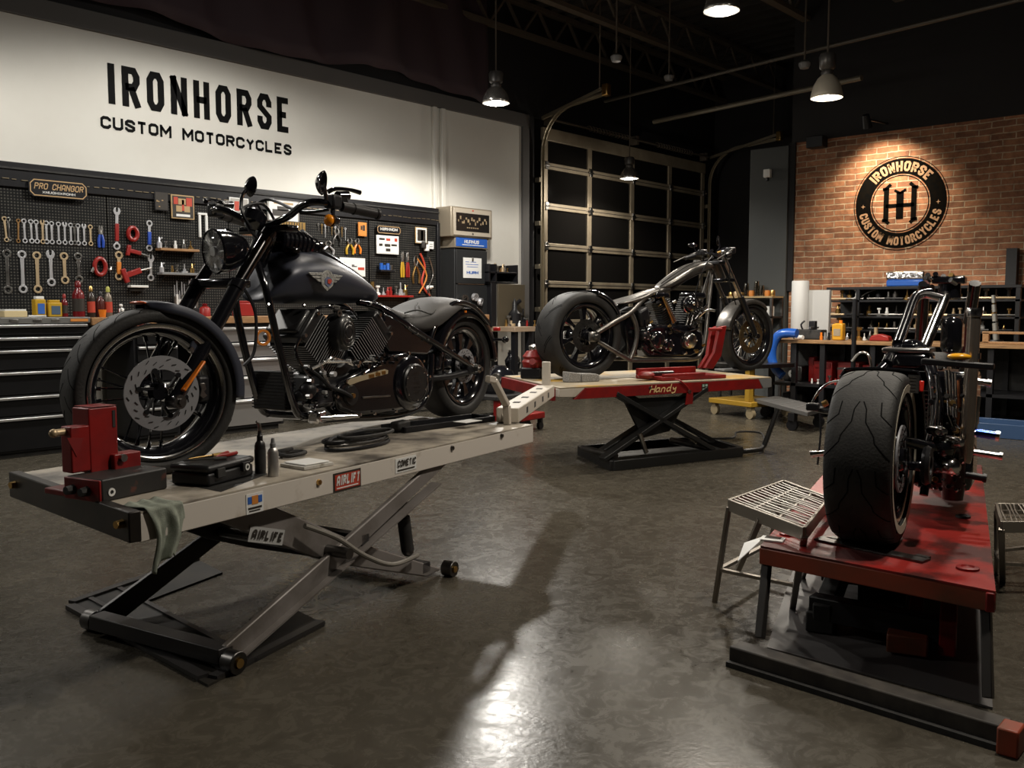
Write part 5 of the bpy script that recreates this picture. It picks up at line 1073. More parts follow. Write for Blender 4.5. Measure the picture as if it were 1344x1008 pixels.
for i, pp in enumerate((((409, 484, .14), (424, 477, .15), (435, 469, .15), (438, 471, .14)), ((423, 475, .15), (461, 474.5, .15), (497, 473.5, .13)), ((420, 477, .15), (431, 505, .15)), ((402, 482, .13), (418, 493, .14), (433, 507, .15), (450, 514, .16), (462, 521, .165)), ((437, 470, .15), (450, 474, .13), (462, 479, .12)))):
    MB().tube([q(*p) for p in pp], .0065 if i != 3 else .008, 8, 3).build('shift_linkage', CHR if i != 3 else BLK2, t)
a, b = q(420, 549, .16), q(471, 546, .24); MB().tube([a, b], [.013, .008], 10).cyl(b, b+V((0, 0, .012)), .012, n=10).build('foot_peg', CHR, t); MB().box(q(416, 547, .14), (.05, .06, .05)).build('peg_mount', CHR, t, bevel=.01)
MB().box(q(417, 520, .1), (.12, .08, .09)).build('foot_control', BLK, t, bevel=.02); MB().ball(q(404, 512, .12), .035, 14).ball(q(395, 520, .1), .03, 14).build('brake_pump', BLK2, t)
o = MB().box(q(359, 512, -.02), (.05, .17, .15)).build('oil_cooler', SOOT, t, bevel=.006)
g = MB()
for i in range(12): g.box(q(359, 488+4.2*i, -.02), (.055, .175, .0035))
g.build('cooler_fins', BLK2, o)
p = q(345, 443, .07); MB().lathe([(.022, -.006), (.03, -.006), (.03, .006), (.022, .006)], p, (.3, 1, 0), 20, True).build('amber_ring', mat('amber_ring', (.6, .2, .03), .35), t)
MB().tube([q(560, 530, -.15), q(480, 535, -.17), q(410, 520, -.17), q(390, 480, -.16), q(395, 440, -.12)], .028, 12, 6).build('exhaust_pipe', BLK, t)
tubes('kickstand', [(470, 547, .1), (430, 552, .11), (415, 553, .13)], .009, BLK2, False, 3)
for x, y, o in ((500, 400, .095), (512, 410, .11), (524, 419, .122), (537, 430, .135), (548, 438, .138), (562, 446, .142)): MB().ball(q(x, y, o), .006, 8).build('frame_bolt', CHR, t)

# bolts, plug leads and pushrod tubes
for x, y in ((443, 521), (455, 500), (478, 490), (498, 479), (516, 468), (537, 464), (556, 474), (564, 494), (561, 520), (546, 535), (520, 540), (492, 543), (466, 544)):
    p = q(x, y, .15); p.y = .146; MB().cyl(p, p+V((0, .008, 0)), .006, n=8).build('case_bolt', CHR, PC)
for (xa, ya, xb, yb2) in ((425, 475, 412, 440), (431, 475, 420, 440), (446, 474, 452, 440), (452, 473, 461, 440)): MB().cyl(q(xa, ya, .085), q(xb, yb2, .085), .009, n=10).build('pushrod_tube', BLK, t)
for pp in (((405, 415, .1), (418, 404, .12), (436, 404, .12), (440, 412, .1)), ((470, 418, .1), (460, 406, .12), (448, 404, .12)), ((396, 440, .12), (388, 460, .13), (398, 484, .14), (412, 498, .14))): MB().tube([q(*p) for p in pp], .006, 6, 5).build('plug_lead', BLK, t)
for i in range(34):  # random chrome and black bits put in for sparkle on the engine
    x, y = 392+130*random.random(), 476+66*random.random()
    if x > 440: y = 466+14*random.random()-.15*(x-440)+8
    c = q(x, y, .13+.03*random.random()); MB().cyl(c, c+V((0, .02, 0)), .005+.006*random.random(), n=8).build('engine_fitting', [CHR, BLK, BLK, EDGE, BLK][i % 5], t)
for x, y in ((399, 401), (432, 402), (486, 399), (352, 400)): MB().ball(q(x, y, .1), .008, 8).build('tank_bolt', CHR, t)
# ---------------------------------------------------------------- red lift in the middle of the shop
T2 = .58
A2, B2, C2 = pz(734, 509, T2), pz(662, 493, T2), pz(1012, 495, T2)
L2 = Plane((A2.x, A2.y, 0), C2-A2, 0); p2_ = L2.p
t = thing('motorcycle_lift', 'red scissor lift table with gold lettering carrying the bare metal chopper', 'lift', L2.base(), L2.rz)
lb2, lc2 = L2.loc(B2), L2.loc(C2); wd2 = lb2.y
TOP2 = mat('worn_wood_deck', (.33, .28, .2), .5, col2=(.45, .26, .04), sc=2.2, lo=.5, hi=.62, rvar=.1)
dk = [V((0, 0, 0)), V((lc2.x, 0, 0)), V((lc2.x+lb2.x*.6, wd2, 0)), V((lb2.x, wd2, 0))]
MB().prism([p+V((0, 0, T2-.008)) for p in dk], (0, 0, .008)).build('deck', TOP2, t)
rail = [p2_(x, y, 0) for x, y in ((768, 507.5), (996, 496.5), (1001, 510), (753, 524.5))]
for i in (0, 1): rail[i].z = T2-.0085
MB().prism(rail, (0, .03, 0)).build('side_rail', RED, t, bevel=.003)
cl = [p2_(x, y, 0) for x, y in ((734, 508.5), (768, 507.5), (755, 521.5), (734, 521.5))]; cl[0].z = cl[1].z = T2-.009
MB().prism(cl, (0, .05, 0)).build('end_cap', CREAM, t, bevel=.004)
cr = [p2_(x, y, 0) for x, y in ((996, 496), (1013, 494.5), (1013, 508), (1002, 510))]; cr[0].z = cr[1].z = T2-.009
MB().prism(cr, (0, .05, 0)).build('end_cap', GREY, t, bevel=.004)
MB().bar(dk[0]+V((-.012, .05, T2-.05)), dk[3]+V((-.012, 0, T2-.05)), .03, .08).build('end_rail', RED, t, bevel=.003)
MB().bar(dk[3]+V((0, -.02, T2-.05)), dk[2]+V((0, -.02, T2-.05)), .03, .08).build('side_rail', RED, t, bevel=.003)
MB().bar(dk[1]+V((-.02, .06, T2-.05)), dk[2]+V((-.02, 0, T2-.05)), .03, .08).build('end_rail', GREY, t, bevel=.003)
p = p2_(870, 511, 0); g = MB(); text(g, 'Handy', wallM(p.x, p.z-.02, -.002), .05, .16, .75, .22, .35, None, .5); g.build('lettering', mat('gold_lettering', (.75, .55, .25), .5), t)
p = p2_(853, 509, 0); MB().cyl(p, p+V((0, -.006, 0)), .01, n=10).build('bolt', STEEL, t)
p = p2_(925, 508, 0); decal(t, p, .06, .05, DKP, [('pattern', 'r', mat('mint_print', (.35, .5, .42), .5), [(.1, .55, .4, .9), (.55, .6, .9, .9), (.15, .1, .85, .3), (.6, .35, .8, .5)])])
# scissor
BK = mat('lift_black', (.012, .012, .012), .4, rvar=.08)
bz = [L2.loc(pz(x, y, 0)) for x, y in ((804, 618), (972, 599), (925, 583), (761, 597))]
for i in range(4): MB().bar(bz[i]+V((0, 0, .035)), bz[(i+1) % 4]+V((0, 0, .035)), .04, .07).build('base_rail', BK, t, bevel=.004)
MB().prism([b+V((0, 0, .012)) for b in bz], (0, 0, .006)).build('base_sheet', BK, t)
for k, (off, dx) in enumerate(((.03, 0), (.36, 0))):
    for (xa, ya, xb, yb) in ((806, 524, 934, 596), (925, 519, 790, 603)):
        a, b = p2_(xa, ya, off), p2_(xb, yb, off); a.z = T2-.06; b.z = max(b.z, .07); a.x += dx; b.x += dx
        MB().bar(a, b, .075, .03, (0, 1, 0)).build('scissor_arm', BK, t, bevel=.004)
    a, b = p2_(840, 560, off+.05), p2_(895, 548, off+.05); MB().prism([V((p2_(x, y, off+.03).x, off+.04, p2_(x, y, off+.03).z)) for x, y in ((820, 524), (905, 520), (880, 566), (845, 575))], (0, .02, 0)).build('scissor_plate', BK, t)
for x in (810, 930): a = p2_(x, 600, .0); MB().cyl((a.x, .02, .09), (a.x, .42, .09), .025, n=12).build('roller_shaft', DSTEEL, t)
p = p2_(897, 572, .03); g = MB(); text(g, 'SCHLERET WORKS', Matrix.Translation((p.x, .0125, p.z)) @ Matrix.Rotation(R(33), 4, 'Y') @ wallM(0, 0, 0), .02, .2, .6, .3, 0, None, .5); g.build('arm_lettering', mat('pale_paint', (.4, .36, .28), .6), t)
a = p2_(846, 590, .0); MB().cyl(a+V((0, -.02, -.02)), a+V((-.06, -.02, .12)), .016, n=10).build('air_valve', STEEL, t)
# pedal linkage
P2 = [L2.loc(pz(972, 593, .03)), L2.loc(pz(998, 590, .03)), L2.loc(pz(1003, 585, .05)), V((0, 0, 0))]; e = p2_(1021, 537, P2[1].y); P2[3] = e
MB().tube([bz[1].lerp(bz[2], .2)+V((-.05, 0, .04)), P2[0], P2[1], P2[2], P2[3]], .019, 8).build('pedal_tube', BK, t)
MB().tube([bz[2]+V((-.15, 0, .06)), L2.loc(pz(960, 575, .1)), L2.loc(pz(968, 567, .1)), L2.loc(pz(1000, 569, .06)), P2[1]+V((.05, .02, 0))], .008, 6, 5).build('air_hose', RUB, t)
# hanging tag
a, b = p2_(892, 503, -.004), p2_(905, 517, -.008); tg = thing('lock_tag', 'red tag with a padlock hanging on the red lift rail', 'tag', L2.base(), L2.rz)
MB().tube([p2_(886, 498, .02), p2_(893, 500, -.01), p2_(902, 508, -.012), p2_(905, 513, -.012)], .006, 6, 4).build('strap', RED, tg)
MB().prism([p2_(x, y, -.012) for x, y in ((901, 516), (909, 515), (908.5, 530), (899, 531))], (0, -.006, 0)).build('tag', RED, tg)
a = p2_(905, 514, -.02); MB().lathe([(.007, -.004), (.013, -.004), (.013, .004), (.007, .004)], a, (0, 1, 0), 12, True).build('padlock', STEEL, tg)
# red wheel vise
tv = thing('wheel_vise', 'tall red wheel vise holding the chopper front tyre', 'wheel vise', L2.base()+V((0, 0, 0)), L2.rz)
yv = .1
pv = lambda x, y, o=yv: p2_(x, y, o)
MB().prism([pv(x, y) for x, y in ((944.5, 429), (954, 427.5), (947, 467), (936, 484.5), (926, 483), (938, 462))], (0, .03, 0)).build('upright', RED, tv, bevel=.004)
MB().prism([pv(x, y, yv+.09) for x, y in ((934, 432), (941, 428), (936, 470), (926, 484), (918, 483), (929, 466))], (0, .03, 0)).build('upright', RED, tv, bevel=.004)
a, b = pv(868, 489), pv(951, 491)
MB().bb((a.x, yv-.02, T2+.002), (b.x, yv+.3, T2+.028)).build('base_plate', RED, tv, bevel=.004); MB().bb((a.x, yv+.26, T2+.028), (b.x-.05, yv+.3, T2+.075)).build('side_channel', RED, tv, bevel=.004)
MB().bb((a.x+.02, yv-.02, T2+.028), (b.x-.2, yv+.02, T2+.05)).build('side_channel', RED, tv, bevel=.004)
MB().cyl((a.x-.05, yv+.12, T2+.045), (a.x+.2, yv+.12, T2+.045), .018, n=12).build('screw', DSTEEL, tv); MB().ball((a.x-.06, yv+.1, T2+.04), (.07, .05, .03), 12).build('red_pad', RED, tv)
c = pv(947, 432); MB().cyl(c+V((0, -.0, .0)), c+V((-.12, 0, 0)), .012, n=8).build('clamp_bolt', HANDLE['red'], tv)
a = L2.loc(pz(960, 487, T2)); tag(MB().box((0, 0, .009), (.3, .12, .018)).box((.1, 0, .024), (.16, .1, .012)).build('wheel_plate', GREY, at=pz(962, 486.5, T2)+V((0, 0, .001)), rz=L2.rz, bevel=.004), 'grey plate under the chopper front tyre', 'plate')
a = pz(766, 501.5, T2); tw = thing('wheel_chocks', 'grey speckled rubber chock behind the chopper rear tyre', 'wheel chock', (a.x, a.y, T2+.001), L2.rz)
CH2 = mat('speckled_rubber', (.16, .155, .15), .8, col2=(.36, .35, .33), sc=120)
MB().prism([(-.12, 0, 0), (-.02, 0, 0), (-.02, 0, .06), (-.12, 0, .075)], (0, .09, 0)).build('block', CH2, tw, bevel=.006); MB().prism([(-.018, -.01, 0), (.13, -.01, 0), (.13, -.01, .045), (.1, -.01, .055), (-.018, -.01, .06)], (0, .09, 0)).build('block', CH2, tw, bevel=.006)
# ---------------------------------------------------------------- bare metal chopper on the red lift
R2, F2 = pz(757, 497, T2), pz(984, 486, T2)
B2P = Plane((R2.x, R2.y, T2), F2-R2, T2); q2 = lambda x, y, o=0.0: B2P.p(x, y, -o)   # positive o = right hand side facing the camera
t = thing('motorcycle', 'bare metal chopper with a very wide rear tyre on the red lift', 'motorcycle', B2P.base(), B2P.rz)
RAW = mat('raw_steel', (.2, .19, .175), .36, .85, col2=(.1, .092, .085), sc=7, rvar=.1)
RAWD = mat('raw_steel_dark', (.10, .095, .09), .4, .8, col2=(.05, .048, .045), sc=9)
w2 = q2(772, 441, .11); rr2 = .322; rc2 = V((w2.x-.01, 0, rr2-.004))
tr2 = dict(per=.26, segs=[(0, .0, .06, .05), (.06, .05, .12, .11), (.13, 0, .19, -.05), (.19, -.05, .25, -.11), (.05, .02, .13, .1), (.18, -.02, .26, -.1)], gw=.0035, gd=.005)
wheel(t, 'rear_wheel', rc2, 0, rr2, .25, .228, 'mag', 7, (.12, .07, .1), BLK, -1, tr2, 150, 36, discm=DSTEEL)
w3 = q2(984, 438.5, .04); rf2 = .287; fc2 = V((w3.x, 0, rf2-.002))
wheel(t, 'front_wheel', fc2, R(4), rf2, .12, .232, 'spoke', 36, (.14, .09, .05), BLK, -1, None, 90, 24, discm=mat('bronze_disc', (.28, .2, .1), .4, .9), spokem=STEEL)
def t2(name, pts, r, m=RAW, both=False, sm=5, n=12):
    P_ = [q2(*p) for p in pts]; MB().tube(P_, r, n, sm).build(name, m, t)
    if both: MB().tube(mirror_y(P_), r, n, sm).build(name, m, t)
ax = (780, 442, .17)
t2('seat_stay', [(783, 437, .165), (806, 423, .16), (828, 410, .13), (850, 388, .07), (878, 379, .04)], .0195, RAW, True)
t2('chain_stay', [(784, 448, .165), (806, 461, .16), (828, 473.5, .13)], .017, RAW, True, 3)
t2('frame_bow', [(828, 410, .13), (834, 424, .13), (836, 438, .13), (833, 456, .13), (827, 472, .13)], .018, RAW, True)
t2('lower_rail', [(828, 473, .13), (860, 473, .13), (905, 472, .12), (918, 467, .11), (925, 448, .09), (930, 400, .05), (935, 356, .01)], .0155, RAW, True)
t2('backbone', [(878, 379, .0), (905, 362, 0), (936, 347, 0)], .024, RAW)
c = q2(780, 442, .16); o = MB().box(c, (.1, .03, .075)).build('axle_plate', RAW, t, bevel=.02); MB().cyl(c+V((0, -.015, 0)), c+V((0, -.035, 0)), .032, n=20).cyl(c+V((0, -.03, 0)), c+V((0, -.05, 0)), .018, n=6).build('axle_nut', STEEL, o)
MB().box(V((c.x, -c.y, c.z)), (.1, .03, .075)).build('axle_plate', RAW, t, bevel=.02)
# slim tank and seat pan
def sec2(rows, n=20, pw=.7):
    out = []
    for x, yt_, yb_, hw in rows:
        a, b = q2(x, yt_, 0), q2(x, yb_, hw*.6); zc, hz = (a.z+b.z)/2, (a.z-b.z)/2
        out.append([V((a.x+(b.x-a.x)*(1-math.sin(2*PI*j/n))/2, hw*math.copysign(abs(math.cos(2*PI*j/n))**pw, math.cos(2*PI*j/n)), zc+hz*math.copysign(abs(math.sin(2*PI*j/n))**pw, math.sin(2*PI*j/n)))) for j in range(n)])
    return out
g = MB(); g.loft(sec2([(862, 376, 380, .03), (868, 371.5, 380, .06), (878, 364, 379, .085), (892, 354, 372, .1), (904, 346.5, 365, .105), (916, 343, 359, .1), (926, 344, 355.5, .08), (935, 348, 354, .05)])); o = g.build('fuel_tank', RAW, t, sub=1, sharp=180)
for pp in (((866, 376, .045), (882, 366, .08), (900, 355, .1), (918, 347, .1)), ((868, 372, .03), (884, 360.5, .05), (900, 350, .055), (912, 344.5, .05))): MB().tube([q2(*p) for p in pp], .005, 6, 4).build('tank_crease', RAWD, o)
c = q2(915, 343.5, .02); MB().lathe([(0, -.01), (.03, -.01), (.03, .006), (.022, .012), (0, .012)], c, (.1, 0, 1), 20).build('filler_ring', STEEL, o)
g = MB(); g.loft(sec2([(804, 397, 399.5, .12), (814, 394, 399.5, .13), (826, 389.5, 399.5, .125), (838, 386, 398, .11), (848, 382.5, 392, .085), (858, 379, 386, .06), (864, 377, 382, .04)])); g.build('seat_pan', RAW, t, sub=1, sharp=180)
arcfender(t, 'rear_fender', rc2, 0, rr2+.02, .27, R(75), R(25), BLK, .004, 20, .2)
arcfender(t, 'front_fender', fc2, R(4), rf2+.02, .15, R(168), R(48), RAW, .004, 26, .38, .3)
# engine
MB().prism([V((q2(x, y, .1).x, -.12, q2(x, y, .1).z)) for x, y in ((842, 436), (858, 426), (905, 426), (922, 436), (922, 460), (905, 470), (850, 470), (840, 456))], (0, .24, 0)).build('crankcase', BLK, t, bevel=.025)
SILE = mat('engine_bright', (.5, .49, .47), .25, 1)
fins(t, 'rear_cylinder', q2(874, 428, .0), q2(862, 393, .0), .13, .16, 13, ENG, SILE, .45); fins(t, 'front_cylinder', q2(896, 428, 0), q2(908, 393, 0), .13, .16, 13, ENG, SILE, .45)
for x, y in ((861, 388), (909, 388)): MB().box(q2(x, y, 0), (.14, .17, .05)).build('rocker_cover', BLK, t, bevel=.015)
for i, (xa, ya, xb, yb, mt_) in enumerate(((870, 390, 884, 424, GOLD), (873, 392, 888, 424, SILE), (905, 412, 901, 427, SILE), (910, 412, 906, 427, SILE))):
    a, b = q2(xa, ya, .1), q2(xb, yb, .1); MB().cyl(a, b, .008 if i else .011, n=10).build('pushrod_tube', mt_, t)
c = q2(905, 400, .12); o = MB().lathe([(0, .06), (.03, .058), (.05, .045), (.062, .02), (.065, 0), (.065, -.03), (0, -.03)], c, (0, -1, 0), 28).build('air_cleaner', BLK, t, sharp=50); MB().ball(c+V((-.01, -.06, .01)), .016, 10).build('cleaner_boss', CHR, o); MB().lathe([(.062, 0), (.068, .004), (.062, .01)], c, (0, -1, 0), 28, True).build('cleaner_rim', CHR, o)
for (x, y, r, m_, nm) in ((862, 447, .075, BLK, 'clutch_cover'), (875, 453, .055, BLK, 'inspection_cover'), (905, 447, .065, SILE, 'cam_cover'), (846, 440, .04, BLK2, 'sprocket_cover')):
    c = q2(x, y, .13); o = MB().lathe([(0, .035), (r*.6, .034), (r*.9, .022), (r, 0), (r, -.03), (0, -.03)], c, (0, -1, 0), 28).build(nm, m_, t, sharp=50)
    for i in range(5): a_ = 2*PI*i/5; p = c+V((r*.75*math.cos(a_), -.03, r*.75*math.sin(a_))); MB().ball(p, .006, 8).build('cover_bolt', CHR, o)
for i in range(26):
    x, y = 843+80*random.random(), 392+74*random.random(); c = q2(x, y, .1+.06*random.random()); m_ = [CHR, BLK, SILE, BLK2, GOLD][i % 5]
    MB().cyl(c, c+V((.01*random.random(), -.02, .01)), .006+.008*random.random(), n=8).build('engine_fitting', m_, t)
for pp in (((846, 420, .14), (850, 440, .16), (866, 462, .15), (890, 465, .14)), ((912, 420, .12), (921, 408, .1), (928, 400, .08)), ((880, 430, .14), (900, 436, .16), (918, 430, .13))): MB().tube([q2(*p) for p in pp], .007, 6, 4).build('oil_line', BLK, t)
MB().tube([q2(918, 415, .1), q2(928, 407, .14), q2(938, 408, .15)], .01, 10, 4).build('exhaust_stub', CHR, t)
MB().prism([V((q2(x, y, .12).x, -.14, q2(x, y, .12).z)) for x, y in ((836, 409), (850, 401), (853, 427), (841, 431))], (0, .28, 0)).build('oil_tank', BLK2, t, bevel=.02)
MB().prism([V((q2(x, y, 0).x, -.06, q2(x, y, 0).z)) for x, y in ((812, 410), (826, 408), (832, 468), (818, 468))], (0, .12, 0)).build('inner_fender', BLK, t, bevel=.02)
# fork and bars
for s in (1, -1):
    f = lambda x, y: V((q2(x, y, .1).x, -.1*s, q2(x, y, .1).z))
    top, mid, bot = f(950, 338), f(974, 394), f(992, 441)
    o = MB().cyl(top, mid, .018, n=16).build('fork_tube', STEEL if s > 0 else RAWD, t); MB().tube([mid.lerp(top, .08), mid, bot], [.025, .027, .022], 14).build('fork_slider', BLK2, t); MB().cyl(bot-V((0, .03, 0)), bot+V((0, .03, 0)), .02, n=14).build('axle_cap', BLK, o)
for (x, y), m_ in (((953, 368), BLK), ((940, 345), BLK2)): MB().box(V((q2(x, y, .05).x, 0, q2(x, y, .05).z)), (.07, .24, .03)).build('fork_clamp', m_, t, bevel=.008)
MB().cyl(q2(938, 342, 0), q2(948, 366, 0), .032, n=16).build('steering_head', RAWD, t)
bar2 = [q2(945, 337, -.03), q2(934, 333, -.1), q2(922, 333, -.16), q2(912, 335, -.2), q2(899, 339, -.23)]; bar2 = mirror_y(bar2)
MB().tube(mirror_y(bar2[::-1])+bar2, .012, 10, 4).build('handlebar', BLK, t)
for s in (1, -1):
    ms = lambda p: p if s > 0 else V((p.x, -p.y, p.z))
    MB().cyl(ms(bar2[3]), ms(bar2[4]), .018, n=14).build('grip', BLK2, t)
    MB().tube([ms(mirror_y([q2(915, 331, -.2)])[0]), ms(mirror_y([q2(900, 337, -.23)])[0]), ms(mirror_y([q2(884, 344, -.25)])[0])], [.008, .007, .004], 8, 3).build('lever', STEEL, t)
    MB().box(ms(bar2[2])+V((0, 0, .01)), (.07, .05, .05)).build('switch_housing', BLK2, t, bevel=.01)
a, b = q2(940, 331, -.1), q2(942.5, 316, -.1); MB().tube([a, a.lerp(b, .5)+V((.03, 0, 0)), b+V((0, 0, .03))], .006, 6, 3).lathe([(.035, -.004), (.042, 0), (.035, .004)], b, (.6, -1, 0), 20, True).build('mirror', BLK, t)
a, b = q2(914, 332, -.2), q2(909, 322, -.2); MB().tube([a, b], .006, 6).ball(b, (.05, .012, .02), 12).build('mirror', BLK, t)
c = q2(951, 333, 0); MB().lathe([(0, .05), (.05, .04), (.055, 0), (.03, -.05), (0, -.05)], c, (.8, -.2, .1), 20).build('headlamp_shell', BLK, t)
for i in range(10): c = q2(930+26*random.random(), 328+14*random.random(), .08*random.random()); MB().cyl(c, c+V((.02, -.02, .01)), .01, n=8).build('bar_fitting', [CHR, BLK, GOLD, BLK2][i % 4], t)
for pp in (((948, 336, .05), (958, 350, .12), (957, 370, .12), (966, 400, .1)), ((935, 336, .1), (925, 350, .1), (914, 380, .08), (912, 400, .1))): MB().tube([q2(*p) for p in pp], .005, 6, 5).build('control_cable', BLK2, t)
# parts by the tail of the red lift
p = pz(690, 497, T2); t = thing('carburettor', 'red and chrome engine part standing on the near corner of the red lift', 'engine part', (p.x+.1, p.y, T2+.001), .4)
MB().box((0, 0, .04), (.2, .16, .08)).build('base', BLK2, t, bevel=.01); MB().lathe([(.0, .08), (.085, .08), (.095, .12), (.08, .14), (.09, .16), (.06, .2), (0, .2)], n=18).build('body', HANDLE['red'], t); MB().lathe([(0, .2), (.05, .2), (.055, .235), (.02, .25), (0, .25)], (.02, 0, 0), n=14).build('dome', CHR, t)
for s in (-1, 1): MB().cyl((s*.09, -.02, .1), (s*.15, -.03, .13), .025, n=12).build('stub', CHR if s > 0 else RED, t)
p = pz(700, 566, 0); t = thing('floor_jack', 'red floor jack on casters behind the tail of the cream lift', 'jack', (p.x, p.y+.1, 0), .1)
MB().box((0, 0, .13), (.36, .2, .06)).build('base', RED, t, bevel=.01); MB().cyl((.05, 0, .16), (.05, 0, .34), .035, n=14).build('post', ORANGE, t)
for x in (-.14, .14):
    for y in (-.07, .07): MB().cyl((x, y-.015, .035), (x, y+.015, .035), .035, n=16).box((x, y, .085), (.03, .04, .04)).build('caster', BLK2, t)
p = pz(655, 560, 0); t = thing('engine_cradle', 'low steel cradle with dark engine parts behind the cruiser rear tyre', 'cradle', (p.x+.6, p.y+.55, 0), .1)
MB().bb((-.35, -.25, .2), (.35, .25, .24)).build('tray', SOOT, t, bevel=.006)
for x in (-.32, .28):
    for y in (-.22, .18): MB().bb((x, y, 0), (x+.05, y+.05, .2)).build('leg', RED, t)
MB().lathe([(0, 0), (.16, 0), (.2, .1), (.14, .22), (.06, .28), (0, .28)], (0, 0, .24), n=16).build('casing', BLK, t); MB().cyl((-.2, -.1, .4), (.2, .1, .44), .05, n=12).build('shaft', STEEL, t)
# dolly, grey platform, yellow cart
pp = [pz(x, y, .2) for x, y in ((990, 523), (1020, 519.5), (1082, 534), (1060, 541))]
c = sum(pp, V())/4; t = thing('platform_dolly', 'grey ribbed platform on casters beside the red lift', 'dolly', (c.x, c.y, 0))
o = MB().prism([p-V((c.x, c.y, .04)) for p in pp], (0, 0, .04)).build('platform', mat('platform_grey', (.10, .098, .095), .5), t, bevel=.004)
for k in (.25, .5, .75): MB().bar(pp[0].lerp(pp[3], k)-V((c.x, c.y, -.001)), pp[1].lerp(pp[2], k)-V((c.x, c.y, -.001)), .01, .004).build('rib', GREY, o)
for p in (pp[3].lerp(pp[0], .25), pp[2].lerp(pp[1], .1), pp[0].lerp(pp[1], .5)):
    b = p-V((c.x, c.y, .2)); MB().cyl(b+V((-.02, 0, .05)), b+V((.02, 0, .05)), .05, n=16).box(b+V((0, 0, .125)), (.07, .06, .07)).build('caster', BLK2, t)
p = pz(992, 545, 0); t = thing('parts_cart', 'yellow based cart on casters behind the red lift', 'cart', (p.x-.02, p.y+.05, 0), -.3)
YC = mat('yellow_steel', (.34, .2, .02), .45)
MB().bb((-.3, -.3, .12), (.3, .3, .17)).build('base', YC, t, bevel=.006); MB().bb((-.28, -.25, .17), (-.22, -.19, .5)).build('post', YC, t, bevel=.004); MB().bb((.2, .2, .17), (.26, .26, .5)).build('post', YC, t, bevel=.004)
MB().bb((-.31, -.3, .5), (.3, .3, .54)).build('tray', DSTEEL, t, bevel=.005)
for x in (-.25, .25):
    for y in (-.25, .25): MB().cyl((x-.02, y, .05), (x+.02, y, .05), .05, n=16).box((x, y, .105), (.05, .05, .04)).build('caster', mat('tan_rubber', (.25, .2, .12), .6), t)
tcx = t.location
for i in range(5): bit(tcx.x-.2+.1*i, tcx.y-.1+.04*(i % 2), .541, .07+.02*(i % 3), [BLUE, WHITE, STEEL, GOLD, BLK2][i], ['blue', 'white', 'steel', 'brass', 'black'][i]+' bottle or part on the yellow based cart', 'cart_part', 'parts on the yellow cart', i)
# ---------------------------------------------------------------- red lift in front and its bike
T3 = .33
c4_ = [pz(998, 716, T3), pz(1307, 776, T3), pz(1288, 610, T3), pz(1090, 612, T3)]
L3 = Plane((c4_[0].x, c4_[0].y, 0), (1, .2), 0)
t = thing('motorcycle_lift', 'worn red lift table standing on thin front legs under the wide tyred bike', 'lift', (0, 0, 0))
RTOP = mat('worn_red_top', (.3, .018, .014), .42, col2=(.07, .012, .01), sc=3.4, lo=.47, hi=.56, rvar=.12, detail=9)
REDGE = mat('rusty_red_edge', (.3, .05, .02), .5, col2=(.12, .05, .025), sc=5, lo=.4, hi=.7)
MB().prism([p-V((0, 0, .006)) for p in c4_], (0, 0, .006)).build('deck', RTOP, t)
dn = V((0, 0, -.034))
for i in range(4):
    a, b = c4_[i], c4_[(i+1) % 4]; cc = sum(c4_, V())/4; ins = ((cc-(a+b)/2).normalized())*.012
    MB().bar(a+dn+ins, b+dn+ins, .024, .055).build('edge_rail', REDGE if i == 0 else RED, t, bevel=.004)
lgm = mat('leg_steel', (.05, .047, .045), .45, .5)
f0, f1 = pz(997, 858, 0), pz(1296, 940, 0)
tp = [c4_[0]+V((.03, -.01, -.06)), c4_[1]+V((.03, .03, -.06))]
for a, b in zip(tp, (f0, f1)): MB().bar((b.x, b.y, .05), a, .026, .03, (0, 1, 0)).build('leg', lgm, t, bevel=.003)
bm0, bm1 = pz(958, 872, 0), pz(1318, 984, 0); MB().bar(bm0+V((.03, 0, .03)), bm1+V((.03, 0, .03)), .07, .06).build('foot_beam', mat('beam_oily_wood', (.024, .02, .017), .65, col2=(.055, .047, .038), sc=14), t, bevel=.005)
MB().bar(bm0+V((-.01, 0, .008)), bm1+V((-.01, 0, .008)), .03, .016).build('foot_lip', SOOT, t)
p = pz(1326, 992, 0); MB().box((p.x+.02, p.y+.005, .035), (.07, .05, .07)).build('red_foot', REDGE, t, bevel=.005)
far_ = 1.9
MB().prism([(f0.x+.05, f0.y, .002), (f1.x+.05, f1.y, .002), (c4_[2].x-.3, c4_[2].y-.1, .002), (c4_[3].x-.3, c4_[3].y, .002)], (0, 0, .006)).build('base_sheet', mat('base_sheet_grey', (.07, .065, .064), .5), t)
def D3(u, v, z): q_ = c4_[0].lerp(c4_[3], u).lerp(c4_[1].lerp(c4_[2], u), v); return V((q_.x, q_.y, z))
def lowbar(nm, a, b, w_, h_, m_): return MB().bar(D3(*a), D3(*b), w_, h_).build(nm, m_, t, bevel=.005)
lowbar('scissor_arm', (.12, .83, .08), (.85, .83, .24), .05, .12, RED); lowbar('scissor_arm', (.16, .68, .06), (.85, .68, .22), .04, .09, RED); lowbar('scissor_arm', (.12, .26, .06), (.85, .3, .24), .06, .1, SOOT); lowbar('scissor_arm', (.85, .4, .06), (.15, .4, .24), .05, .08, BLK2); lowbar('scissor_arm', (.85, .75, .06), (.2, .75, .24), .04, .08, SOOT)
lowbar('cross_bar', (.14, .2, .09), (.14, .84, .09), .06, .08, BLK2); lowbar('cross_bar', (.3, .2, .16), (.3, .84, .16), .1, .1, SOOT); lowbar('cross_bar', (.6, .2, .06), (.6, .84, .06), .06, .06, BLK2)
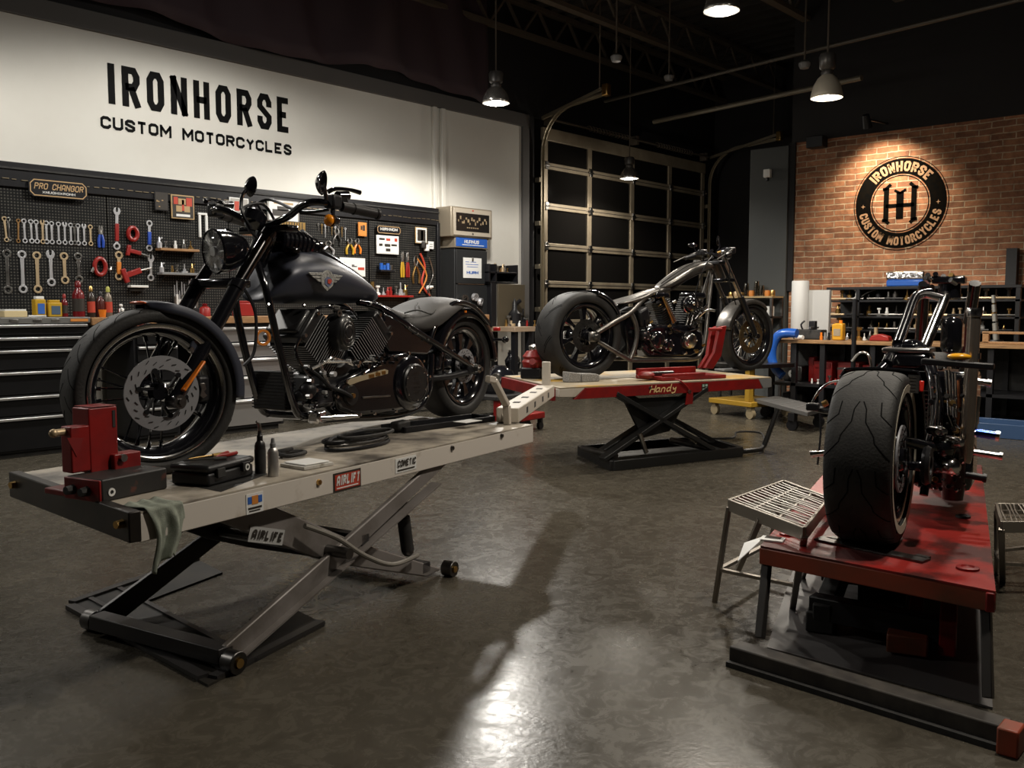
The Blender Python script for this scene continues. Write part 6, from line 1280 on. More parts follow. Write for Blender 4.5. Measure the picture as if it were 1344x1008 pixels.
lowbar('hinge_block', (.1, .66, .045), (.14, .66, .045), .12, .06, REDGE); lowbar('hinge_block', (.12, .25, .045), (.2, .25, .045), .09, .07, SOOT); lowbar('hydraulic_unit', (.3, .5, .09), (.6, .5, .09), .16, .12, SOOT)
for x, y, r, m_, lb in ((1034, 702, .028, RED, 'round red bolt cap at the near corner of the front red lift by the stool'), (1270, 747, .032, RED, 'round red bolt cap at the near corner of the front red lift by its leg'), (1264, 679, .026, SOOT, 'dark round plug in the top of the front red lift')):
    p = pz(x, y, T3); tag(MB().lathe([(0, 0), (r, 0), (r, .006), (r*.6, .008), (r*.5, .004), (0, .004)], n=20).build('bolt_cap', m_, at=p+V((0, 0, .0006))), lb, 'cap')
a, b = pz(1074, 708, T3), pz(1216, 738, T3); d = (b-a); o = MB().box((d.length/2, 0, .004), (d.length, .055, .006)).box((.05, .035, .004), (.06, .04, .006)).box((d.length-.03, .035, .004), (.04, .03, .006)).build('steel_strip', DSTEEL, at=a+V((0, 0, .0006)), rz=math.atan2(d.y, d.x)); tag(o, 'dark steel strip bracket across the lift in front of the wide tyre', 'bracket')
p = pz(1014, 709, T3); t = thing('folded_paper', 'folded printed paper hanging off the corner of the front red lift', 'paper', (p.x, p.y, T3+.001), .25)
MB().box((0, 0, .003), (.06, .075, .005)).build('sheet', WHITE, t); MB().box((.01, 0, .0062), (.03, .05, .001)).build('print', DKP, t)
ps = pz(1000, 703, T3); MB().prism([V((-.06, .03, .002)), V((.0, .035, .004)), V((-.01, .09, -.02)), V((-.12, .085, -.055))], (0, .001, .002)).build('hanging_leaf', WHITE, t)
# ---------------------------------------------------------------- the bike
R3 = pz(1141, 709, T3); th3 = R(10.5)
B3 = Plane((R3.x, R3.y, T3), (math.cos(th3), math.sin(th3)), T3)
def k3(x, y, s):
    """point on the cross plane at distance s ahead of the rear contact: local coordinates"""
    d = ray(x, y); o = B3.o + B3.u*s; t_ = (o-CAM).dot(B3.u)/d.dot(B3.u); return B3.loc(CAM+d*t_)
t = thing('motorcycle', 'black and chrome custom bike seen from behind on the front red lift', 'motorcycle', B3.base(), B3.rz); B3NAME = t.name
r3 = .283; tw = .2
S3 = []
for sg in (1, -1):
    S3 += [(0, .006*sg, .03, .018*sg), (.03, .018*sg, .075, .021*sg), (.075, .021*sg, .12, .048*sg), (.12, .048*sg, .14, .052*sg), (.14, .052*sg, .19, .095*sg)]
    S3 += [(.05, .062*sg, .085, .1*sg), (.0, .058*sg, .05, .062*sg)]
tr3 = dict(per=.23, segs=[(-u0, a, -u1, b) for u0, a, u1, b in S3], gw=.0026)
wheel(t, 'rear_wheel', V((0, 0, r3-.002)), 0, r3, tw, .208, 'mag', 8, (.11, .07, .09), CHR, -1, tr3, 200, 48, BLK, whitewall=.034)
wheel(t, 'front_wheel', V((1.62, 0, .28)), 0, .28, .11, .22, 'spoke', 24, (.12, .08, .05), CHR, -1, None, 72, 20)
arcfender(t, 'rear_fender', V((0, 0, r3)), 0, r3+.02, .25, R(70), R(-25), BLK, .006, 30, .3)
def t3(name, pts, r, m=BLK, sm=5, n=12): return MB().tube([k3(*p) for p in pts], r, n, sm).build(name, m, t)
t3('frame_tube', [(1178, 452, .62), (1188, 425, .8), (1202, 390, 1.05), (1222, 384, 1.12)], .021)
t3('frame_tube', [(1209, 468, .62), (1222, 435, .8), (1238, 396, 1.05), (1240, 388, 1.12)], .021, CHR)
t3('cross_tube', [(1200, 392, 1.05), (1215, 387, 1.06), (1238, 392, 1.05)], .016, CHR)
t3('side_loop', [(1164, 478, .45), (1176, 460, .6), (1192, 452, .68), (1210, 458, .66), (1222, 485, .5), (1229, 520, .4), (1228, 560, .35), (1220, 590, .3), (1213, 640, .25)], .022)
t3('side_loop', [(1162, 480, .45), (1140, 500, .4), (1118, 520, .4), (1100, 560, .35)], .02)
a = k3(1193, 459, .6); MB().box(a, (.16, .17, .018)).build('seat_plate', STEEL, t, bevel=.006); MB().box(a+V((0, 0, .014)), (.06, .05, .016)).build('seat_latch', BLK, t, bevel=.004)
MB().box(a+V((.02, 0, -.04)), (.2, .16, .06)).build('seat_box', BLK, t, bevel=.015)
a, b = k3(1246, 392, 1.2), k3(1246, 368, 1.2); MB().cyl(a, b, .045, n=20).build('steering_head', BLK, t, bevel=.004); MB().box(b+V((0, 0, .0)), (.1, .13, .03)).build('upper_clamp', BLK, t, bevel=.008)
for i in range(12):
    p = k3(1218+42*random.random(), 362+26*random.random(), 1.1+.2*random.random()); MB().cyl(p, p+V((-.03, .02*random.random(), .015)), .011, n=8).build('clamp_fitting', [CHR, BLK, CHR, GOLD][i % 4], t)
for s in (1, -1): a, b = k3(1246+s*0, 372, 1.22), V((1.62, 0, .28)); a.y += .1*s; b.y += .085*s; MB().tube([a, b], [.024, .027], 14).build('fork_leg', BLK, t)
hb = k3(1246, 366, 1.2); MB().tube([hb+V((0, .07, .0)), hb, hb+V((0, -.06, .0))], .012, 10, 4).build('handlebar_stub', BLK, t)
# engine block
e0 = k3(1245, 560, .62)
MB().box((.75, e0.y*.55, .22), (.34, .3, .22)).build('crankcase', BLK, t, bevel=.03)
fins(t, 'rear_cylinder', V((.66, -.03, .3)), V((.58, -.03, .5)), .15, .17, 12, BLK, EDGE); fins(t, 'front_cylinder', V((.8, -.03, .3)), V((.92, -.03, .5)), .15, .17, 12, BLK, EDGE)
MB().box(k3(1250, 440, .95), (.14, .08, .15)).build('fuel_cell', BLK, t, bevel=.03)  # black box filling a gap that is only dark interior
MB().box(k3(1252, 525, .55), (.2, .16, .22)).build('gearbox', BLK, t, bevel=.02)
MB().box(k3(1240, 610, .5), (.22, .2, .16)).build('primary_case', BLK, t, bevel=.03)
a = k3(1250, 622, .38); MB().lathe([(0, 0), (.035, 0), (.038, .03), (.038, .13), (0, .13)], k3(1250, 655, .38), n=20).build('oil_filter', mat('black_red_filter', (.05, .008, .008), .3), t)
g = MB(); gc = MB(); gg = MB()
for i in range(92):  # scattered specks added to imitate highlights across the dark engine
    x, y, s = 1222+44*random.random(), 482+165*random.random(), .3+.14*random.random(); p = k3(x, y, s); r_ = .004+.008*random.random()
    o = MB().cyl(p, p+V((-.012, 0, .004)), r_, r_*.7, 8); 
    o.build('engine_fitting', [CHR, BLK, BLK2, CHR, GOLD, DSTEEL][i % 6], t)
for pp in (((1228, 500, .4), (1236, 530, .36), (1230, 570, .34), (1238, 610, .33)), ((1250, 490, .42), (1244, 530, .38), (1256, 570, .36), (1248, 600, .35)), ((1216, 620, .25), (1232, 600, .3), (1250, 612, .32), (1262, 590, .32))): t3('oil_line', pp, .009, BLK, 5, 8)
t3('side_strut', [(1227, 490, .36), (1230, 540, .34), (1222, 590, .3), (1212, 650, .24)], .015, BLK)
# upright chrome pipe and plate
p0, p1 = k3(1268, 590, .32), k3(1279, 408, .32)
o = MB().tube([k3(1265, 606, .32), p0, k3(1274, 500, .31), p1], [.02, .023, .022, .021], 24, 4).build('exhaust_pipe', mat('smoked_chrome', (.45, .39, .33), .22, .85, rvar=.05), t, sharp=60)
MB().lathe([(.015, -.02), (.024, -.02), (.027, .0), (.023, .01), (.014, .004)], p1, (0, 0, 1), 28, True).build('pipe_rim', CHR, o); MB().lathe([(.021, -.01), (.027, -.01), (.027, .01), (.021, .01)], k3(1276, 467, .32), (.05, 0, 1), 28, True).build('pipe_clamp', CHR, o)
t3('copper_line', [(1256, 500, .42), (1258, 530, .4), (1255, 560, .4)], .008, mat('copper_line', (.5, .18, .08), .35, .9))
a, b = k3(1210, 474, .22), k3(1305, 481.5, .22); MB().bar(a, b, .05, .02).build('cross_plate', BLK2, t, bevel=.004)
c = k3(1259, 472, .22); MB().ball(c+V((0, 0, .01)), (.024, .038, .012), 18).build('amber_marker', mat('amber_marker', (.85, .4, .02), .25, coat=.5), t)
for (xa, ya, xb, yb, r_, m_, nm) in ((1280, 568, 1307, 572, .015, mat('blue_chrome', (.06, .12, .5), .18, 1), 'foot_peg'), (1278, 594, 1311, 599, .012, CHR, 'foot_peg'), (1268, 623, 1290, 627, .013, BLK2, 'foot_peg'), (1278, 500, 1296, 503, .012, CHR, 'mount_stub')):
    a, b = k3(xa, ya, .4), k3(xb, yb, .4); o = MB().cyl(a, b, r_, n=16).build(nm, m_, t); MB().cyl(b, b+(b-a).normalized()*.012, r_*1.25, n=16).build('peg_cap', CHR if m_ != BLK2 else BLK2, o)
MB().tube([k3(1262, 560, .42), k3(1275, 568, .4), k3(1281, 569, .4)], .014, 10, 3).build('peg_bracket', CHR, t); MB().tube([k3(1270, 620, .42), k3(1264, 640, .42)], .014, 10).build('peg_bracket', BLK, t)
t3('side_lever', [(1284, 520, .42), (1279, 560, .42), (1270, 610, .42)], .009, CHR, 3, 8)
a, b = k3(1178, 577, .05), k3(1221, 587, .2); MB().cyl(a, b, .017, .02, 14).build('axle_bar', BLK, t); MB().ball(k3(1180, 576, .04), .014, 10).build('axle_end', CHR, t)
c = V((0.02, -.165, r3-.02)); MB().lathe([(.03, -.012), (.058, -.012), (.065, 0), (.058, .012), (.03, .012)], c, (0, 1, 0), 28, True).build('drive_pulley', BLK2, t)
MB().box(k3(1216, 615, .12), (.12, .03, .06)).build('brake_caliper', BLK, t, bevel=.012); MB().bar(k3(1200, 612, .05), k3(1236, 600, .5), .05, .03).build('swingarm', BLK, t, bevel=.008)
a = k3(1199, 504, .06); T = axm(a, (-1, -.25, .25), (0, -1, 0)); g = MB(); g.T = T; g.box((0, 0, 0), (.035, .06, .003)); o = g.build('license_label', STEEL, t); g = MB()
for i in range(5): g.T = T; g.box((-.004+.004*0, -.022+.011*i, .002), (.022, .004, .001))
g.build('label_print', DKP, o); g = MB(); g.T = axm(k3(1209.5, 507, .06), (-1, -.25, .25), (0, -1, 0)); g.box((0, 0, 0), (.014, .036, .008)); g.build('tail_lens', mat('tail_red', (.7, .03, .02), .25, coat=.5), t, bevel=.003)
a, b = k3(1068, 596, .3), k3(1090, 594, .3); MB().cyl(a, b, .011, n=14).cyl(a, a+(a-b).normalized()*.01, .014, n=14).build('foot_peg', CHR, t)
MB().tube([k3(1066, 528, .5), k3(1076, 512, .5), k3(1090, 502, .5), k3(1108, 499, .45)], .005, 6, 5).build('clutch_cable', CHR, t)
o = MB().box(k3(1067, 534, .5), (.03, .05, .03)).build('lever_clamp', BLK2, t, bevel=.006); MB().tube([k3(1066, 536, .5), k3(1082, 540, .5), k3(1100, 541, .45), k3(1118, 543, .4)], .009, 8, 3).build('side_bar', BLK, t); MB().cyl(k3(1080, 531, .5), k3(1086, 528, .5), .012, n=10).build('brass_fitting', GOLD, o)
MB().tube([k3(1076, 542, .45), k3(1077, 570, .44), k3(1073, 610, .42)], .004, 6, 3).build('drain_hose', BLK2, t)
# ---------------------------------------------------------------- step stools
WIRE = mat('stool_steel', (.32, .29, .25), .4, .8)
def stool(label, top, feet, zt_, mesh=True):
    pts = [pz(x, y, zt_) for x, y in top]; ft = [pz(x, y, 0) for x, y in feet]; c = sum(pts, V())/4; c.z = 0
    t = thing('step_stool', label, 'stool', c); pts = [p-c for p in pts]; ft = [p-c for p in ft]
    for i in range(4):
        a, b = pts[i], pts[(i+1) % 4]; MB().bar(a-V((0, 0, .022)), b-V((0, 0, .022)), .012, .044).build('top_rail', WIRE, t, bevel=.002)
        MB().bar(a-V((0, 0, .03)), ft[i], .022, .014).build('leg', WIRE, t, bevel=.002)
        m0, m1 = a.lerp(ft[i], .68), b.lerp(ft[(i+1) % 4], .68); MB().bar(m0, m1, .018, .012).build('stretcher', WIRE, t)
    for k in range(1, 15):
        a, b = pts[0].lerp(pts[1], k/15), pts[3].lerp(pts[2], k/15); w_ = .01*math.sin(k*2.1)
        MB().tube([a-V((0, 0, .004)), a.lerp(b, .35)+V((w_, w_, -.006)), a.lerp(b, .7)+V((-w_, 0, -.004)), b-V((0, 0, .004))], .003, 5, 3).build('wire', WIRE, t)
    for k in (.33, .66): MB().bar(pts[0].lerp(pts[3], k)-V((0, 0, .008)), pts[1].lerp(pts[2], k)-V((0, 0, .008)), .008, .004).build('cross_wire', WIRE, t)
    return t, pts
s1, sp = stool('steel step stool with a wire mesh top against the front red lift', ((957, 655), (1029, 630), (1088, 652), (1056, 692)), ((938, 790), (1000, 752), (1052, 760), (1040, 800)), .4)
MB().bar(sp[0].lerp(sp[3], .45)-V((0, 0, .03)), V(pz(967, 752, .1))-V((s1.location.x, s1.location.y, 0)), .02, .012).build('diagonal_brace', WIRE, s1)
stool('steel step stool with a slatted wire top cut off by the picture edge', ((1308, 660), (1395, 662), (1420, 684), (1315, 684)), ((1308, 752), (1400, 735), (1440, 775), (1316, 764)), .3)

# chrome strip, rods and covers added to the rear view bike for glints
t = bpy.data.objects[B3NAME]
t3('trim_strip', [(1229, 492, .3), (1231, 530, .29), (1227, 572, .28), (1218, 612, .26)], .006, CHR, 5, 8)  # stands in for the bright reflected edge along the side loop
t3('pushrod_tube', [(1243, 486, .36), (1246, 545, .34)], .009, CHR, 0, 10); t3('pushrod_tube', [(1252, 490, .36), (1253, 548, .34)], .009, CHR, 0, 10)
for x, y, r_, m_ in ((1240, 588, .036, BLK), (1248, 612, .03, CHR), (1232, 566, .02, CHR), (1228, 612, .024, BLK), (1254, 580, .02, CHR)):
    p = k3(x, y, .27); MB().lathe([(0, .03), (r_*.6, .028), (r_*.95, .015), (r_, 0), (r_, -.03), (0, -.03)], p, (-.6, -.8, 0), 24).build('engine_cover', m_, t, sharp=50)
# ---------------------------------------------------------------- benches and shelving by the brick wall
BXF = 8.95; BZ2 = .775
ya, yb_ = pX(1008, 440, BXF).y, pX(1400, 450, BXF).y
WB = mat('bench_top_wood', (.34, .19, .08), .5, col2=(.18, .1, .045), sc=7, stretch=(12, 1, 12))
t = thing('workbench', 'long black workbench with a wooden top along the brick wall', 'workbench', (BXF, ya, 0)); Lb = ya-yb_
MB().bb((0, -Lb, BZ2-.035), (.62, 0, BZ2)).build('top', WB, t, bevel=.004)
ks = [0.0, .25, .55, 1.05, 1.6, 2.1, Lb-.05]
for k in ks:
    for x in (.03, .54): MB().bb((x, -k-.05, 0), (x+.05, -k, BZ2-.035)).build('leg', BLK2, t)
MB().bb((.03, -Lb, .3), (.58, 0, .33)).build('lower_shelf', BLK2, t); MB().bb((.58, -Lb, .04), (.6, 0, BZ2-.04)).build('back_panel', SOOT, t)
MB().bb((.03, -Lb, .06), (.58, 0, .09)).build('bottom_shelf', BLK2, t)
def onb(x, y, dx=.12): q = pX(x, y, BXF+dx); return q
# things on the bench
def item(x, dx=.15): q = pX(x, 440, BXF+dx); return V((BXF+dx, q.y, BZ2+.0008))
p = item(1049, .45); tag(MB().lathe([(0, 0), (.085, 0), (.09, .01), (.09, .6), (.082, .61), (.06, .605), (0, .6)], n=32).build('paper_roll', mat('roll_white', (.5, .5, .49), .6), at=V((p.x, p.y, BZ2+.001)), sharp=50), 'tall white paper roll standing on the brick wall bench', 'roll')
p = item(1072, .5); tag(MB().box((0, 0, .255), (.05, .27, .51)).box((-.026, .1, .25), (.01, .03, .46)).build('white_panel', mat('panel_white', (.42, .42, .41), .55), at=p, bevel=.004), 'flat white panel standing beside the paper roll', 'panel')
p = item(1100, .12); t = thing('oil_jug', 'yellow oil jug with a label on the brick wall bench', 'jug', p)
MB().prism([(-.03, -.058, 0), (-.03, .052, 0), (-.03, .058, .16), (-.03, .02, .17), (-.03, -.055, .17)], (.08, 0, 0)).build('body', mat('jug_amber', (.6, .3, .02), .35), t, bevel=.012); MB().box((-.032, 0, .08), (.004, .07, .07)).build('label', mat('jug_label', (.3, .24, .16), .5), t); MB().cyl((.01, -.02, .17), (.01, -.02, .2), .018, n=12).build('cap', ORANGE, t)
p = item(1054, .1); tag(MB().lathe([(0, 0), (.022, 0), (.022, .09), (0, .09)], (0, 0, .022), (.2, 1, 0), 14).build('tape_roll', WHITE, at=p), 'small white roll lying at the bench edge', 'roll')
p = item(1063, .25); t = thing('bench_vise', 'dark bench machine with a clamp in front of the white panel', 'bench machine', p)
MB().box((0, 0, .05), (.16, .3, .1)).build('base', SOOT, t, bevel=.01); MB().box((.0, -.03, .14), (.06, .07, .1)).build('jaw', BLK2, t, bevel=.008); MB().cyl((-.12, -.05, .12), (.08, -.05, .12), .012, n=8).build('screw', STEEL, t); MB().tube([(0, .08, .1), (-.02, .09, .15), (.0, .06, .19)], .01, 6, 3).build('arm', BLK2, t)
for i, (x, m_, lb) in enumerate(((1078, ORANGE, 'small orange pot on the bench by the white panel'), (1083, GREY, 'small grey pot on the bench by the white panel'), (1088, BLK2, 'small black can left of the yellow jug'))): p = item(x, .14); bit(p.x, p.y, p.z, .075, m_, lb, 'pot', 'pots on the brick wall bench', 1)
p = item(1155, .2); tag(MB().prism([(-.03, -.1, 0), (-.03, .1, 0), (-.03, .08, .05), (-.03, .0, .07), (-.03, -.09, .045)], (.1, 0, 0)).build('red_case', HANDLE['red'], at=p, bevel=.01), 'small glossy red case on the brick wall bench', 'case')
for i in range(6): p = item(1112+7.5*i, .3+.04*(i % 2)); bit(p.x, p.y, p.z, .07+.03*(i % 3), MS[i % 6], 'small bench bit, %s past the yellow jug' % ORD[i], 'bench_bit', 'bits on the brick wall bench', i)
# things under the bench
for i, (x, z, m_, w, h, lb) in enumerate(((1046, .331, DSTEEL, .2, .16, 'grey grinder with a round badge under the bench end'), (1046, .091, SOOT, .22, .12, 'dark parts box on the bottom shelf at the bench end'), (1070, .331, RED, .06, .26, 'tall red bottle under the bench beside a leg'), (1085, .331, RED, .2, .22, 'red steel bin under the bench behind the white pots'), (1118, .331, mat('deep_red', (.16, .012, .01), .5), .22, .22, 'dark red bin under the middle of the bench'), (1150, .331, RED, .2, .2, 'red bin under the bench beside the bike'))):
    q = pX(x, 480, BXF+.35); t = thing('storage_bin', lb, 'bin', (BXF+.35, q.y, z)); MB().bb((-.1, -w/2, 0), (.18, w/2, h)).build('bin', m_, t, bevel=.01); MB().bb((-.11, -w*.4, h*.7), (-.1, w*.4, h*.9)).build('lip', m_, t)
    if i == 0: MB().lathe([(.015, 0), (.04, 0), (.04, .01), (.015, .01)], (-.11, 0, h*.5), (-1, 0, 0), 18, True).build('badge', WHITE, t)
for i, (x, m_, h) in enumerate(((1066, WHITE, .05), (1074, WHITE, .045), (1082, BRASSY, .08), (1089, STEEL, .09), (1097, HANDLE['red'], .06), (1104, STEEL, .1), (1112, BLK2, .06))):
    q = pX(x, 490, BXF+.1); bit(BXF+.1, q.y, .331, h, m_, ['white', 'second white', 'tan', 'steel', 'red', 'tall steel', 'black'][i]+' pot on the shelf under the brick wall bench', 'pot', 'pots under the brick wall bench', 1+i % 2)
# blue tube arch at the bench end
g = MB(); g.tube([pX(x, y, BXF-.06) for x, y in ((1046, 437.5), (1032, 437), (1021, 441), (1014, 455), (1013, 470), (1018, 484), (1027, 493))], .047, 14, 5); tag(g.build('blue_tube', mat('gloss_blue', (.015, .09, .4), .25, coat=.5)), 'thick glossy blue tube curving down the end of the bench', 'tube')
# shelving
RX = 10.05; y0, y1 = pX(1084, 400, RX).y, pX(1340, 400, RX).y; zt_ = pX(1200, 375.5, RX).z
t = thing('shelf_rack', 'long black shelf rack full of parts below the brick wall', 'shelf rack', (RX, y0, 0)); Lr = y0-y1
zs = [pX(1110, y, RX).z for y in (394, 404, 418, 436)]
zs = [zs[0], (zs[1]+zs[2])/2-.03, zs[3]+.03, .55]
MB().bb((0, -Lr, zt_-.03), (.42, 0, zt_)).build('top_board', BLK2, t, bevel=.003); MB().bb((.4, -Lr, .02), (.42, 0, zt_)).build('back_panel', SOOT, t)
for z in zs: MB().bb((0, -Lr, z-.02), (.4, 0, z)).build('shelf_board', BLK2, t)
for k in (0, .34*Lr*.5, Lr*.5, Lr*.75, Lr-.05): MB().bb((.0, -k-.04, 0), (.05, -k, zt_-.03)).build('upright', BLK2, t)
n_ = 0
for si in range(3):
    n_i = 17
    for i in range(n_i):
        y = y0-.1-(Lr*.86)*i/(n_i-1)-.05*random.random(); h = .06+.08*random.random()
        bit(RX+.06+.1*random.random(), y, zs[si]+.001, h, random.choice([GOLD, STEEL, BRASSY, DSTEEL, BLK2, STEEL, GOLD, WHITE]), 'small metal part, %s along the %s shelf of the black rack' % (ORD[i], ('top', 'middle', 'low')[si]), 'rack_part', 'parts on the %s shelf of the black rack' % ('top', 'middle', 'low')[si], random.randint(0, 3))
        if i % 2 == 0:
            g = MB(); g.cyl((0, -.09, .015), (0, .09, .015), .012, n=8); tag(g.build('rod', random.choice([DSTEEL, BRASSY, BLK2, DSTEEL]), at=(RX+.03, y, zs[si]+.001), rz=.3*random.random()), 'short metal rod, %s along the front of the %s shelf' % (ORD[i//2], ('top', 'middle', 'low')[si]), 'rod', 'rods on the %s shelf' % ('top', 'middle', 'low')[si])
p = pX(1190, 362, RX+.15); t = thing('chrome_tin', 'chrome and blue tin standing on top of the black shelf rack', 'tin', (RX+.15, p.y, zt_+.0008))
Wt = (pX(1166, 360, RX+.15).y-pX(1215, 360, RX+.15).y)
MB().bb((-.06, -Wt/2, .0), (.08, Wt/2, .07)).build('blue_base', BLUE, t, bevel=.015); MB().bb((-.065, -Wt/2-.004, .07), (.085, Wt/2+.004, .16)).build('chrome_lid', mat('crumpled_foil', (.75, .75, .75), .2, 1, bump=1, bsc=25), t, bevel=.02)
MB().tube([(0, Wt/2, .01), (-.04, Wt/2+.2, -.06), (-.06, Wt/2+.28, -.12)], .006, 6, 4).build('wire', STEEL, t)
# black stand post, orange board, hinge lamp
q = pX(1121, 440, BXF-.3); t = thing('parts_stand', 'tall thin black stand with chrome hook in front of the bench', 'stand', (BXF-.3, q.y, 0))
MB().cyl((0, 0, .0), (0, 0, 1.18), .022, n=10).build('post', BLK2, t); MB().lathe([(0, 0), (.16, 0), (.16, .02), (.04, .05), (0, .05)], n=20).build('foot', BLK2, t)
MB().tube([(-.03, 0, .6), (-.05, -.08, .68), (-.05, -.16, .66), (-.05, -.2, .5), (-.05, -.24, .45)], .013, 8, 4).build('hook', CHR, t); MB().bar((0, .15, .52), (0, -.5, .56), .02, .02).build('cross_bar', DSTEEL, t); MB().tube([(0, .02, .4), (-.05, .12, .3), (-.05, .16, .25)], .02, 8, 3).build('arm', BLK2, t)
q0, q1 = pX(1290, 441, BXF-.9), pX(1400, 443, BXF-.9)
t = thing('wood_frame', 'orange brown wooden frame lying over the bench at the picture edge', 'frame', (BXF+.12, 0, 0)); q0, q1 = pX(1290, 437, BXF+.12), pX(1420, 442, BXF+.12); q0.z = BZ2+.1025
MB().bar((0, q0.y, q0.z+.0), (0, q1.y, q0.z+.0), .05, .022).build('rail', WOOD, t, bevel=.003); MB().bar((0, q0.y, q0.z-.09), (0, q1.y, q0.z-.09), .05, .022).build('rail', WOOD, t, bevel=.003); MB().bar((0, q0.y-.03, q0.z-.09), (0, q0.y-.03, q0.z), .05, .05, (0, 1, 0)).build('block', WOOD, t)
q = pX(1309, 410, 9.3); t = thing('jointed_lamp', 'grey jointed lamp arm standing at the end of the shelf rack', 'lamp', (9.3, q.y, .776))
for i in range(5): MB().cyl((0, .008*i, .03+.085*i), (0, .008*(i+1), .1+.085*i), .026-.002*i, n=10).build('arm_joint', mat('cast_grey', (.3, .3, .28), .45, .6), t); 
MB().lathe([(0, 0), (.07, 0), (.06, .03), (0, .03)], n=16).build('foot', BLK2, t)
q = pX(1329, 350, BX-.06); tag(MB().bb((-.05, -.05, 0), (.05, .05, pX(1329, 326, BX-.06).z)).build('black_post', BLK2, at=(BX-.07, q.y, 0)), 'black square post standing against the brick wall', 'post')
p = pz(1322, 572, 0); t = thing('blue_tray', 'blue plastic tray on the floor by the bench', 'tray', (p.x, p.y, .0008)); w0 = .34
BT = mat('tray_blue', (.03, .07, .16), .45)
MB().bb((-.2, -w0, 0), (.2, w0, .01)).build('base', BT, t)
for a in (((-.22, -w0, 0), (-.19, w0, .12)), ((.19, -w0, 0), (.22, w0, .12)), ((-.2, -w0, 0), (.2, -w0+.03, .12)), ((-.2, w0-.03, 0), (.2, w0, .12))): MB().bb(*a).build('rim', BT, t, bevel=.004)
tag(MB().tube([(-.1, -.2, .032), (.05, -.05, .035), (-.05, .1, .034), (.1, .2, .032)], .02, 8, 4).build('black_rag', SOOT, at=(p.x, p.y, .012)), 'black crumpled rag in the blue tray', 'rag')
# small shelf with glasses by the grey column
SX = BX-.12; a, b = pX(958, 390, SX), pX(1026, 388, SX); z = pX(1000, 389, SX).z
t = thing('glass_shelf', 'small tan shelf of jars in front of the grey column', 'shelf', (SX-.25, a.y, 0)); Ls = a.y-b.y
MB().bb((0, -Ls, z-.02), (.3, 0, z)).build('shelf_board', mat('tan_shelf', (.38, .28, .14), .5), t); z2 = pX(1000, 415, SX).z; MB().bb((0, -Ls, z2-.02), (.3, 0, z2)).build('shelf_board', BLK2, t)
for y in (-Ls+.0, -.03): 
    for x in (0, .27): MB().bb((x, y, 0), (x+.03, y+.03, z-.02)).build('leg', DSTEEL, t)
GL_ = clear_mat('jar_glass', (.75, .72, .62), .7)
for i in range(9):
    y = a.y-.08-(Ls-.14)*i/8; h = [.05, .06, .05, .16, .07, .18, .13, .07, .07][i]
    tag(MB().lathe([(0, 0), (.03, 0), (.034, h*.6), (.028, h), (.024, h), (.028, h*.55), (.025, .006), (0, .006)], n=14).build('jar', [GOLD, BRASSY, GOLD, GL_, ORP, GL_, GL_, ORP, GOLD][i], at=(SX-.12, y, z+.001)), 'small jar, %s along the tan shelf by the grey column' % ORD[i], 'jar', 'jars on the tan shelf')
for i in range(3): y = a.y-.3-(Ls-.4)*i/2; tag(MB().box((0, 0, .06), (.1, .09, .12)).build('parts_box', [STEEL, GREY, WHITE][i], at=(SX-.12, y, z2+.001), bevel=.006), 'small box, %s on the lower board of the tan jar shelf' % ORD[i], 'box', 'boxes under the jars')
q = pX(1008.5, 230, BX-.07); t = thing('motion_sensor', 'small white motion sensor on the grey column', 'sensor', (BX-.062, q.y, q.z))
MB().box((-.03, 0, .02), (.06, .09, .1)).build('housing', WHITE, t, bevel=.01); MB().cyl((-.03, 0, -.03), (-.03, 0, -.07), .018, n=10).build('eye', BLK2, t)
q = pX(1076, 188, BX); tag(MB().box((-.08, 0, 0), (.15, .2, .13)).build('wall_speaker', BLK2, at=(BX, q.y, q.z), bevel=.008), 'small black loudspeaker on the top edge of the brick wall', 'loudspeaker')
# ---------------------------------------------------------------- painted emblem on the brick
c = pX(1181, 267, BX-.003); Ro = (pX(1181, 205, BX).z-pX(1181, 328, BX).z)/2
M = Matrix(((0, 0, -1, 0), (-1, 0, 0, 0), (0, 1, 0, 0), (0, 0, 0, 1)))
t = thing('wall_emblem', 'round black company emblem painted on the brick wall', 'emblem', c)
PB = mat('emblem_black', (.004, .004, .004), .8, col2=(.006, .005, .004), sc=18, spec=0)
PT = mat('emblem_tan', (.34, .2, .115), .75)
k = Ro
def flat_ring(nm, r0, r1, m_, x=.0):
    g = MB(); g.T = Matrix.Translation((-x, 0, 0)) @ M
    n = 96; g.add([V((r*math.cos(2*PI*i/n), r*math.sin(2*PI*i/n), 0)) for r in (r0, r1) for i in range(n)], [(i, (i+1) % n, n+(i+1) % n, n+i) for i in range(n)]); return g.build(nm, m_, t)
flat_ring('outer_line', k*.985, k, PB); flat_ring('band', k*.63, k*.955, PB); flat_ring('inner_line', k*.585, k*.605, PB)
M1 = Matrix.Translation((-.0015, 0, 0)) @ M
hgt = k*.215
g = MB(); text(g, 'IRONHORSE', M1, hgt, .22, .42, .36, 0, (k*.685, PI/2, 1), .5); g.build('upper_lettering', PT, t)
g = MB(); text(g, 'CUSTOM MOTORCYCLES', M1, hgt*.85, .21, .36, .3, 0, (k*.895, -PI/2, -1), .5); g.build('lower_lettering', PT, t)
for s in (-1, 1):
    g = MB(); g.T = M1; a, e = k*.79*s, -.02*k; r_ = k*.05; g.add([V((a+r_*(1 if i % 2 == 0 else .3)*math.cos(PI*i/4), e+r_*(1 if i % 2 == 0 else .3)*math.sin(PI*i/4), 0)) for i in range(8)], [tuple(range(8))]); g.build('star', PT, t)
g = MB(); f3 = lambda p: M1 @ V((p.x*k, p.y*k, 0))
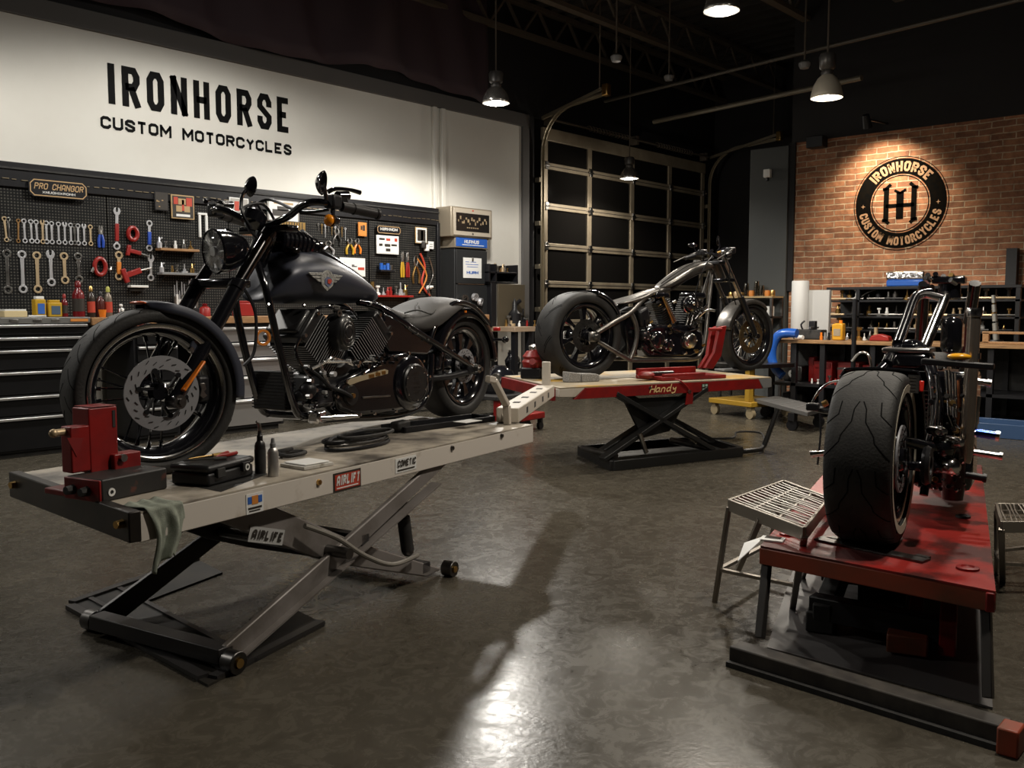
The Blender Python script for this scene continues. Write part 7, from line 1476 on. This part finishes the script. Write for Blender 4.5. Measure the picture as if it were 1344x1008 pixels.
for pts, w_ in ((((-.29, -.37), (-.29, .35)), .11), (((.29, -.37), (.29, .35)), .11), (((0, -.33), (0, .25)), .15), (((-.3, -.04), (.3, -.04)), .08), (((-.37, .32), (-.3, .33), (-.2, .42)), .07), (((.37, .32), (.3, .33), (.2, .42)), .07), (((-.37, -.34), (-.3, -.35), (-.22, -.42)), .07), (((.37, -.34), (.3, -.35), (.22, -.42)), .07), (((-.12, .29), (0, .22), (.12, .29)), .05)): stroke(g, [V(p) for p in pts], w_, f3)
g.build('monogram', PB, t)
# lamps hanging outside the frame, some of them added for extra light
def bare_lamp(pos, pw, sp, label, tilt=None, col=(1, .91, .78)): lamp(0, 0, 0, .13, pw, label, sp, pos=V(pos), tilt=tilt, col=col)
bare_lamp((4.2, 6.0, 3.6), 165, 172, 'pendant lamp over the tool bench, hung above the picture edge', col=(1, .96, .89))
bare_lamp((1.5, 6.0, 3.4), 160, 172, 'pendant lamp at the near end of the tool bench row', col=(1, .96, .89))
bare_lamp((-1.2, 6.0, 3.4), 120, 172, 'pendant lamp beyond the near end of the tool bench', col=(1, .96, .89))  # row carried on by an added lamp to brighten the headlight
bare_lamp((2.9, .5, 3.5), 230, 150, 'pendant lamp over the aisle between the two front lifts')
bare_lamp((5.6, 1.2, 3.4), 130, 150, 'pendant lamp over the far end of the front red lift')  # added to give the chrome more highlights
bare_lamp((3.6, 3.3, 3.7), 50, 150, 'pendant lamp high above the cream lift')  # weak extra lamp, added for small highlights on the bikes
# picture light over the round brick emblem
t = thing('wall_spotlight', 'small black spotlight above the round emblem on the brick wall', 'spotlight', (BX-.62, pX(1165, 180, BX).y, BZT+.02))
MB().cyl((0, 0, .02), (.6, 0, .06), .012, n=8).build('arm', BLK2, t)
MB().cyl((-.03, 0, .06), (.04, 0, -.06), .035, .05, n=16).build('spot_head', BLK2, t)
ld = bpy.data.lights.new('wall_spot', 'SPOT'); ld.energy = 150; ld.spot_size = R(105); ld.spot_blend = .8; ld.shadow_soft_size = .05; ld.color = (1, .82, .58)
lo = bpy.data.objects.new('wall_spot', ld); COL.objects.link(lo); lo.parent = t; lo.location = (.045, 0, -.075); lo.rotation_euler = (0, R(-38), 0)
w = bpy.data.worlds.new('world'); SC.world = w; w.use_nodes = True
w.node_tree.nodes['Background'].inputs[0].default_value = (.9, .85, .8, 1); w.node_tree.nodes['Background'].inputs[1].default_value = .018
vs = SC.view_settings; vs.view_transform = 'Standard'; vs.look = 'None'; vs.gamma = 1; vs.exposure = 0; vs.use_curve_mapping = False
SC.cycles.use_denoising = True; SC.cycles.max_bounces = 6; SC.cycles.sample_clamp_indirect = 3
